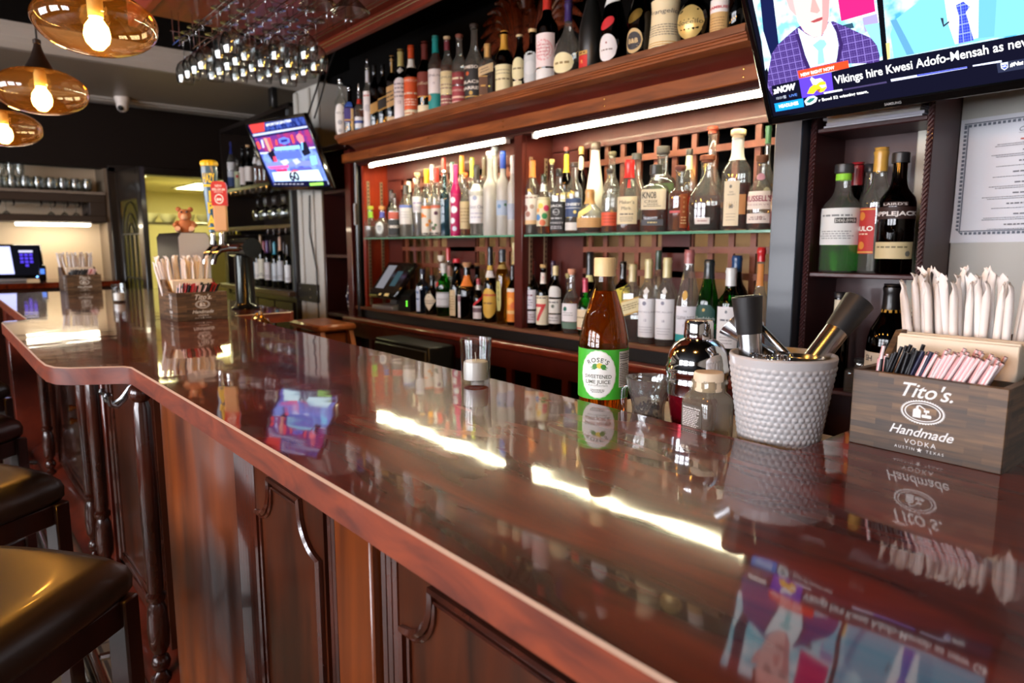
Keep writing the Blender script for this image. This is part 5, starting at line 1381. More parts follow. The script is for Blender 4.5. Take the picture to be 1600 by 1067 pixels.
B('U', 983, 250, 35, 'bottle dipped in red wax with cream label of script lettering', 'handle', sy=.8, liq=DRED, fill=.18, cap=('foil', (206, 40, 40), .24), labs=[LAB('rect', .12, .50, .95, (226, 210, 172), [W_("Maker's", .80, .18, (76, 68, 60), w=.72), W_('Mark.', .58, .18, (76, 68, 60), w=.5), LINES(0.315, 0.405, 1, 0.050, (110, 100, 90)), small(.08, .28, 3, .025, (130, 116, 100))], th=-6), LAB('rect', .62, .74, .16, (206, 40, 40), th=6, name='wax_drip')])
B('Ub', 994, 240, 34, 'clear flask bottle with dark cap behind the red wax one', 'jug', sy=.6, liq=WATER, fill=.3, cap=('screw', (70, 70, 66), .07))
B('U', 1024, 258, 42, 'flat square bottle with tan label reading in tall black letters', 'square', ex=5, sy=.75, liq=DRED, fill=.62, cap=('screw', (52, 54, 52), .13), labs=[LAB('rect', .34, .64, .92, (216, 202, 170), [W_('KNOB', .72, .44, (50, 46, 44), w=.56, u=-.25, bold=.015), W_('CREEK', .40, .20, (56, 50, 48), w=.56, u=-.1, spacing=1.1), small(.12, .3, 2, .04, (120, 110, 96))], th=-6), LAB('rect', .10, .19, .8, (70, 72, 78), [small(.2, .8, 1, .2, (206, 186, 130))], th=-6)])
B('Ub', 1035, 229, 42, 'broad shouldered back row bottle with green label', 'square', ex=3, sy=.7, liq=DRED, fill=.72, cap=('cork', (78, 74, 70), .09), labs=[LAB('rect', .42, .62, .9, (76, 92, 56), [DOT(.15, .5, .25, (196, 190, 120))], th=4)])
B('U', 1062, 259, 31, 'orange amber bottle with vertical lettering and brown wooden cap', 'round', liq=(236, 128, 36), fill=.66, cap=('cork', (120, 70, 58), .06), labs=[LAB('rect', .06, .60, .42, (150, 74, 34), [W_('H', .90, .09, (240, 206, 150)), W_('I', .76, .09, (240, 206, 150)), W_('G', .62, .09, (240, 206, 150)), W_('H', .48, .09, (240, 206, 150)), small(.1, .35, 3, .03, (240, 206, 150))], th=32), LAB('rect', .30, .34, .7, (206, 90, 90), th=-20)])
B('Ub', 1076, 233, 20, 'back row bottle with green and cream neck label', 'tall', liq=AMB, fill=.5, cap=('screw', (60, 58, 56), .06), labs=[LAB('rect', .76, .93, .6, (150, 176, 110), [BAND(.0, 1.0, (222, 216, 170)), BAND(.0, .3, (80, 130, 60))], name='neck_label')])
B('U', 1104, 243, 49, 'arched flat flask with dark red whiskey and small white foot label', 'jug', sy=.6, liq=(150, 44, 22), fill=.36, cap=('cork', (140, 78, 50), .07), labs=[LAB('rect', .10, .19, .72, (232, 222, 214), [small(.2, .8, 1, .16, (160, 90, 80))], th=-10)])
B('Ub', 1112, 198, 46, 'tall long-necked decanter with red-brown cap behind the arched flask', 'decant', sy=.75, liq=(200, 70, 24), fill=.36, cap=('cork', (150, 62, 40), .04))
B('U', 1152, 203, 42, 'tall bottle with wide white neck wrap, cream label and leather belt', 'tall', sy=.85, liq=DRED, fill=.50, cap=('cork', (232, 206, 160), .06), labs=[LAB('rect', .05, .52, .75, (230, 214, 180), [DOT(-.15, .88, .17, (120, 116, 100)), W_('BASIL', .76, .05, (120, 110, 90)), W_("HAYDEN'S", .70, .05, (120, 110, 90)), W_('80', .44, .12, (90, 80, 70), bold=.03), small(.1, .3, 3, .012, (160, 140, 110))], th=-16), LAB('rect', .245, .305, 1.35, (92, 58, 34), [W_('80', .5, .7, (206, 170, 100), u=-.25)], name='belt'), LAB('rect', .74, .97, 1.0, (248, 244, 232), name='neck_wrap'), LAB('rect', .17, .38, .3, (214, 150, 96), th=40, name='paper_tag')])
B('U', 1189, 243, 38, 'bottle with white label of wide red lettering and wooden cap', 'handle', liq=DRED, fill=.24, cap=('cork', (120, 76, 46), .08), labs=[LAB('rect', .30, .56, 1.0, (236, 222, 206), [W_("RUSSELL'S", .60, .44, (150, 36, 62), w=1.04, bold=.02), W_('RESERVE', .26, .14, (190, 160, 150), w=.9)], th=-6), LAB('rect', .10, .24, 1.0, (232, 220, 208), [W_('10', .55, .6, (130, 60, 60), u=.2), small(.3, .7, 2, .12, (170, 150, 140))], th=-6), LAB('oval', .72, .82, .42, (196, 140, 150), name='neck_seal')])
B('Ub', 1199, 197, 40, 'tall bottle of pale gold spirit with dark green capsule in the back row', 'decant', sy=.8, liq=PALE, fill=.45, cap=('foil', (52, 92, 60), .16), labs=[LAB('oval', .28, .42, .5, (226, 210, 160), th=12)])
B('U', 1222, 262, 30, 'bottle with maroon label and cream circle half hidden by the post', 'round', liq=DRED, fill=.3, cap=('screw', (30, 30, 26), .12), labs=[LAB('rect', .1, .62, 1.0, (112, 56, 64), [DOT(0, .6, .7, (222, 200, 160)), DOT(0, .6, .5, (206, 180, 140))], th=-16)])
B('Ub', 1226, 213, 26, 'back row bottle with round gold medallion beside the post', 'round', liq=PALE, fill=.4, cap=('foil', (60, 54, 36), .2), labs=[LAB('oval', .62, .80, .7, (216, 180, 80), rough=.3, metal=.6, th=-16, name='medallion')])

# --- left bay, on the counter
B('L', 661, 420, 20, 'pale blue gin bottle with narrow light blue label', 'square', ex=4, glass=dict(rgb=(150, 190, 220), edge=(40, 76, 110)), liq=(190, 218, 236), fill=.6, cap=('screw', (40, 44, 66), .10), labs=[LAB('arch', .04, .62, .42, (196, 212, 236), [BAND(.0, .02, (60, 90, 150)), DOT(0, .76, .6, (120, 150, 200)), LINES(0.450, 0.550, 1, 0.055, (60, 90, 150))], th=-38)])
B('L', 676, 430, 22, 'black apothecary gin bottle with cream diamond label', 'squat', glass=BLK, cap=('screw', (24, 24, 24), .1), labs=[LAB('diamond', .10, .62, 1.0, (222, 214, 190), [W_("HENDRICK'S", .5, .09, (70, 66, 60), w=.8), small(.34, .42, 1, .04, (110, 104, 96))], th=-24)])
B('Lb', 690, 399, 20, 'clear bottle with boxy white label and big white cap in the back', 'tall', liq=WATER, fill=.5, cap=('cork', (226, 222, 210), .08), labs=[LAB('rect', .36, .60, 1.0, (222, 224, 226), [small(.2, .8, 3, .05, (160, 160, 166))])])
B('L', 694, 411, 23, 'green gin bottle with grey-white label and round red seal', 'round', glass=GRN, liq=(150, 220, 150), fill=.6, cap=('foil', (206, 208, 204), .18), labs=[LAB('rect', .18, .46, .95, (214, 218, 222), [W_('Tanqueray', .56, .14, (100, 106, 110), w=.8, shear=.1), BAND(.04, .08, (90, 100, 100)), BAND(.92, .96, (90, 100, 100))], th=-10), LAB('oval', .56, .66, .32, (196, 44, 48), th=-62, name='wax_seal')])
B('Lb', 701, 387, 15, 'back row bottle with red and white capsule and pink neck label', 'tall', liq=WATER, fill=.5, cap=('foil', (206, 66, 70), .18), labs=[LAB('rect', .58, .74, .8, (232, 190, 192), name='neck_label')])
B('L', 714, 404, 22, 'dark green bottle with red cap and narrow tan label', 'slope', glass=DKG, cap=('screw', (206, 40, 56), .06), labs=[LAB('rect', .04, .48, .62, (206, 186, 146), [small(.2, .8, 6, .03, (150, 120, 80))], th=-38)])
B('L', 730, 410, 27, 'round-shouldered dark brown bottle with cork and orange neck band', 'handle', glass=BRN, liq=(90, 34, 20), fill=.52, cap=('cork', (196, 150, 110), .06), labs=[LAB('rect', .62, .82, .62, (226, 124, 40), name='neck_label'), LAB('rect', .03, .46, .34, (222, 220, 220), [BAND(.7, .95, (150, 116, 126))], th=-68)])
B('Lb', 746, 411, 17, 'black back row bottle with cork and grey label in the left bay', 'round', glass=BLK, cap=('cork', (176, 130, 90), .05), labs=[LAB('rect', .44, .62, 1.0, (176, 172, 172))])
B('L', 748, 435, 16, 'small dark bottle with red ribbon across its shoulder and white label', 'handle', glass=BLK, cap=('foil', (170, 60, 76), .14), labs=[LAB('rect', .05, .36, .8, (226, 222, 224), [BAND(.5, .85, (120, 96, 104))], th=-30), LAB('rect', .42, .49, 1.2, (206, 34, 46), sk=38, th=-10, name='ribbon'), LAB('rect', .74, .86, .8, (226, 224, 220), name='neck_label')])
B('L', 766, 385, 22, 'tall necked dark bottle with yellow oval label and black capsule', 'jug', glass=BRN, liq=WHI, fill=.5, cap=('foil', (34, 36, 40), .22), labs=[LAB('oval', .06, .46, .9, (222, 178, 72), [LINES(0.455, 0.545, 1, 0.050, (120, 70, 30)), BAND(.74, .80, (196, 80, 50))], th=-14), LAB('rect', .70, .76, .5, (206, 170, 70), name='neck_label'), LAB('rect', .60, .69, .5, (226, 222, 220), name='neck_label')])
B('L', 785, 389, 21, 'ornate pale gold carafe bottle with strip label and tall black top', 'flute', glass=dict(rgb=(236, 222, 160), edge=(140, 112, 40)), liq=PALE, fill=.74, cap=('foil', (60, 66, 72), .16), ridge=lambda t, z: 1+.05*math.cos(10*t)*(1 if z > .05 else .3), labs=[LAB('oct', .18, .58, .34, (196, 190, 120), [W_('S', .8, .14, INKC), W_('T', .6, .14, INKC), W_('G', .4, .14, INKC)], th=-30), LAB('rect', .745, .80, .6, (176, 150, 80), name='neck_ring')])
B('L', 801, 414, 16, 'bottle with bright orange fruit label beside the divider', 'round', glass=BRN, liq=AMB, fill=.5, cap=('foil', (50, 44, 42), .2), labs=[LAB('rect', .06, .62, 1.1, (240, 140, 40), [DOT(-.1, .62, .42, (250, 176, 70)), DOT(.35, .5, .4, (236, 120, 60)), BAND(.24, .34, (246, 200, 130)), BAND(.9, 1.0, (216, 210, 200))], th=-14)])
B('Lb', 803, 379, 12, 'back row bottle with long cream capsule against the divider', 'tall', liq=PALE, fill=.5, cap=('foil', (222, 206, 150), .26))

# --- right bay, on the counter
B('L', 830, 404, 21, 'dark bottle with two white labels and wine red capsule', 'round', glass=BRN, liq=DRED, fill=.6, cap=('foil', (150, 48, 44), .22), labs=[LAB('rect', .28, .56, .85, (226, 224, 232), [LINES(0.655, 0.785, 1, 0.072, (130, 60, 80)), small(.15, .55, 3, .04, (130, 120, 140))], th=-26), LAB('rect', .08, .25, .95, (222, 220, 228), [small(.2, .8, 3, .07, (150, 120, 130))], th=-18)])
B('L', 849, 413, 20, 'dark bottle with cream label and huge red numeral seven', 'round', glass=BRN, liq=DRED, fill=.6, cap=('cork', (196, 164, 110), .05), labs=[LAB('rect', .08, .55, 1.0, (230, 220, 190), [W_('7', .44, .82, (206, 50, 50), bold=.02), LINES(0.895, 0.965, 1, 0.039, (90, 84, 80))], th=-18), LAB('rect', .74, .92, .5, (226, 216, 206), [W_('7', .5, .4, (206, 70, 70))], name='neck_label')])
B('L', 868, 415, 19, 'bottle with stacked arched white labels and cream capsule', 'tall', glass=DKG, liq=AMB, fill=.6, cap=('foil', (222, 206, 150), .14), labs=[LAB('rect', .28, .50, .95, (224, 222, 212), [DOT(0, .5, .2, (90, 96, 80)), small(.7, .85, 1, .08, INKC)], th=-18), LAB('arch', .53, .70, .9, (220, 220, 216), th=-18), LAB('rect', .12, .26, .95, (222, 220, 216), [small(.2, .8, 2, .1, (130, 130, 130))], th=-18)])
B('Lb', 864, 407, 17, 'back row bottle with purple capsule in the right bay', 'round', glass=BRN, liq=WHI, fill=.6, cap=('foil', (66, 40, 66), .2))
B('Lb', 887, 427, 15, 'small clear bottle with pale cap in the back row behind green dot label', 'round', liq=WATER, fill=.4, cap=('cork', (206, 190, 130), .06), labs=[LAB('rect', .1, .5, 1.0, (214, 210, 204))])
B('L', 893, 420, 27, 'clear whisky bottle with white label bearing a dark green oval spot', 'jug', liq=WHI, fill=.58, cap=('cork', (222, 160, 130), .07), labs=[LAB('rect', .20, .50, 1.0, (236, 234, 236), [DOT(-.35, .70, .22, (20, 106, 90)), small(.3, .55, 2, .04, (150, 150, 150))], th=-18), LAB('rect', .08, .19, 1.0, (110, 140, 124), th=-18)])
B('Lb', 921, 393, 27, 'tall black necked bottle in the back row behind the lime juice bottle', 'jug', glass=BLK, cap=('foil', (40, 44, 44), .28), labs=[LAB('rect', .64, .72, .5, (226, 216, 150), name='neck_label'), LAB('rect', .10, .44, 1.2, (226, 222, 210))])
B('L', 914, 434, 22, 'green bottle with cream label and pink capsule beside the lime juice', 'jug', glass=GRN, liq=(120, 190, 90), fill=.5, cap=('foil', (206, 66, 96), .24), labs=[LAB('rect', .10, .46, 1.0, (232, 216, 180), [LINES(0.545, 0.655, 1, 0.061, (150, 130, 80)), BAND(.04, .1, (206, 70, 60))], th=-14)])
B('Lb', 973, 408, 26, 'back row bottle with slanted yellow label behind the square one', 'square', ex=4, glass=BRN, cap=('foil', (60, 56, 50), .2), labs=[LAB('rect', .42, .66, 1.0, (214, 196, 60), sk=24, th=-10)])
B('L', 988, 412, 33, 'square bottle with slanted cream and gold label and gold cap', 'square', ex=5, liq=DRED, fill=.28, cap=('foil', (206, 190, 140), .22), labs=[LAB('rect', .36, .56, .95, (226, 214, 166), [BAND(0, .08, GOLD), BAND(.92, 1, GOLD), small(.3, .75, 3, .06, (120, 104, 70))], sk=18, th=-6)])
B('L', 1013, 404, 27, 'single malt bottle with tall white label numbered twelve', 'round', liq=DRED, fill=.18, cap=('foil', (214, 204, 150), .22), labs=[LAB('rect', .08, .54, 1.0, (234, 236, 240), [W_('MACALLAN', .66, .055, (120, 120, 140), w=.8), W_('12', .45, .09, (110, 110, 140)), DOT(-.1, .88, .16, (140, 140, 160)), small(.1, .3, 3, .015, (170, 170, 180))], th=-10), LAB('diamond', .58, .68, .3, (230, 226, 220), th=-8, name='neck_label')])
B('L', 1042, 402, 30, 'single malt bottle with tall white label numbered eighteen', 'round', liq=DRED, fill=.14, cap=('foil', (210, 200, 146), .22), labs=[LAB('rect', .08, .54, 1.0, (234, 236, 240), [W_('MACALLAN', .68, .055, (120, 120, 140), w=.8), W_('18', .46, .09, (110, 110, 140)), DOT(-.1, .90, .16, (140, 140, 160)), small(.1, .3, 3, .015, (170, 170, 180))], th=-10), LAB('diamond', .58, .68, .3, (230, 226, 220), th=-8, name='neck_label')])
B('Lb', 1028, 391, 20, 'back row bottle with green neck between the white labelled malts', 'tall', glass=CLEAR, liq=WATER, fill=.4, cap=('foil', (60, 84, 66), .2))
B('L', 1076, 390, 35, 'single malt bottle with white label, teal corner and pink capsule', 'slope', liq=WATER, fill=.3, cap=('foil', (176, 110, 110), .13), labs=[LAB('rect', .08, .44, 1.0, (226, 228, 236), [W_('THE', .86, .07, (110, 110, 120)), W_('GLENLIVET', .68, .13, (90, 92, 104), w=.82), W_('12', .46, .12, (110, 110, 120)), BAND(.0, .2, (40, 160, 160))], th=-8), LAB('oval', .50, .60, .3, (206, 160, 70), th=-14, name='gold_seal'), LAB('rect', .86, .87, .4, WHT, name='neck_label')])
B('L', 1107, 405, 40, 'triangular green malt bottle with dark green emblem label', 'slope', ex=2.6, glass=GRN, liq=(60, 140, 60), fill=.2, cap=('foil', (30, 40, 44), .20), labs=[LAB('oct', .26, .52, .85, (26, 74, 66), [W_('Glenfiddich', .42, .22, (206, 214, 206), w=.98), DOT(-.1, .78, .14, (196, 170, 90))], th=-12), LAB('rect', .03, .25, 1.15, (20, 62, 56), th=-8), LAB('rect', .80, .90, .5, (206, 176, 100), name='neck_label')])
B('L', 1141, 418, 36, 'green malt bottle with white label and white neck band', 'round', glass=GRN, liq=(110, 190, 90), fill=.6, cap=('foil', (222, 226, 226), .20), labs=[LAB('rect', .08, .56, .9, (228, 230, 232), [DOT(-.1, .88, .12, (110, 120, 130)), LINES(0.643, 0.718, 1, 0.041, (90, 96, 104)), W_('10', .40, .10, (110, 116, 124)), small(.08, .3, 3, .02, (150, 150, 156))], th=-8)])
B('Lb', 1150, 399, 34, 'dark back row bottle with blue capsule and cork', 'round', glass=DKG, cap=('foil', (34, 70, 116), .16), labs=[])
B('L', 1188, 386, 42, 'clear long-necked bottle with red wax cap and yellow foot label', 'decant', liq=AMB, fill=.30, cap=('foil', (196, 36, 40), .12), labs=[LAB('rect', .04, .36, .62, (222, 170, 60), [LINES(0.670, 0.770, 1, 0.055, (110, 70, 30)), small(.2, .5, 3, .04, (150, 100, 40))], th=-22), LAB('rect', .66, .86, .28, (206, 130, 60), name='neck_label')])
B('Lb', 1216, 430, 26, 'stout clear bottle with grey label beside the corner post', 'handle', liq=DRED, fill=.4, cap=('cork', (130, 120, 110), .05), labs=[LAB('rect', .4, .58, 1.0, (150, 160, 160), [LINES(0.250, 0.750, 1, 0.275, (230, 230, 230))])])

# fit widths so that neighbours in a row never run into each other
rows = {}
for s in SPEC:
    Y, zb = ROW[s[0]]
    p = atY(s[1], s[2]+50, Y)
    top = atY(s[1], max(s[2], -70), Y).z
    r = s[3]*depth((p.x, Y, zb+.15))/FPX/2*1.10*(.90 if s[6].get('ex', 2) > 2.5 else 1.0)
    rows.setdefault(s[0], []).append([p.x, Y, zb, top-zb, r, s])
for q in rows.values():
    q.sort(key=lambda e: e[0])
    for a, b in zip(q[:-1], q[1:]):
        gap = b[0]-a[0]; need = a[4]+b[4]+.001
        if need > gap:
            f = max((gap-.0015)/(a[4]+b[4]), .5); a[4] *= f; b[4] *= f
    for X, Y, zb, h, r, s in q:
        kw = dict(s[6]); cs, cc, cl = kw['cap'] if 'cap' in kw else ('screw', (20, 20, 20), .07)
        # the measured height includes the stopper
        extra = {'cork': cl, 'ball': cl*1.9, 'pour': .07+cl}.get(cs, .01)
        sy = kw.get('sy', 1.0)
        dy = .062 if s[0] == 'T' else .034
        if r*sy > dy: kw['sy'] = dy/r
        grp = None
        bottle('liquor_bottle', s[4], X, Y, zb, h/(1+extra), r, s[5], **kw)
# ------------------------------------------------------------------ branded wooden caddies
def planks():
    m, nt, out2 = _new('reclaimed_planks')
    tc = nt.nodes.new('ShaderNodeTexCoord'); mp = nt.nodes.new('ShaderNodeMapping'); mp.inputs['Scale'].default_value = (1, 1, 1)
    sp = nt.nodes.new('ShaderNodeSeparateXYZ'); nt.links.new(tc.outputs['Object'], sp.inputs[0])
    cb_ = nt.nodes.new('ShaderNodeCombineXYZ')
    nt.links.new(_math(nt, 'ADD', sp.outputs[0], _math(nt, 'MULTIPLY', sp.outputs[1], .7)), cb_.inputs[0]); nt.links.new(sp.outputs[2], cb_.inputs[1])
    br = nt.nodes.new('ShaderNodeTexBrick'); br.inputs['Scale'].default_value = 1
    br.inputs['Brick Width'].default_value = .055; br.inputs['Row Height'].default_value = .0085; br.inputs['Mortar Size'].default_value = .0
    br.inputs['Color1'].default_value = lin((66, 54, 46)); br.inputs['Color2'].default_value = lin((124, 104, 82))
    br.offset = .37; br.offset_frequency = 2
    nt.links.new(cb_.outputs[0], br.inputs['Vector'])
    n = nt.nodes.new('ShaderNodeTexNoise'); n.inputs['Scale'].default_value = 1.0; n.inputs['Detail'].default_value = 6
    mp.inputs['Scale'].default_value = (14, 14, 190); nt.links.new(tc.outputs['Object'], mp.inputs[0]); nt.links.new(mp.outputs[0], n.inputs['Vector'])
    r = nt.nodes.new('ShaderNodeValToRGB'); r.color_ramp.elements[0].position = .3; r.color_ramp.elements[1].position = .75
    r.color_ramp.elements[0].color = lin((70, 58, 52)); r.color_ramp.elements[1].color = lin((190, 168, 140))
    nt.links.new(n.outputs[0], r.inputs[0])
    mx = nt.nodes.new('ShaderNodeMix'); mx.data_type = 'RGBA'; mx.blend_type = 'MULTIPLY'; mx.inputs[0].default_value = .85
    nt.links.new(br.outputs[0], mx.inputs[6]); nt.links.new(r.outputs[0], mx.inputs[7])
    g = nt.nodes.new('ShaderNodeMix'); g.data_type = 'RGBA'; g.blend_type = 'MULTIPLY'; g.inputs[0].default_value = 1; g.inputs[7].default_value = (2.3, 2.25, 2.2, 1)
    nt.links.new(mx.outputs[2], g.inputs[6])
    b2 = nt.nodes.new('ShaderNodeBsdfPrincipled'); b2.inputs['Roughness'].default_value = .45
    nt.links.new(g.outputs[2], b2.inputs['Base Color']); nt.links.new(b2.outputs[0], out2.inputs[0])
    return m
M_PLANK = planks()
M_BOXIN = wood('box_inside', (74, 58, 44), (120, 98, 74), (6, 6, 30), rough=.6, coat=0)
M_LOGO = plain((232, 232, 230), .5)
M_LOGOD = plain((92, 78, 66), .5)
def star(mb, place, cx, cy, r, mat):
    p = []
    for i in range(10):
        q = r if i % 2 == 0 else r*.42
        a = PI/2+i*PI/5
        p.append(place(cx+q*math.cos(a), cy+q*math.sin(a)))
    mb.add(p, [tuple(range(10))], mat)
def emblem(mb, place, cx, cy, rx, ry, m0, m1):
    n = 48
    # toothed outer ring
    o1 = [place(cx+rx*(1.0 if i % 2 else .93)*math.cos(2*PI*i/(2*n)), cy+ry*(1.0 if i % 2 else .91)*math.sin(2*PI*i/(2*n))) for i in range(2*n)]
    i1 = [place(cx+rx*.88*math.cos(2*PI*i/(2*n)), cy+ry*.84*math.sin(2*PI*i/(2*n))) for i in range(2*n)]
    N = 2*n
    mb.add(o1+i1, [(i, (i+1) % N, N+(i+1) % N, N+i) for i in range(N)], m0)
    o1 = [place(cx+rx*.80*math.cos(2*PI*i/N), cy+ry*.75*math.sin(2*PI*i/N)) for i in range(N)]
    i1 = [place(cx+rx*.74*math.cos(2*PI*i/N), cy+ry*.68*math.sin(2*PI*i/N)) for i in range(N)]
    mb.add(o1+i1, [(i, (i+1) % N, N+(i+1) % N, N+i) for i in range(N)], m0)
    def pl(pts, m, e=0): mb.add([place(cx+rx*x, cy+ry*y) for x, y in pts], [tuple(range(len(pts)))], m)
    # pot still with its swan neck, condenser and two barrels
    pl([(-.42, -.48), (-.06, -.48), (-.06, .10), (-.12, .22), (-.18, .24), (-.18, .40), (-.30, .40), (-.30, .24), (-.36, .22), (-.42, .10)], m0)
    pl([(-.20, .40), (-.14, .46), (.10, .24), (.14, .28), (-.12, .56), (-.26, .50), (-.28, .40)], m0)
    pl([(.06, .02), (.30, .02), (.30, .22), (.06, .22)], m0)
    pl([(.14, .02), (.20, .02), (.20, -.16), (.14, -.16)], m0)
    for bx in (.10, .30):
        pl([(bx-.10, -.42), (bx-.13, -.30), (bx-.10, -.16), (bx+.08, -.16), (bx+.11, -.30), (bx+.08, -.42)], m0)
def logo(mb, place, cx, z0, Hh, W, m0, m1):
    """place(u, v): u across, v up; the whole logo inside a W by Hh face"""
    text_on(mb, "Tito's.", Hh*.25, lambda u, v: place(cx+u+.004, z0+Hh*.835+v), m0, bold=.012, shear=.38)
    emblem(mb, place, cx, z0+Hh*.57, W*.148, Hh*.155, m0, m1)
    text_on(mb, 'Handmade', Hh*.165, lambda u, v: place(cx+u, z0+Hh*.315+v), m0, bold=.012, shear=.38, width=W*.42)
    text_on(mb, 'VODKA', Hh*.088, lambda u, v: place(cx+u, z0+Hh*.175+v), m0, spacing=1.3)
    text_on(mb, 'AUSTIN', Hh*.05, lambda u, v: place(cx-W*.10+u, z0+Hh*.09+v), m0, spacing=1.5)
    text_on(mb, 'TEXAS', Hh*.05, lambda u, v: place(cx+W*.10+u, z0+Hh*.09+v), m0, spacing=1.5)
    star(mb, place, cx, z0+Hh*.09, Hh*.034, m0)
def caddy(label, loc, rz, W=.187, D=.215, Hh=.108):
    """origin: front left lower corner; x along the front face, y into the box"""
    t = thing('bar_caddy', label, 'bar caddy', loc, rz)
    w = .009
    b = MB(); b.box(0, W, 0, w, 0, Hh, 0, .001)
    b.build('front_board', M_PLANK, t)
    for x in (0, W-w):
        p = MB(); p.prism([(w, 0), (D, 0), (D, Hh+.045), (D*.62, Hh+.045), (D*.40, Hh), (w, Hh)], 'x', x, x+w)
        p.build('side_board', M_PLANK, t)
    MB().box(w, W-w, D-w, D, .0, Hh+.045, 0, .001).build('back_board', M_PLANK, t)
    MB().box(w, W-w, w, D-w, .0, .006).build('bottom_board', M_BOXIN, t)
    MB().box(w, W-w, D*.40-.002, D*.40+.002, .006, Hh*.95).box(w, W-w, D*.70-.002, D*.70+.002, .006, Hh+.02).build('divider', M_BOXIN, t)
    b = MB(); logo(b, lambda u, v: (u, -.0006, v), W/2, 0, Hh, W, 0, 1)
    b.build('lettering', [M_LOGO, M_LOGOD], t, smooth=0, fix=False)
    b = MB(); cx = D*.5
    # sideways logo on the end board
    logo(b, lambda u, v: (-.0006, D*.38-(u*.62), v), 0.02, 0.0, Hh, W*.62, 0, 1)
    b.build('end_lettering', [M_LOGO, M_LOGOD], t, smooth=0, fix=False)
    return t
M_STRAWP = plain((236, 230, 226), .65)
M_STRAWS = plain((222, 206, 196), .7)
_wr = {}
def wrapped_straw(v, loc, rot, label, group, scale=1.0):
    """paper-wrapped straw, crumpled at the top; origin at its foot"""
    if v not in _wr:
        r = random.Random(v); L = .205+.01*(v % 3)
        b = MB(); n = 10
        ring = []
        pr = [(.0, .0056, .85, .0), (L*.5, .0058, .85, 0), (L*.86, .0058, .85, 0), (L*.91, .0060, .75, .0), (L*.94, .0064, .5, r.uniform(-.001, .001)), (L*.965, .0062, .34, r.uniform(-.002, .002)), (L*.985, .0068, .26, r.uniform(-.003, .003)), (L*1.0, .0064, .2, r.uniform(-.005, .005))]
        vs = []; fs = []
        tw = r.uniform(0, PI)
        for i, (z, rr, fl, off) in enumerate(pr):
            for k in range(n):
                a = 2*PI*k/n
                q = 1+r.uniform(-.12, .12)*(1 if i > 2 else .15)
                x, y = rr*q*math.cos(a), rr*fl*q*math.sin(a)
                vs.append((x*math.cos(tw)-y*math.sin(tw)+off, x*math.sin(tw)+y*math.cos(tw), z+(r.uniform(-.004, .004) if i > 5 else 0)))
        for i in range(len(pr)-1):
            for k in range(n):
                l = (k+1) % n; fs.append((i*n+k, i*n+l, (i+1)*n+l, (i+1)*n+k))
        fs.append(tuple(range(n-1, -1, -1))); fs.append(tuple((len(pr)-1)*n+k for k in range(n)))
        b.add(vs, fs)
        o = b.build('wrapped_straw', M_STRAWP, smooth=50); _wr[v] = o.data
    else:
        o = bpy.data.objects.new('wrapped_straw', _wr[v]); COL.objects.link(o)
    o.location = loc; o.rotation_euler = rot; o.scale = (scale,)*3
    return tag(o, label, 'straw', group)
_st = {}
def stirrer(kind, loc, rot, label, group):
    if kind not in _st:
        n = 8; L = .118
        b = MB(); R = .0027
        if kind == 'striped':
            vs = []; fs = []; k = 14
            for i in range(k+1):
                for j in range(n):
                    a = 2*PI*j/n; vs.append((R*math.cos(a), R*math.sin(a), L*i/k))
            for i in range(k):
                for j in range(n):
                    l = (j+1) % n; b.f.append((i*n+j, i*n+l, (i+1)*n+l, (i+1)*n+j)); b.m.append(1 if j in (1, 5) else 0)
            b.v += vs
            b.lathe([(R, L), (R*.6, L), (R*.6, L-.01)], n, 2)
            mats = [plain((244, 230, 230), .35), plain((224, 160, 166), .35), plain((120, 70, 74), .6)]
        else:
            c = {'black': (16, 16, 20), 'navy': (26, 28, 60), 'red': (176, 30, 34)}[kind]
            b.lathe([(0, 0), (R, 0), (R, L), (R*.6, L), (R*.6, L-.01), (0, L-.01)], n)
            mats = [plain(c, .3)]
        o = b.build('stirring_straw', mats, smooth=50); _st[kind] = o.data
    else:
        o = bpy.data.objects.new('stirring_straw', _st[kind]); COL.objects.link(o)
    o.location = loc; o.rotation_euler = rot
    return tag(o, label, 'straw', group)
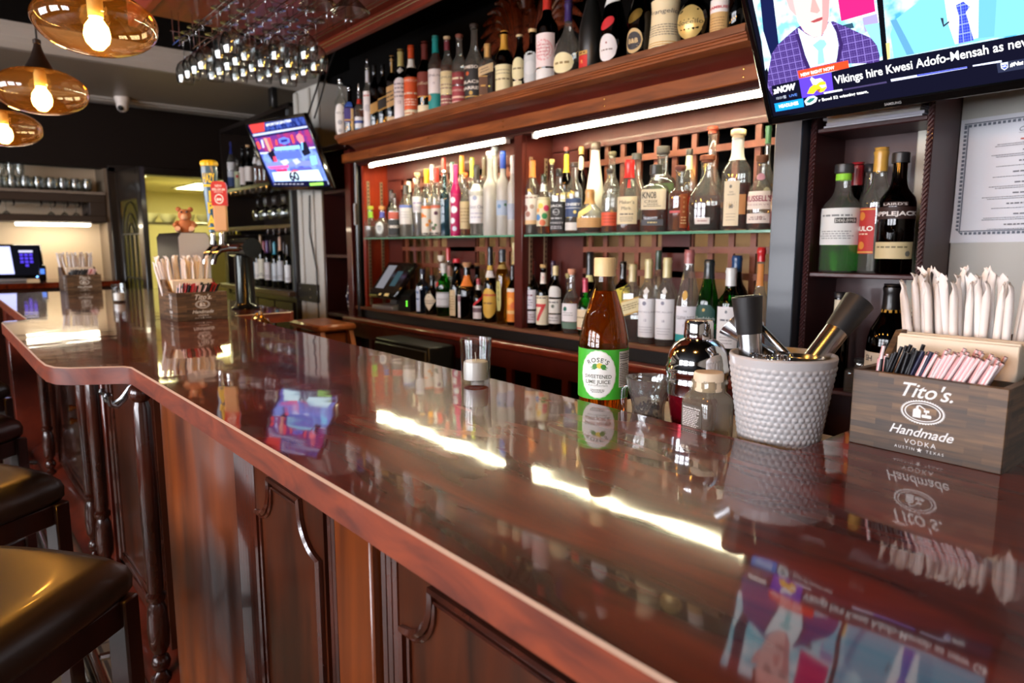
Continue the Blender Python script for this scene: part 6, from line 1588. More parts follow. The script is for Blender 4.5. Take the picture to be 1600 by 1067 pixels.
def fill_caddy(t, W, D, Hh, n_wrap, seq, seed, where, napkin=True, wscale=1.0, blackback=()):
    bpy.context.view_layer.update()
    Mx = t.matrix_world; r = random.Random(seed); rz = t.rotation_euler.z
    def w(x, y, z): return Mx @ Vector((x, y, z))
    g1 = 'paper wrapped straws in the ' + where; g2 = 'stirring straws in the ' + where
    k = 0
    for i in range(n_wrap):
        rowi = i % 3
        x = .020+(W-.040)*(i+.5)/n_wrap+r.uniform(-.002, .002); y = D*(.765+.075*rowi)
        wrapped_straw(i % 6, w(x, y, .0065), (r.uniform(-.06, .06), (i/n_wrap-.62)*.26+r.uniform(-.06, .06), rz), 'white paper wrapped straw standing in the ' + where, g1, wscale)
    if napkin:
        o = MB()
        for j in range(10):
            z = .03+.0; o.box(.018, W-.018, D*.44+j*.0052, D*.44+j*.0052+.0046, .008, Hh+.042+.003*math.sin(j*1.3), 0, .0015)
        o.build('napkin_stack', plain((236, 220, 196), .8)); ob = bpy.data.objects['napkin_stack'] if 'napkin_stack' in bpy.data.objects else None
        ob = [q for q in COL.objects if q.name.startswith('napkin_stack') and 'label' not in q][0]
        ob.location = w(0, 0, 0); ob.rotation_euler = (0, 0, rz)
        ob.name = 'napkins'
        tag(ob, 'folded cream paper napkins packed in the ' + where, 'napkins'); ob['kind'] = 'thing'
    n = len(seq)
    for rowi in range(4):
        for i, c in enumerate(seq):
            if rowi and r.random() < (.12 if c == 's' else .45): continue
            x = .018+(W-.036)*(i+.5)/n+r.uniform(-.0012, .0012); y = .0155+rowi*.0165+r.uniform(-.002, .002)
            kind = {'b': 'black', 's': 'striped', 'n': 'navy', 'r': 'red'}[c]
            tilt = .20+.25*(i/n)+r.uniform(-.08, .08)
            L = .118*math.cos(tilt)
            # the feet fan to the left of the heads
            zt = Hh+.024+.012*r.random()
            head = Vector((x, y, zt)); 
            stirrer(kind, w(x-math.sin(tilt)*.112+.0, y, zt-L), (0, tilt, rz) if abs(rz) < .01 else (Matrix.Rotation(rz, 3, 'Z') @ Matrix.Rotation(tilt, 3, 'Y')).to_euler(),
                    {'black': 'thin black', 'striped': 'thin white and pink striped', 'navy': 'thin navy', 'red': 'thin red'}[kind]+' stirring straw in the '+where, g2+' '+kind) if x-math.sin(tilt)*.112 > .010 else \
                stirrer(kind, w(x, y, .0065+rowi*.0), (0, r.uniform(-.02, .05), rz), {'black': 'thin black', 'striped': 'thin white and pink striped', 'navy': 'thin navy', 'red': 'thin red'}[kind]+' stirring straw in the '+where, g2+' '+kind)

W0, D0, H0 = .187, .215, .108
c1 = caddy('plank patterned wooden straw caddy beside the grey crock, nearest of three', (-.4105, .990, ZT), math.radians(-1.5))
fill_caddy(c1, W0, D0, H0, 32, 'sbsbbbbbbbbnsnssssssssssssss', 5, 'caddy beside the crock', wscale=1.08)
yaw2 = math.radians(93)
c2 = caddy('plank patterned wooden straw caddy in front of the beer taps', (-2.745, .687, ZT), yaw2)
fill_caddy(c2, W0, D0, H0, 36, 'bsbbrbbrrrbssbbsbbbrbrbb', 9, 'caddy by the taps', wscale=1.06)
yaw3 = math.radians(94)
c3 = caddy('plank patterned wooden straw caddy farthest along the bar by the lit wall', (-4.935, .623, ZT), yaw3)
fill_caddy(c3, W0, D0, H0, 32, 'bbbbbbbbbbbbbbssrsss', 11, 'farthest caddy', wscale=1.06)

# ------------------------------------------------------------------ votive candles
def votive(x, y, label):
    t = thing('votive_candle', label, 'candle', (x, y, ZT))
    h, r = .094, .0325
    MB().lathe([(0, 0), (r*.86, 0), (r*.90, .002), (r, h), (r*.94, h), (r*.86, .010), (0, .009)], 28).build('glass_cup', thin((251, 252, 252), (206, 214, 216), base=.09, refl=.9), t)
    MB().lathe([(0, .0095), (.0255, .0095), (.0260, .036), (.0250, .0455), (.022, .0475), (0, .0465)], 24).build('wax', plain((248, 245, 238), .5), t)
    MB().tube([(.001, 0, .046), (.0, 0, .055), (-.0035, .001, .064)], [.0011, .0011, .0009], 6).build('wick', plain((226, 222, 214), .8), t)
    return t
votive(-1.100, .838, 'clear glass votive with a white candle in the middle of the bar')
votive(-3.93, .715, 'small glass votive with a white candle between the two rear straw caddies')

# ------------------------------------------------------------------ lime juice bottle
t = thing('juice_bottle', 'tall bottle of amber juice with bright green label and cream cap on the bar', 'bottle', (-.853, .953, 1.03), math.radians(30))
R, HB = .0466, .300
VO = .027
P0 = [(0, .003), (.036, .001), (.0440, .002), (R, .008), (R, .136), (R*.985, .148), (R*.955, .158), (R*.86, .180), (R*.72, .203), (R*.56, .226), (R*.44, .243), (R*.38, .252), (R*.36, .258), (R*.36, .294), (R*.32, .296)]
MB().lathe(P0, 40).build('bottle_glass', thin((244, 242, 236), (196, 184, 160), base=.05), t, smooth=60)
lp = [(max(a*.965-.0004, 0), max(b, .005)) for a, b in P0 if b < .236] + [(R*.455, .238), (0, .238)]
M_JUICE = liquid((246, 172, 74), .16)
MB().lathe(lp, 40).build('juice', M_JUICE, t, smooth=60)
cap = MB(); cap.lathe([(0, .266), (R*.43, .266), (R*.44, .270), (R*.43, .271), (R*.435, .273), (R*.435, .297), (R*.40, .300), (0, .300)], 48, ridge=lambda t_, z: 1+.012*math.cos(24*t_)*(1 if z > .273 else 0))
cap.build('cap', plain((226, 204, 152), .45), t)
# embossed lemons and leaves on the shoulder
def shoulder(u, v, e=.0012):
    rr = prof_r([(a, b) for a, b in P0], v); a = -PI/2+u/max(rr, .01)
    q = rr+e; return (q*math.cos(a), q*math.sin(a), v)
b = MB()
for (u0, v0, L, a0) in [(-.005, .200, .022, .6), (.003, .202, .022, 2.4), (-.010, .210, .02, .9), (.008, .212, .02, 2.2), (0, .218, .016, 1.57), (-.018, .188, .018, 1.0), (.016, .190, .018, 2.1)]:
    for s in (-1, 1):
        b.tube([shoulder(u0+L*q*math.cos(a0)+s*.004*math.sin(PI*q)*math.sin(a0), v0+L*q*math.sin(a0)-s*.004*math.sin(PI*q)*math.cos(a0)) for q in [i/6 for i in range(7)]], .0006, 5)
r_ = random.Random(2)
for i in range(90):
    u = r_.uniform(-.05, .05); v = r_.uniform(.148, .185)
    if r_.random() < .45: v = r_.choice([.160, .162, .164])
    p = shoulder(u, v, .0004); b.lathe([(0, -.0008), (.0009, 0), (0, .0008)], 6, c=p)
b.build('embossing', thin((250, 246, 238), (220, 206, 186), base=.10), t, smooth=60)
# label: green wrap, white oval, lettering, nutrition panel
def wrap(u, v, e=.0007):
    a = -PI/2+u/R; q = R+e
    return (q*math.cos(a), q*math.sin(a), v+VO)
GRNL = (70, 186, 54)
b = MB(); n = 48
vs = []
for i in range(n+1): vs += [wrap(-PI*R+2*PI*R*i/n, .014), wrap(-PI*R+2*PI*R*i/n, .107)]
b.add(vs, [(2*i, 2*i+2, 2*i+3, 2*i+1) for i in range(n)], 0)
def ov(cx, cy, rx, ry, e, m, k=40, wav=0):
    vs = [wrap(cx, cy, e)]+[wrap(cx+rx*(1+wav*math.cos(22*2*PI*i/88))*math.cos(2*PI*i/88), cy+ry*(1+wav*math.cos(22*2*PI*i/88))*math.sin(2*PI*i/88), e) for i in range(88)]
    # ring by ring so that the oval follows the curve
    rings = [.33, .66, 1.0]
    vs = [wrap(cx, cy, e)]
    for q in rings: vs += [wrap(cx+q*rx*(1+wav*math.cos(22*2*PI*i/88))*math.cos(2*PI*i/88), cy+q*ry*(1+wav*math.cos(22*2*PI*i/88))*math.sin(2*PI*i/88), e) for i in range(88)]
    fs = [(0, 1+i, 1+(i+1) % 88) for i in range(88)]
    for g in range(2):
        for i in range(88): fs.append((1+g*88+i, 1+(g+1)*88+i, 1+(g+1)*88+(i+1) % 88, 1+g*88+(i+1) % 88))
    b.add(vs, fs, m)
ov(0, .061, .0335, .0445, .0010, 6, wav=.012); ov(0, .061, .0318, .0428, .0013, 1)
text_on(b, "ROSE'S", .0115, lambda u, v: wrap(u, .0885+v, .0017), 3, bold=.02, arc=.032, spacing=1.25)
for du, dv, rr, m in [(-.005, .0765, .0052, 4), (.0035, .0775, .0058, 5), (.010, .076, .0048, 4)]: ov(du, dv, rr, rr*.9, .0016+du*.01, m)
for a0 in (-.5, .1, 3.0, 3.6):
    b.add([wrap(.002+.004*math.cos(a0), .075+.003*math.sin(a0), .0019), wrap(.002+.010*math.cos(a0+.35), .074+.005*math.sin(a0+.35), .0019), wrap(.002+.017*math.cos(a0), .073+.006*math.sin(a0), .0019), wrap(.002+.010*math.cos(a0-.35), .074+.005*math.sin(a0-.35), .0019)], [(0, 1, 2, 3)], 4)
text_on(b, 'SWEETENED', .0095, lambda u, v: wrap(u, .0575+v, .0017), 3, bold=.015, width=.050)
text_on(b, 'LIME JUICE', .0095, lambda u, v: wrap(u, .0475+v, .0017), 3, bold=.015, width=.046)
text_on(b, 'FROM CONCENTRATE', .0038, lambda u, v: wrap(u, .0405+v, .0017), 3, width=.036)
lines_on(b, lambda u, v: wrap(u, v, .0017), -.014, .014, .027, .034, 3, .0012, 3, .3, True, 4)
def quad(u0, u1, v0, v1, e, m):
    k = 8; vs = []
    for i in range(k+1): u = u0+(u1-u0)*i/k; vs += [wrap(u, v0, e), wrap(u, v1, e)]
    b.add(vs, [(2*i, 2*i+2, 2*i+3, 2*i+1) for i in range(k)], m)
quad(.040, .076, .036, .103, .0010, 1)
text_on(b, 'Nutrition Facts', .0058, lambda u, v: wrap(.058+u, .0985+v, .0015), 2, bold=.02, width=.033)
quad(.0415, .0745, .0890, .0905, .0014, 2)
text_on(b, 'Calories', .0062, lambda u, v: wrap(.053+u, .0795+v, .0015), 2, bold=.02)
for v in (.085, .0745): quad(.0415, .0745, v, v+.0009, .0014, 2)
lines_on(b, lambda u, v: wrap(u, v, .0014), .0415, .0745, .0915, .0955, 2, .0012, 2, .2, False, 6)
lines_on(b, lambda u, v: wrap(u, v, .0014), .0415, .0745, .038, .073, 11, .0013, 2, .2, False, 8)
lines_on(b, lambda u, v: wrap(u, v, .0014), .0415, .0745, .0165, .033, 7, .0010, 7, .3, False, 9)
b.build('label', [plain(GRNL, .4), plain((242, 244, 240), .45), plain((40, 44, 42), .6), plain((96, 104, 92), .6), plain((64, 140, 50), .5), plain((226, 206, 66), .5), plain((206, 226, 196), .5), plain((30, 90, 30), .5)], t, smooth=60, fix=False)

# ------------------------------------------------------------------ cut glass mug
t = thing('glass_mug', 'small clear cut-glass mug with a handle, dark cloves inside, beside the lime juice', 'mug', (-.720, .922, 1.03), math.radians(196))
def cut(t_, z):
    if z < .012 or z > .088: return 1.0
    a = math.sin(9*t_+z*150); c = math.sin(9*t_-z*150)
    return 1+.045*max(abs(a), abs(c))**3 if z < .075 else 1+.008*max(abs(a), abs(c))
pr = [(0, 0), (.027, 0), (.0295, .003)]+[(.0300-.0035*math.sin(PI*min(i/20, 1)*1.0)+.0085*max(0, (i-10)/20)**1.3*1.9, .003+.095*i/24) for i in range(1, 25)]
pr += [(pr[-1][0]-.0022, .0985)]+[(max(a-.0032, 0.001), z) for a, z in reversed(pr[3:-1])]+[(.02, .009), (0, .009)]
MB().lathe(pr, 72, ridge=cut).build('mug_body', thin((244, 246, 245), (150, 156, 156), base=.18, refl=.9, frost=.10), t, smooth=30)
MB().tube([(.031, 0, .076), (.040, 0, .079), (.047, 0, .073), (.0485, 0, .050), (.046, 0, .030), (.039, 0, .023), (.028, 0, .025)], [.0042, .0042, .0045, .0045, .0045, .0042, .0042], 12).build('handle', thin((240, 243, 242), (110, 118, 118), base=.10, refl=.9), t, smooth=60)
cl = MB(); r_ = random.Random(4)
for i in range(150):
    a, q, z = r_.uniform(0, 2*PI), .0215*math.sqrt(r_.random()), .012+.040*r_.random()
    c = (q*math.cos(a), q*math.sin(a), z); s = r_.uniform(.0018, .0032)
    cl.lathe([(0, -s), (s*.8, -s*.4), (s, 0), (s*.6, s*.7), (0, s)], 7, c=c)
o = cl.build('cloves', plain((30, 26, 26), .25, coat=.4), loc=(-.720, .922, 1.03), smooth=60)
tag(o, 'dark cloves heaped inside the cut-glass mug', 'spice'); o['kind'] = 'stuff'

# ------------------------------------------------------------------ cocktail shaker
t = thing('cocktail_shaker', 'polished steel cocktail shaker with a red tumbler behind the spice jar', 'shaker', (-.655, .968, 1.03))
MB().lathe([(0, 0), (.036, 0), (.038, .003), (.044, .04), (.0490, .078), (0, .078)], 40).build('tumbler', plain((150, 12, 36), .25, metal=.8, coat=.4), t)
MB().lathe([(.0480, .074), (.0500, .075), (.0502, .092), (.0512, .094), (.0512, .097), (.0502, .099), (.0506, .108), (.0522, .111), (.0528, .116), (.0522, .121), (.0508, .123), (.0500, .132), (.0465, .147), (.040, .158), (.031, .165), (.0245, .168), (.0235, .170), (0, .170)], 44).build('strainer_top', M_CHROME, t)
MB().lathe([(.0228, .168), (.0240, .169), (.0246, .172), (.0238, .194), (.0222, .1985), (.012, .2000), (0, .2003)], 36).build('cap', M_CHROME, t)

# ------------------------------------------------------------------ spice jar
t = thing('spice_jar', 'square shouldered dusty clear jar with a cream lid, printed panel on its front', 'jar', (-.6035, .9235, 1.03), math.radians(-9))
JR = .0325
jp = [(0, 0), (JR*.92, 0), (JR, .004), (JR, .076), (JR*.97, .081), (JR*.84, .088), (JR*.70, .0925), (JR*.66, .094), (JR*.66, .112)]
MB().lathe(jp, 48, ex=5).build('jar_glass', thin((226, 222, 210), (176, 170, 156), base=.07, frost=.35, frgb=(196, 188, 170)), t, smooth=50)
MB().lathe([(0, .003), (JR*.93, .003), (JR*.93, .020), (0, .022)], 48, ex=5).build('powder', plain((186, 170, 140), .9), t, smooth=50)
MB().lathe([(0, .094), (JR*.68, .094), (JR*.70, .095), (JR*.70, .099), (JR*.68, .100), (JR*.68, .109), (JR*.72, .110), (JR*.72, .121), (JR*.66, .124), (0, .1245)], 32).build('lid', plain((222, 206, 180), .6), t)
b = MB()
def jf(u, v): 
    return (u-.002, -JR*1.0-.0008, v+.012)
b.add([jf(-.021, .006), jf(.021, .006), jf(.021, .062), jf(-.021, .062)], [(0, 1, 2, 3)], 0)
g = lambda u, v: (u-.002, -JR-.0013, v+.012)
text_on(b, 'Nutrition Facts', .0042, lambda u, v: g(u, .057+v), 1, bold=.03, width=.036)
lines_on(b, g, -.018, .018, .018, .054, 13, .0014, 1, .25, False, 3)
lines_on(b, g, -.018, .006, .008, .016, 3, .0011, 1, .3, False, 5)
vs = [g(.013+.004*math.cos(2*PI*i/16), .011+.004*math.sin(2*PI*i/16)) for i in range(16)]
b.add(vs, [tuple(range(16))], 1)
b.build('printed_panel', [thin((150, 146, 138), (130, 126, 118), base=.05, frost=.7, frgb=(150, 146, 138)), plain((236, 236, 232), .6)], t, smooth=0, fix=False)

# ------------------------------------------------------------------ textured grey crock with its tools
CX, CY, ZL = -.5065, .9685, 1.03
def D(x, y, d): return CAM+ray(x, y)*(d/FPX)
t = thing('utensil_crock', 'pale grey dimpled ceramic crock holding bar tools on the bar', 'crock', (CX, CY, ZL))
RB, RT_, HC = .0545, .0770, .157
NA, NZ = 336, 170
b = MB(); vs = []; fs = []
def crock_r(a, z):
    r = RB+(RT_-RB)*z/HC
    if z < .004: r -= (.004-z)*.8
    if .006 < z < HC-.012:
        row = (z-.006)/.0088; i = math.floor(row)
        ph = a*21/(2*PI)*1.0*2+(i % 2)*.5
        cu, cv = (ph % 1)-.5, (row % 1)-.5
        d = math.sqrt(cu*cu+cv*cv)
        r += .0017*max(0, 1-(d/.5)**2)
    return r
for i in range(NZ+1):
    z = HC*i/NZ
    for j in range(NA):
        a = 2*PI*j/NA; q = crock_r(a, z); vs.append((q*math.cos(a), q*math.sin(a), z))
for i in range(NZ):
    for j in range(NA):
        l = (j+1) % NA; fs.append((i*NA+j, i*NA+l, (i+1)*NA+l, (i+1)*NA+j))
b.add(vs, fs)
b.lathe([(RT_, HC), (RT_-.001, HC+.003), (RT_-.004, HC+.0035), (RT_-.006, HC+.001), (RB-.006, .008), (0, .008)], 96)
b.lathe([(0, 0), (RB-.0032, 0)], 48)
b.build('body', plain((188, 188, 190), .38, coat=.25), t, smooth=75)
def placed(o, foot, head, roll=0.0):
    """stand a tool modelled along +z so that its origin is at foot and it leans towards head"""
    foot, head = Vector(foot), Vector(head); q = (head-foot).to_track_quat('Z', 'Y')
    o.location = foot; o.rotation_euler = (q.to_matrix() @ Matrix.Rotation(roll, 3, 'Z')).to_euler()
def muddler(label, foot, head):
    t = thing('muddler', label, 'muddler'); L = (Vector(head)-Vector(foot)).length; k = L/.215
    MB().lathe([(0, 0), (.012, 0), (.0155, .004), (.0170, .05), (.0178, L-.062), (.0178, L-.058), (0, L-.058)], 28).build('steel_shaft', M_STEEL, t)
    h = MB(); h.lathe([(0, L-.058), (.0182, L-.058), (.0190, L-.054), (.0225, L-.006), (.0230, L-.001), (.0215, L), (0, L)], 32)
    for i in range(-4, 5):
        for j in range(-4, 5):
            if i*i+j*j < 17: h.lathe([(.0018, L), (.0016, L+.0014), (0, L+.0018)], 6, c=(i*.0044, j*.0044, 0))
    h.build('black_head', plain((24, 24, 26), .5), t)
    placed(t, foot, head); return t
muddler('black headed steel muddler standing nearly upright in the grey crock', (CX-.028, CY-.012, ZL+.010), D(1167, 463, 1.045))
muddler('black headed steel muddler leaning to the right in the grey crock', D(1213, 640, 1.03), D(1343, 470, 1.035))
def jigger(label, foot, head, r1, r2):
    t = thing('jigger', label, 'jigger'); L = (Vector(head)-Vector(foot)).length
    MB().lathe([(r2*.99, 0), (r2, .001), (.0085, L*.42), (.0085, L*.46), (r1, L-.001), (r1*.985, L), (r1*.95, L-.003), (.006, L*.5), (0, L*.49)], 28).build('cup', M_STEEL, t)
    MB().lathe([(0, L*.40), (.005, L*.38), (r2*.94, .002), (r2*.96, 0)], 28).build('small_cup', M_STEEL, t)
    placed(t, foot, head); return t
jigger('steel jigger whose conical mouth faces left over the crock rim', D(1200, 560, 1.06), D(1140, 504, 1.085), .0225, .017)
jigger('steel jigger with its open mouth facing up at the crock rim', D(1247, 640, .995), D(1256, 556, .985), .0285, .021)
t = thing('bar_spoon_tongs', 'slim polished steel tongs leaning across the crock behind the muddler', 'tongs')
LT = (D(1247, 572, 1.03)-D(1189, 512, 1.065)).length
MB().tube([(0, 0, 0), (0, 0, LT)], .0062, 12).lathe([(.0062, LT), (.0085, LT+.003), (.0085, LT+.009), (.005, LT+.012), (0, LT+.013)], 14).build('rod', M_STEEL, t)
placed(t, D(1247, 572, 1.03), D(1189, 512, 1.065))
t = thing('strainer', 'cocktail strainer with a coiled wire spring lying in the mouth of the crock', 'strainer', D(1203, 562, 1.0))
pts = []
for i in range(420):
    q = i/419; a = -2.2+q*3.9; w_ = q*2*PI*26
    R1 = .026+.006*math.cos(w_)
    pts.append((R1*math.cos(a), R1*math.sin(a), .0065*math.sin(w_)+.004))
MB().tube(pts, .0008, 5).build('coil_spring', M_CHROME, t, smooth=60)
MB().lathe([(0, 0), (.022, 0), (.023, .0012), (0, .0014)], 30).build('plate', M_STEEL, t)
MB().tube([(.0, .0, .001), (.02, .015, -.03), (.03, .02, -.06)], [.006, .006, .005], 10).build('handle', M_STEEL, t)
# gold leaf dish at the bar's inner edge
t = thing('gold_garland', 'gold leafy bracelet-like garland below the inner edge of the bar', 'garland', (-2.72, .985, .985))
MB().tube([(-.12, .0, .0), (-.06, .02, .065), (.02, .02, .07), (.09, .01, .03), (.13, 0, -.02)], .012, 8).build('cord', M_BRASS, t)
for i in range(9):
    q = i/8; x = -.11+.23*q; z = .078*math.sin(PI*(q*.85+.1))-.004
    MB().lathe([(0, -.024), (.012, -.012), (.014, .004), (.006, .020), (0, .026)], 10, sy=.45).build('leaf', M_BRASS, t, loc=(x, .012*(-1)**i, z+.012), rot=(.5*(-1)**i, .9-q*1.2, 0))
MB().box(-.16, .16, -.03, .06, -.02, -.005).build('tray', M_STEEL, t)
MB().box(-.02, .02, -.04, -.03, -.3, -.005).build('tray_bracket', M_STEEL, t)
# ------------------------------------------------------------------ bottles in the right-hand cabinet
def CB(px, ytop, w, Y, zb, label, kind='round', **kw):
    p = atY(px, ytop+60, Y); top = atY(px, ytop, Y).z
    r = w*depth((p.x, Y, zb+.15))/FPX/2*1.02
    cs, cc, cl = kw.get('cap', ('screw', (20, 20, 20), .07))
    extra = {'cork': cl, 'ball': cl*1.9}.get(cs, .01)
    h = (top-zb)/(1+extra)
    return bottle('liquor_bottle', label, p.x, Y, zb, h, r, kind, **kw)
CB(1316, 257, 56, 2.045, 1.275, 'bottle of bright green liqueur with pale label and lime neck band', 'round', liq=(70, 255, 30), fill=.40, glow=.6, cap=('screw', (54, 56, 58), .07), labs=[LAB('rect', .26, .60, .95, (220, 224, 222), [LINES(.76, .84, 1, .05, (120, 126, 126)), LINES(.15, .4, 4, .03, (150, 156, 156))], th=-12), LAB('rect', .46, .51, .5, (40, 44, 40), [W_('DEKUYPER', .5, .7, (226, 226, 220), w=.9)], th=18), LAB('rect', .86, .92, 1.0, (150, 226, 60), name='neck_band')])
CB(1337, 254, 40, 2.135, 1.275, 'brown bottle with red capsule behind the green liqueur', 'round', glass=BRN, liq=DRED, fill=.6, cap=('foil', (170, 40, 48), .20), labs=[LAB('oval', .2, .5, .9, (190, 170, 150), th=10)])
CB(1357, 257, 38, 2.138, 1.275, 'bottle with grey-black cap between the red capsule and the gold capsule', 'tall', liq=WATER, fill=.3, cap=('screw', (50, 50, 54), .06), labs=[])
CB(1374, 231, 47, 2.055, 1.275, 'clear bottle with red and gold label and tall gold capsule', 'round', liq=WATER, fill=.5, cap=('foil', (206, 160, 70), .18), labs=[LAB('rect', .16, .53, .66, (176, 40, 38), [BAND(.02, .05, GOLD), BAND(.95, .98, GOLD), DOT(-.2, .82, .36, (206, 130, 50)), W_('NULO', .55, .14, (240, 234, 226), w=.9, bold=.03), LINES(.38, .48, 1, .03, (226, 200, 170)), DOT(-.1, .18, .34, (206, 130, 50))], th=-46)])
CB(1404, 239, 52, 2.040, 1.275, 'dark brandy bottle with arched white lettering and cream foot label', 'round', glass=BRN, liq=(120, 40, 16), fill=.64, cap=('screw', (36, 36, 38), .075), labs=[LAB('rect', .13, .27, .95, (206, 190, 146), [LINES(.6, .8, 1, .1, (120, 110, 80)), DOT(.7, .3, .12, (110, 110, 100))], th=-8), LAB('rect', .46, .56, .95, (44, 20, 14), [W_('APPLEJACK', .45, .48, (226, 222, 218), w=1.0, bold=.03)], th=-4, name='printed_lettering'), LAB('rect', .565, .60, .6, (44, 20, 14), [W_("LAIRD'S", .5, .8, (216, 210, 206), w=.9)], th=-4, name='printed_lettering')])
CB(1309, 456, 34, 2.06, .93, 'bottle with a white neck strip low in the cabinet, behind the leaning muddler', 'tall', glass=BLK, cap=('screw', (36, 34, 36), .05), labs=[LAB('rect', .74, .93, .7, (220, 206, 180), name='neck_label')])
CB(1342, 560, 44, 2.04, .93, 'short bottle of red-brown liqueur low in the cabinet', 'square', ex=4, liq=(170, 60, 24), fill=.6, cap=('screw', (30, 28, 28), .1))
CB(1391, 443, 62, 2.05, .93, 'black bottle with gold neck ring and cream label low in the cabinet', 'handle', glass=BLK, cap=('foil', (24, 22, 24), .22), labs=[LAB('rect', .10, .40, 1.0, (226, 216, 196), [W_('SH', .82, .24, INKC, u=-.3, bold=.01), BAND(.0, .5, (216, 150, 116))], th=-26), LAB('rect', .755, .785, 1.2, (196, 150, 50), name='neck_ring')])

# ------------------------------------------------------------------ bottles in the black cabinet
def FB(px, ytop, w, Y, zb, label, kind='round', **kw):
    p = atY(px, ytop+40, Y); top = atY(px, ytop, Y).z
    r = w*depth((p.x, Y, zb+.15))/FPX/2*1.1
    return bottle('liquor_bottle' if zb > 1.3 else 'wine_bottle', label, p.x, Y, zb, (top-zb)/1.02, r, kind, **kw)
FB(361, 220, 13, 2.08, 1.84, 'clear vodka bottle with blue capsule, first on the black cabinet top shelf', 'wine', liq=WATER, fill=.5, cap=('foil', (40, 56, 140), .24), labs=[LAB('rect', .08, .40, 1.1, (60, 86, 140), [BAND(.6, 1.0, (200, 206, 214))]), LAB('rect', .42, .58, 1.0, (222, 224, 226))])
FB(372, 245, 9, 2.09, 1.84, 'slim bottle with green and white label beside the blue-capped vodka', 'tall', liq=WATER, fill=.5, cap=('screw', (30, 30, 30), .08), labs=[LAB('rect', .06, .56, 1.1, (186, 196, 160), [DOT(0, .7, .3, (180, 40, 40))])])
FB(380, 229, 10, 2.10, 1.84, 'dark bottle with white label and black pourer on the black cabinet', 'round', glass=BRN, cap=('pour', (40, 38, 36), .03), labs=[LAB('rect', .10, .52, 1.0, (216, 206, 200))])
FB(389, 228, 11, 2.10, 1.84, 'bottle with pale cork and white label on the black cabinet', 'round', glass=BLK, cap=('cork', (214, 176, 130), .05), labs=[LAB('rect', .16, .52, 1.0, (222, 216, 210))])
for k_, (px, lab) in enumerate([(400, 'amber bottle with white shoulder, left of the trio by the small television'), (407, 'amber bottle in the middle of the trio by the small television'), (414, 'amber bottle closest to the small television screen')]):
    FB(px, 226+5*(k_ % 2), 8, 2.10, 1.84, lab, 'round', liq=(236, 130, 40), fill=.5, cap=('screw', (44, 40, 36), .1), labs=[LAB('rect', .56, .72, .9, (214, 214, 214), name='neck_label')])
WL = [(383, 377, (150, 60, 80), 'red-pink', None), (389.5, 372, (90, 84, 80), 'grey', None), (394, 376, (230, 230, 234), 'white', (40, 140, 196)), (403, 377, (236, 204, 150), 'cream', (228, 226, 220)),
      (408.5, 366, (150, 116, 70), 'tan and tall', (226, 224, 206)), (413.5, 376, (176, 84, 100), 'pink', None), (418.5, 375, (90, 60, 120), 'purple', (226, 222, 222)), (424, 374, (60, 36, 40), 'dark maroon', None),
      (430, 377, (56, 150, 176), 'teal', (206, 214, 220)), (438.5, 369, (190, 150, 126), 'tan striped and tallest', (196, 200, 206)), (445, 377, (46, 36, 44), 'dark plum', None), (450, 380, (40, 40, 44), 'black', (226, 228, 230))]
for i, (px, yt, cc, cn, lc_) in enumerate(WL):
    Y = 2.045 if lc_ else 2.145
    nm = 'wine bottle with %s capsule%s on the black cabinet counter' % (cn, '' if lc_ is None else (' and blue label' if lc_[0] < 60 else ' and pale label'))
    FB(px, yt, 9.5 if lc_ else 8, Y, 1.03, nm, 'wine', glass=DKG if i % 2 else BLK, cap=('foil', cc, .26), labs=[] if lc_ is None else [LAB('rect', .16, .54, 1.0, lc_, [LINES(.1, .3, 2, .04, (120, 120, 126))], th=-10)])
# wine bottles lying in the lower slots
def lying(x, z, glass, cap, label):
    t = bottle('wine_bottle', label, x, 2.225, z, .235, .036, 'wine', glass=glass, cap=('foil', cap, .26), labs=[])
    t.rotation_euler = (PI/2, 0, 0)
lying(-1.67, .61, GRN, (96, 150, 96), 'green wine bottle lying in a slot below the back bar counter')
lying(-1.87, .61, BRN, (176, 70, 30), 'wine bottle with orange-red capsule lying in a slot below the counter')

# ------------------------------------------------------------------ stemware
def wine_glass_mesh(s=1.0, bowl=1.0):
    # upside down: foot at z = 0, rim at the bottom
    pr = [(0, -.004), (.006, -.004), (.020, -.0015), (.034, .0), (.0345, -.0015), (.020, -.004), (.006, -.008), (.0034, -.014), (.0030, -.06), (.0034, -.082), (.006, -.090), (.018, -.098), (.030, -.112), (.0375, -.132), (.0395, -.150), (.037, -.172), (.033, -.190)]
    pr = [(r*bowl if z < -.085 else r, z) for r, z in pr]
    inner = [(max(r-.0012, 0), z) for r, z in reversed(pr[10:])]+[(0, -.092)]
    return MB().lathe([(r*s, z*s) for r, z in pr+inner], 22)
wg = wine_glass_mesh().build('hanging_wine_glass', thin((244, 246, 246), (176, 184, 186), base=.12, refl=.9), loc=(0, 0, 0), smooth=60)
first = [True]
def hang(mesh_obj, x, y, z, label, group, s=1.0, cat='wine glass'):
    if first[0] and mesh_obj is wg: o = mesh_obj; first[0] = False
    else: o = mesh_obj.copy(); COL.objects.link(o)
    o.location = (x, y, z); o.scale = (s, s, s)
    o.rotation_euler = (0, 0, rnd.uniform(0, 6))
    return tag(o, label, cat, group)
G1 = 'wine glasses hanging from the rack over the bar'
ZR = 2.25
for x in (-3.30, -3.205, -3.11, -3.015, -2.80, -2.70): hang(wg, x, .925, ZR, 'clear wine glass hanging upside down in the outer row of the bar rack', 'wine glasses in the outer rack row')
for x in (-3.16, -3.06, -2.96, -2.86, -2.765): hang(wg, x, 1.01, ZR, 'clear wine glass hanging upside down in the second row of the bar rack', 'wine glasses in the second rack row')
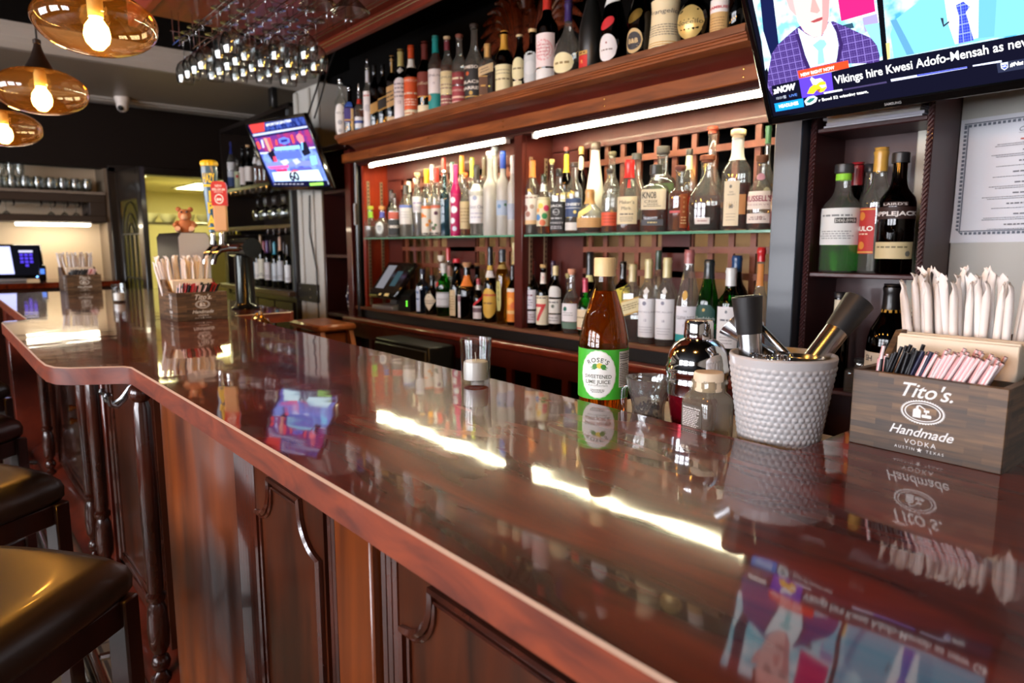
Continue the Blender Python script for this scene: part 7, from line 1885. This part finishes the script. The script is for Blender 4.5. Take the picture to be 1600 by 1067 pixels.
for x in (-3.12, -3.02, -2.92, -2.82, -2.68): hang(wg, x, 1.095, ZR, 'clear wine glass hanging upside down in the inner rows of the bar rack', 'wine glasses in the inner rack rows')
for x in (-3.06, -2.96, -2.86, -2.755, -2.60): hang(wg, x, 1.18, ZR, 'clear wine glass hanging upside down in the inner rows of the bar rack', 'wine glasses in the inner rack rows')
for x in (-3.0, -2.9, -2.80, -2.70): hang(wg, x, 1.265, ZR, 'clear wine glass hanging upside down in the inner rows of the bar rack', 'wine glasses in the inner rack rows', 1.05)
# martini glasses nearer the camera
mg = MB().lathe([(0, -.003), (.008, -.003), (.032, 0), (.035, -.001), (.02, -.005), (.0035, -.012), (.0030, -.075), (.004, -.082), (.054, -.136), (.0545, -.1375), (.0530, -.137), (.003, -.085), (0, -.085)], 28).build('hanging_martini_glass', thin((240, 243, 243), (150, 156, 156), base=.08, refl=.9), smooth=40)
p = CAM+ray(548, 19)*(1.95/FPX); mg.location = (p.x, p.y, p.z+.137); tag(mg, 'clear martini glass hanging upside down with its wide rim lowest', 'martini glass')
m2 = mg.copy(); COL.objects.link(m2); p = CAM+ray(498, 8)*(2.02/FPX); m2.location = (p.x, p.y, p.z+.137); tag(m2, 'second martini glass hanging upside down, partly cut off by the picture edge', 'martini glass')
zM = mg.location.z
# the rack: board above, wire rails below
t = thing('glass_rack', 'red-brown wooden glass rack with chrome wire rails hung over the bar', 'glass rack', (0, 0, 0))
M_RACK = wood('rack', (96, 32, 18), (140, 54, 30), (1.2, 6, 6), rough=.5, coat=.1)
MB().box(-3.52, -1.3, .80, 1.62, 2.385, 2.405, 0, .002).build('board', M_RACK, t)
MB().box(-3.54, -1.3, .765, .80, 2.325, 2.445, 0, .004).build('fascia', M_RACK, t)
MB().box(-3.54, -1.3, 1.62, 1.65, 2.325, 2.445, 0, .004).build('fascia', M_RACK, t)
for y in (.925, 1.01, 1.095, 1.18, 1.265, 1.35, 1.435):
    b = MB()
    for s in (-1, 1):
        b.tube([(-3.42, y+s*.012, 2.247), (-1.4, y+s*.012, 2.247)], .0026, 6)
    for x in (-3.40, -2.75, -2.1, -1.45):
        for s in (-1, 1): b.tube([(x, y+s*.012, 2.247), (x, y+s*.014, 2.386)], .0028, 6)
    b.build('wire_rail', M_CHROME, t)
for x in (-3.40, -2.75, -2.1): MB().tube([(x, .90, 2.30), (x, 1.46, 2.30)], .0022, 6).build('cross_wire', M_CHROME, t)
for x in (-3.3, -1.5):
    for y in (.9, 1.5): MB().tube([(x, y, 2.40), (x, y, H-.001)], .008, 8).build('hanger_rod', M_BLACK, t)
# glasses hanging in the black cabinet
G2 = 'wine glasses hanging in the black cabinet'
for i in range(9):
    x = -5.72+.095*i
    hang(wg, x, 2.10+.02*(i % 2), 1.768, 'clear wine glass hanging in the row inside the black cabinet', G2, 1.05)
for i in range(2): hang(wg, -5.92+.09*i, 2.10, 1.44, 'clear wine glass hanging at the left under the black cabinet lower shelf', 'pair of glasses under the lower shelf', .95)

# ------------------------------------------------------------------ alcove at the far end
t = thing('alcove_shelf', 'dark wooden wall shelf with stemware rails above the far counter', 'shelf', (0, 0, 0))
MB().box(XC, XF+.02, YW, 1.14, 1.768, 1.793, 0, .003).build('shelf_board', wood('palewood', (120, 104, 90), (156, 140, 124), (4, 4, 4), rough=.5, coat=.1), t)
M_ALC = plain((48, 36, 30), .45)
MB().box(XC, XF+.012, YW, 1.14, 1.705, 1.768, 0, .003).build('rail_board', M_ALC, t)
MB().box(XC, XF+.02, YW, 1.14, 1.545, 1.60, 0, .004).build('lower_board', M_ALC, t)
MB().box(XC, XF+.01, 1.02, 1.14, 1.545, 1.793, 0, .004).build('end_panel', M_ALC, t)
t = thing('cabinet_light', 'glowing white strip light under the dark shelf at the far end', 'strip light', (-6.60, .78, 1.535))
MB().box(-.03, .03, -.25, .25, -.018, .0, 0, .004).build('diffuser', emit((255, 238, 206), 26.0), t)
MB().box(-.035, .035, -.26, .26, 0, .01).build('housing', M_WHITE, t)
tb = MB().lathe([(0, 0), (.026, 0), (.031, .03), (.036, .065), (.030, .10), (.027, .105), (.025, .10), (.030, .065), (.02, .006), (0, .006)], 18).build('shelf_tumbler', thin((238, 240, 238), (170, 174, 174), base=.14, refl=.9), smooth=60)
fst = True
pos = []
for i in range(12):
    yy = 1.03-.083*i
    if yy < .32: break
    pos.append((-6.58, yy)); pos.append((-6.68, yy-.03))
for (x, y) in pos:
    o = tb if fst else tb.copy()
    if not fst: COL.objects.link(o)
    fst = False
    o.location = (x, y, 1.793)
    tag(o, 'short clear tumbler in the row on the far wall shelf', 'tumbler', 'tumblers on the far wall shelf')
for i, y in enumerate((.40, .46, .52, .58)):
    o = tb.copy(); COL.objects.link(o); o.location = (-6.60, y+.012, 1.8995); o.scale = (.9, .9, .9)
    tag(o, 'clear tumbler stacked on top of the others at the left of the far shelf', 'tumbler', 'tumblers stacked on the far shelf')
for y in (.51, .80, .89, .97, 1.06-.01): hang(wg, -6.60, y-.03, 1.70, 'clear wine glass hanging under the far wall shelf', 'wine glasses under the far wall shelf', .82)
t = thing('stemware_rail', 'row of chrome stemware hooks under the far wall shelf', 'glass rack', (0, 0, 0))
for y in (.47, .555, .73, .82, .905, .985): MB().tube([(-6.52, y-.03, 1.704), (-6.50, y-.03, 1.68), (-6.54, y-.03, 1.672), (-6.8, y-.03, 1.672)], .007, 8).build('rail_hook', M_CHROME, t)
t = thing('far_counter', 'dark glossy wooden counter below the lit wall at the far end', 'counter', (0, 0, 0))
MB().box(XC+.001, -6.15, YW+.03, 1.135, 1.04, 1.085, 0, .005).build('worktop', M_TOP, t)
MB().box(XC+.001, -6.22, YW+.03, 1.135, 0, 1.04).build('cupboard', M_DARKW, t)
def pos_terminal(name, label, loc, rz, tilt, w, h, scale=1.0):
    t = thing(name, label, 'touchscreen', loc, rz)
    s = scale
    MB().box(-.10*s, .10*s, -.09*s, .09*s, 0, .025*s, 0, .006).build('base', plain((150, 150, 152), .4, metal=.3), t)
    MB().prism([(-.02*s, .02*s), (.05*s, .02*s), (.045*s, .16*s), (.015*s, .16*s)], 'x', -.03*s, .03*s).build('stand', plain((70, 70, 72), .4), t)
    b = MB(); Mx = Matrix.Translation((0, -.01*s, .15*s)) @ Matrix.Rotation(-tilt, 4, 'X')
    b.box(-w/2, w/2, -.02*s, .012*s, -h/2, h/2, 0, .008*s, M=Mx)
    hd = b.build('head', M_BLACKG, t)
    return t, Mx, hd
t, Mx, hd = pos_terminal('order_terminal', 'black touchscreen order terminal with a lit keypad at the far left counter', (-6.48, .45, 1.085), PI/2, .25, .44, .27)
b = MB()
def q(u, v, e=.0005): return tuple(Mx @ Vector((u, -.0205-e, v)))
b.add([q(-.2, -.11), q(.2, -.11), q(.2, .12), q(-.2, .12)], [(0, 1, 2, 3)], 0)
b.add([q(-.19, -.10, .001), q(.03, -.10, .001), q(.02, .115, .001), q(-.19, .115, .001)], [(0, 1, 2, 3)], 1)
for i in range(4):
    for j in range(3):
        u, v = .085+j*.03, .05-i*.028
        if i == 3 and j != 1: continue
        b.add([q(u-.011, v-.010, .001), q(u+.011, v-.010, .001), q(u+.011, v+.010, .001), q(u-.011, v+.010, .001)], [(0, 1, 2, 3)], 2)
b.add([q(.07, .068, .001), q(.16, .068, .001), q(.16, .085, .001), q(.07, .085, .001)], [(0, 1, 2, 3)], 3)
b.build('screen', [emit((14, 14, 20), 1), emit((176, 180, 236), 1.6), emit((70, 52, 190), 1.3), emit((190, 190, 220), 1.2)], hd, smooth=0, fix=False)
b = MB(); b.lathe([(0, 0), (.006, 0), (.004, .003), (0, .003)], 10, M=Mx @ Matrix.Translation((.17, -.021, -.125)) @ Matrix.Rotation(PI/2, 4, 'X')); b.build('status_light', emit((90, 150, 255), 8), hd)
t = thing('handheld_phone', 'small dark phone with a blue lit display on the far counter', 'phone', (-6.42, .655, 1.085), PI/2)
MB().box(-.024, .024, -.012, .012, 0, .125, 0, .006).build('body', M_BLACKG, t)
MB().box(-.014, .014, -.0128, -.0121, .055, .095).build('display', emit((70, 110, 200), 1.5), t)

# touchscreen and printer in the left bay
t, Mx, hd = pos_terminal('order_tablet', 'tilted black touchscreen order tablet in the left bay of the back bar', (atY(613, 434, 2.06).x, 2.080, ZC), math.radians(3), .66, .285, .25, 1.1)
b = MB()
def q(u, v, e=.0005): return tuple(Mx @ Vector((u, -.0222-e, v)))
b.add([q(-.130, -.098), q(.130, -.098), q(.130, .114), q(-.130, .114)], [(0, 1, 2, 3)], 0)
b.add([q(-.105, -.07, .001), q(-.02, -.07, .001), q(-.02, .095, .001), q(-.105, .095, .001)], [(0, 1, 2, 3)], 1)
b.add([q(.025, -.05, .001), q(.08, -.05, .001), q(.08, .055, .001), q(.025, .055, .001)], [(0, 1, 2, 3)], 2)
b.build('screen', [plain((40, 28, 26), .12, coat=.4), emit((150, 148, 156), .55), emit((70, 96, 104), .5)], hd, smooth=0, fix=False)
b = MB(); b.add([q(-.03, -.119, .001), q(-.005, -.119, .001), q(-.002, -.104, .001), q(-.027, -.104, .001)], [(0, 1, 2, 3)], 0)
b.add([q(.03, -.121, .001), q(.075, -.121, .001), q(.075, -.101, .001), q(.03, -.101, .001)], [(0, 1, 2, 3)], 0)
b.build('sticker', plain((226, 206, 150), .4), hd, smooth=0, fix=False)
t = thing('receipt_printer', 'small black receipt printer with green lights beside the tablet', 'printer', (-3.34, 2.10, ZC), .1)
MB().prism([(-.07, 0), (.07, 0), (.07, .12), (-.03, .12), (-.07, .09)], 'x', -.055, .055).build('body', M_BLACK, t)
b = MB()
for k_ in range(3): b.box(.02, .03, -.0715, -.070, .030+.012*k_, .037+.012*k_)
b.build('status_light', emit((110, 230, 60), 2.0), t)

# ------------------------------------------------------------------ beer tower
t = thing('steel_dispenser', 'brushed stainless dispenser box with clipped corners behind the middle caddy', 'dispenser', (-3.43, .930, ZT), PI/2)
pl = [(-.068, 0), (.068, 0), (.068, .325), (.055, .345), (-.055, .345), (-.068, .325)]
MB().prism(pl, 'y', -.08, .30).build('housing', plain((74, 70, 70), .3, metal=.85), t)
MB().prism([(x*.97, z*.985+.002) for x, z in pl], 'y', -.084, -.08).lathe([(0, 0), (.006, 0), (.005, .005), (0, .006)], 10, M=Matrix.Translation((0, -.084, .23)) @ Matrix.Rotation(PI/2, 4, 'X')).build('front_plate', plain((196, 196, 198), .5, metal=.25), t)
tt = thing('beer_tap_tower', 'dark steel beer tower with two chrome faucets behind the middle caddy', 'beer tap', (-3.13, 1.075, ZT))
b = MB(); b.lathe([(0, 0), (.06, 0), (.062, .008), (.05, .015), (.042, .03), (.040, .24), (0, .25)], 28)
b.tube([(-.115, 0, .275), (.115, 0, .275)], .042, 20)
b.build('column', plain((54, 56, 54), .18, metal=.9), tt)
for x in (-.06, .06):
    b = MB(); b.tube([(x, -.035, .275), (x, -.085, .275)], .017, 12); b.tube([(x, -.085, .275), (x, -.12, .268), (x, -.142, .245), (x, -.15, .205)], [.016, .016, .014, .010], 12)
    b.lathe([(.012, .0), (.015, .01), (.010, .03), (.012, .045), (.009, .06)], 14, c=(x, -.108, .285))
    b.build('faucet', M_CHROME, tt)
def at_tap(x): return (-3.13+x, 1.075-.108, ZT+.344)
h1 = thing('tap_handle', 'tall blue and yellow lettered tap handle with a wavy yellow crown', 'tap handle', at_tap(-.06), math.radians(62))
h1.scale = (.74, .74, 1)
b = MB(); prof_ = [(.020, 0), (.024, .04), (.032, .12), (.041, .20), (.046, .26), (.045, .285), (.030, .295)]
b.lathe([(0, 0)]+prof_+[(0, .30)], 24, sy=.55, ex=3)
b.build('paddle', plain((34, 84, 110), .3, coat=.4), h1)
b = MB(); b.lathe([(0, .285), (.046, .287), (.050, .295), (.047, .305), (.034, .312), (0, .314)], 26, sy=.6, ridge=lambda a, z: 1+.07*math.cos(9*a)); b.build('crown', plain((226, 190, 30), .4), h1)
b = MB()
def hf(u, v): 
    return (u, -.0255-.02*0-.55*(.0)-max(0, (v-.0))*.0, v)
YEL = 0
def rad(v):
    for (r0, z0_), (r1, z1_) in zip(prof_[:-1], prof_[1:]):
        if z0_ <= v <= z1_: return r0+(r1-r0)*(v-z0_)/(z1_-z0_)
    return .02
def hp(u, v): return (u, -rad(v)*.55-.0012, v)
text_on(b, 'HAZY', .055, lambda u, v: hp(u, min(max(.235+v, 0), .29)), 0, width=.066, bold=.03)
for s_, z_ in (('I', .165), ('P', .115), ('A', .06)): text_on(b, s_, .062, lambda u, v, z_=z_: hp(u, min(max(z_+v-.008, 0), .28)), 0, bold=.04)
b.add([hp(-.03, .196), hp(.03, .196), hp(.034, .207), hp(-.034, .207)], [(0, 1, 2, 3)], 0)
b.add([hp(-.02, .012), hp(.02, .012), hp(.021, .022), hp(-.021, .022)], [(0, 1, 2, 3)], 0)
b.build('lettering', plain((236, 206, 40), .4), h1, smooth=0, fix=False)
h2 = thing('tap_handle', 'tan wooden tap handle with a red rounded top and white round emblem', 'tap handle', at_tap(.06), math.radians(62)); h2.scale = (.86, .86, 1)
b = MB(); b.box(-.032, .032, -.012, .012, 0, .14, 0, .006); b.build('wood_paddle', plain((206, 160, 112), .5), h2)
b = MB(); b.prism([(-.036, .11), (.036, .11), (.036, .195), (.030, .208), (.018, .212), (-.018, .212), (-.030, .208), (-.036, .195)], 'y', -.015, .015); b.build('red_top', plain((196, 34, 34), .35), h2)
b = MB()
text_on(b, 'NEW', .014, lambda u, v: (u, -.0158, .193+v), 0, bold=.02); text_on(b, 'BELGIUM', .014, lambda u, v: (u, -.0158, .178+v), 0, bold=.02, width=.058); text_on(b, 'BREWING', .008, lambda u, v: (u, -.0158, .167+v), 0, width=.04)
N = 28
o1 = [(.021*math.cos(2*PI*i/N), -.0158, .138+.021*math.sin(2*PI*i/N)) for i in range(N)]; i1 = [(.016*math.cos(2*PI*i/N), -.0158, .138+.016*math.sin(2*PI*i/N)) for i in range(N)]
b.add(o1+i1, [(i, (i+1) % N, N+(i+1) % N, N+i) for i in range(N)], 0)
for dx, dz in ((-.006, .0), (.006, .0)):
    b.add([(dx+.0062*math.cos(2*PI*i/12), -.0158, .136+dz+.0062*math.sin(2*PI*i/12)) for i in range(12)], [tuple(range(12))], 0)
b.build('lettering', plain((240, 226, 218), .5), h2, smooth=0, fix=False)
# plush toy on the dispenser
t = thing('plush_toy', 'small brown plush toy sitting on the steel dispenser', 'toy', (-3.47, .93, ZT+.3455), math.radians(70))
t.scale = (.85, .85, .85)
M_PL = plain((176, 110, 70), .9)
MB().lathe([(0, 0), (.035, 0), (.045, .02), (.042, .05), (.025, .072), (0, .075)], 18).build('body', M_PL, t)
b = MB(); b.lathe([(0, .06), (.02, .063), (.034, .085), (.034, .105), (.02, .125), (0, .128)], 18, c=(0, -.008, 0))
for s in (-1, 1): b.lathe([(0, -.012), (.012, -.006), (.015, .004), (.008, .014), (0, .016)], 12, c=(s*.030, 0, .125))
b.build('head', M_PL, t)
MB().lathe([(0, -.018), (.014, -.012), (.018, 0), (.012, .012), (0, .016)], 12, c=(0, -.040, .086)).build('muzzle', plain((222, 176, 140), .9), t)
b = MB()
for s in (-1, 1): b.lathe([(0, -.006), (.005, -.003), (.006, 0), (.005, .003), (0, .006)], 10, c=(s*.013, -.040, .112))
b.build('eye', plain((30, 30, 60), .3), t)
for s in (-1, 1):
    MB().tube([(s*.035, -.005, .055), (s*.05, -.025, .04), (s*.04, -.045, .035)], [.013, .013, .012], 10).build('arm', M_PL, t)
    MB().tube([(s*.025, -.01, .012), (s*.035, -.045, .014), (s*.035, -.06, .022)], [.015, .014, .015], 10).build('foot', plain((222, 176, 140), .9), t)

# ------------------------------------------------------------------ pendant lamps
M_AMBER = thin((255, 240, 206), (246, 190, 112), base=.10, refl=.9, rough=.01, frost=.012, frgb=(255, 190, 96))
M_BULB = emit((255, 186, 88), 170.0)
def pendant(x, y, z, label):
    t = thing('pendant_lamp', label, 'pendant lamp', (x, y, z))
    a, c = .140, .074
    pr = [(.044, c*.93)]
    for i in range(1, 22):
        th = .33+(PI-.33)*i/21
        pr.append((a*math.sin(th)**.92, c*math.cos(th)))
    pr[-1] = (0.0, -c)
    MB().lathe(pr, 40, ridge=lambda q, zz: 1+.006*math.sin(7*q+60*zz)+.004*math.sin(3*q-90*zz)).build('glass_shade', M_AMBER, t, smooth=70)
    MB().lathe([(.046, c*.92), (.043, c*.98), (.034, c*1.18), (.022, c*1.5), (.013, c*1.85), (.010, c*2.05), (.012, c*2.08), (.012, c*2.22), (.006, c*2.28), (0, c*2.28)], 24).build('neck_cap', plain((44, 32, 26), .4, metal=.4), t)
    MB().tube([(0, 0, c*2.2), (0, 0, H-z)], .003, 6).lathe([(.05, H-z-.025), (.052, H-z-.004), (.05, H-z)], 20).build('cord', M_BLACK, t)
    MB().lathe([(0, c*.2), (.017, c*.2), (.018, c*.3), (.018, c*.75), (.014, c*.95), (0, c*.95)], 16).build('socket', plain((222, 196, 150), .5), t)
    MB().lathe([(0, -c*.86), (.012, -c*.84), (.026, -c*.62), (.030, -c*.38), (.026, -c*.10), (.015, c*.12), (.013, c*.22), (0, c*.22)], 18).build('bulb', M_BULB, t)
pendant(-2.045, .37, 1.905, 'amber glass pendant lamp largest in view, above the step in the bar')
pendant(-2.84, .335, 1.868, 'amber glass pendant lamp second along the bar with its brown neck showing')
pendant(-3.64, .285, 1.845, 'amber glass pendant lamp at the far end of the visible row')
pendant(-1.24, .35, 1.90, 'amber glass pendant lamp over the middle of the bar')
pendant(-.42, .35, 1.90, 'amber glass pendant lamp over the near end of the bar')

# ------------------------------------------------------------------ dome camera
t = thing('security_camera', 'white dome security camera under the soffit', 'security camera', (-6.14, 1.245, 2.5))
MB().lathe([(0, 0), (.055, 0), (.056, -.01), (.050, -.04), (.046, -.05), (0, -.05)], 26).build('mount', plain((226, 216, 206), .4), t)
MB().lathe([(0, -.045), (.042, -.05), (.044, -.07), (.036, -.095), (.02, -.108), (0, -.112)], 26).build('eyeball', plain((232, 222, 212), .35), t)
MB().lathe([(0, .0), (.02, .0), (.022, .006), (.0, .012)], 18, M=Matrix.Translation((.030, -.018, -.086)) @ Vector((.75, -.45, -.48)).to_track_quat('Z', 'Y').to_matrix().to_4x4()).build('lens', M_BLACKG, t)

# ------------------------------------------------------------------ light and picture settings
w = bpy.data.worlds.new('world'); S.world = w; w.use_nodes = True
w.node_tree.nodes['Background'].inputs[0].default_value = (.8, .88, 1, 1)
w.node_tree.nodes['Background'].inputs[1].default_value = .02
S.view_settings.view_transform = 'Standard'
S.view_settings.look = 'None'
S.view_settings.gamma = 1.0
S.view_settings.exposure = 0.55
S.view_settings.use_curve_mapping = False
cy = S.cycles
cy.use_denoising = True
cy.max_bounces = 14; cy.transmission_bounces = 10; cy.glossy_bounces = 6; cy.diffuse_bounces = 4; cy.transparent_max_bounces = 40
cy.caustics_reflective = False; cy.caustics_refractive = True
cy.sample_clamp_indirect = 6.0
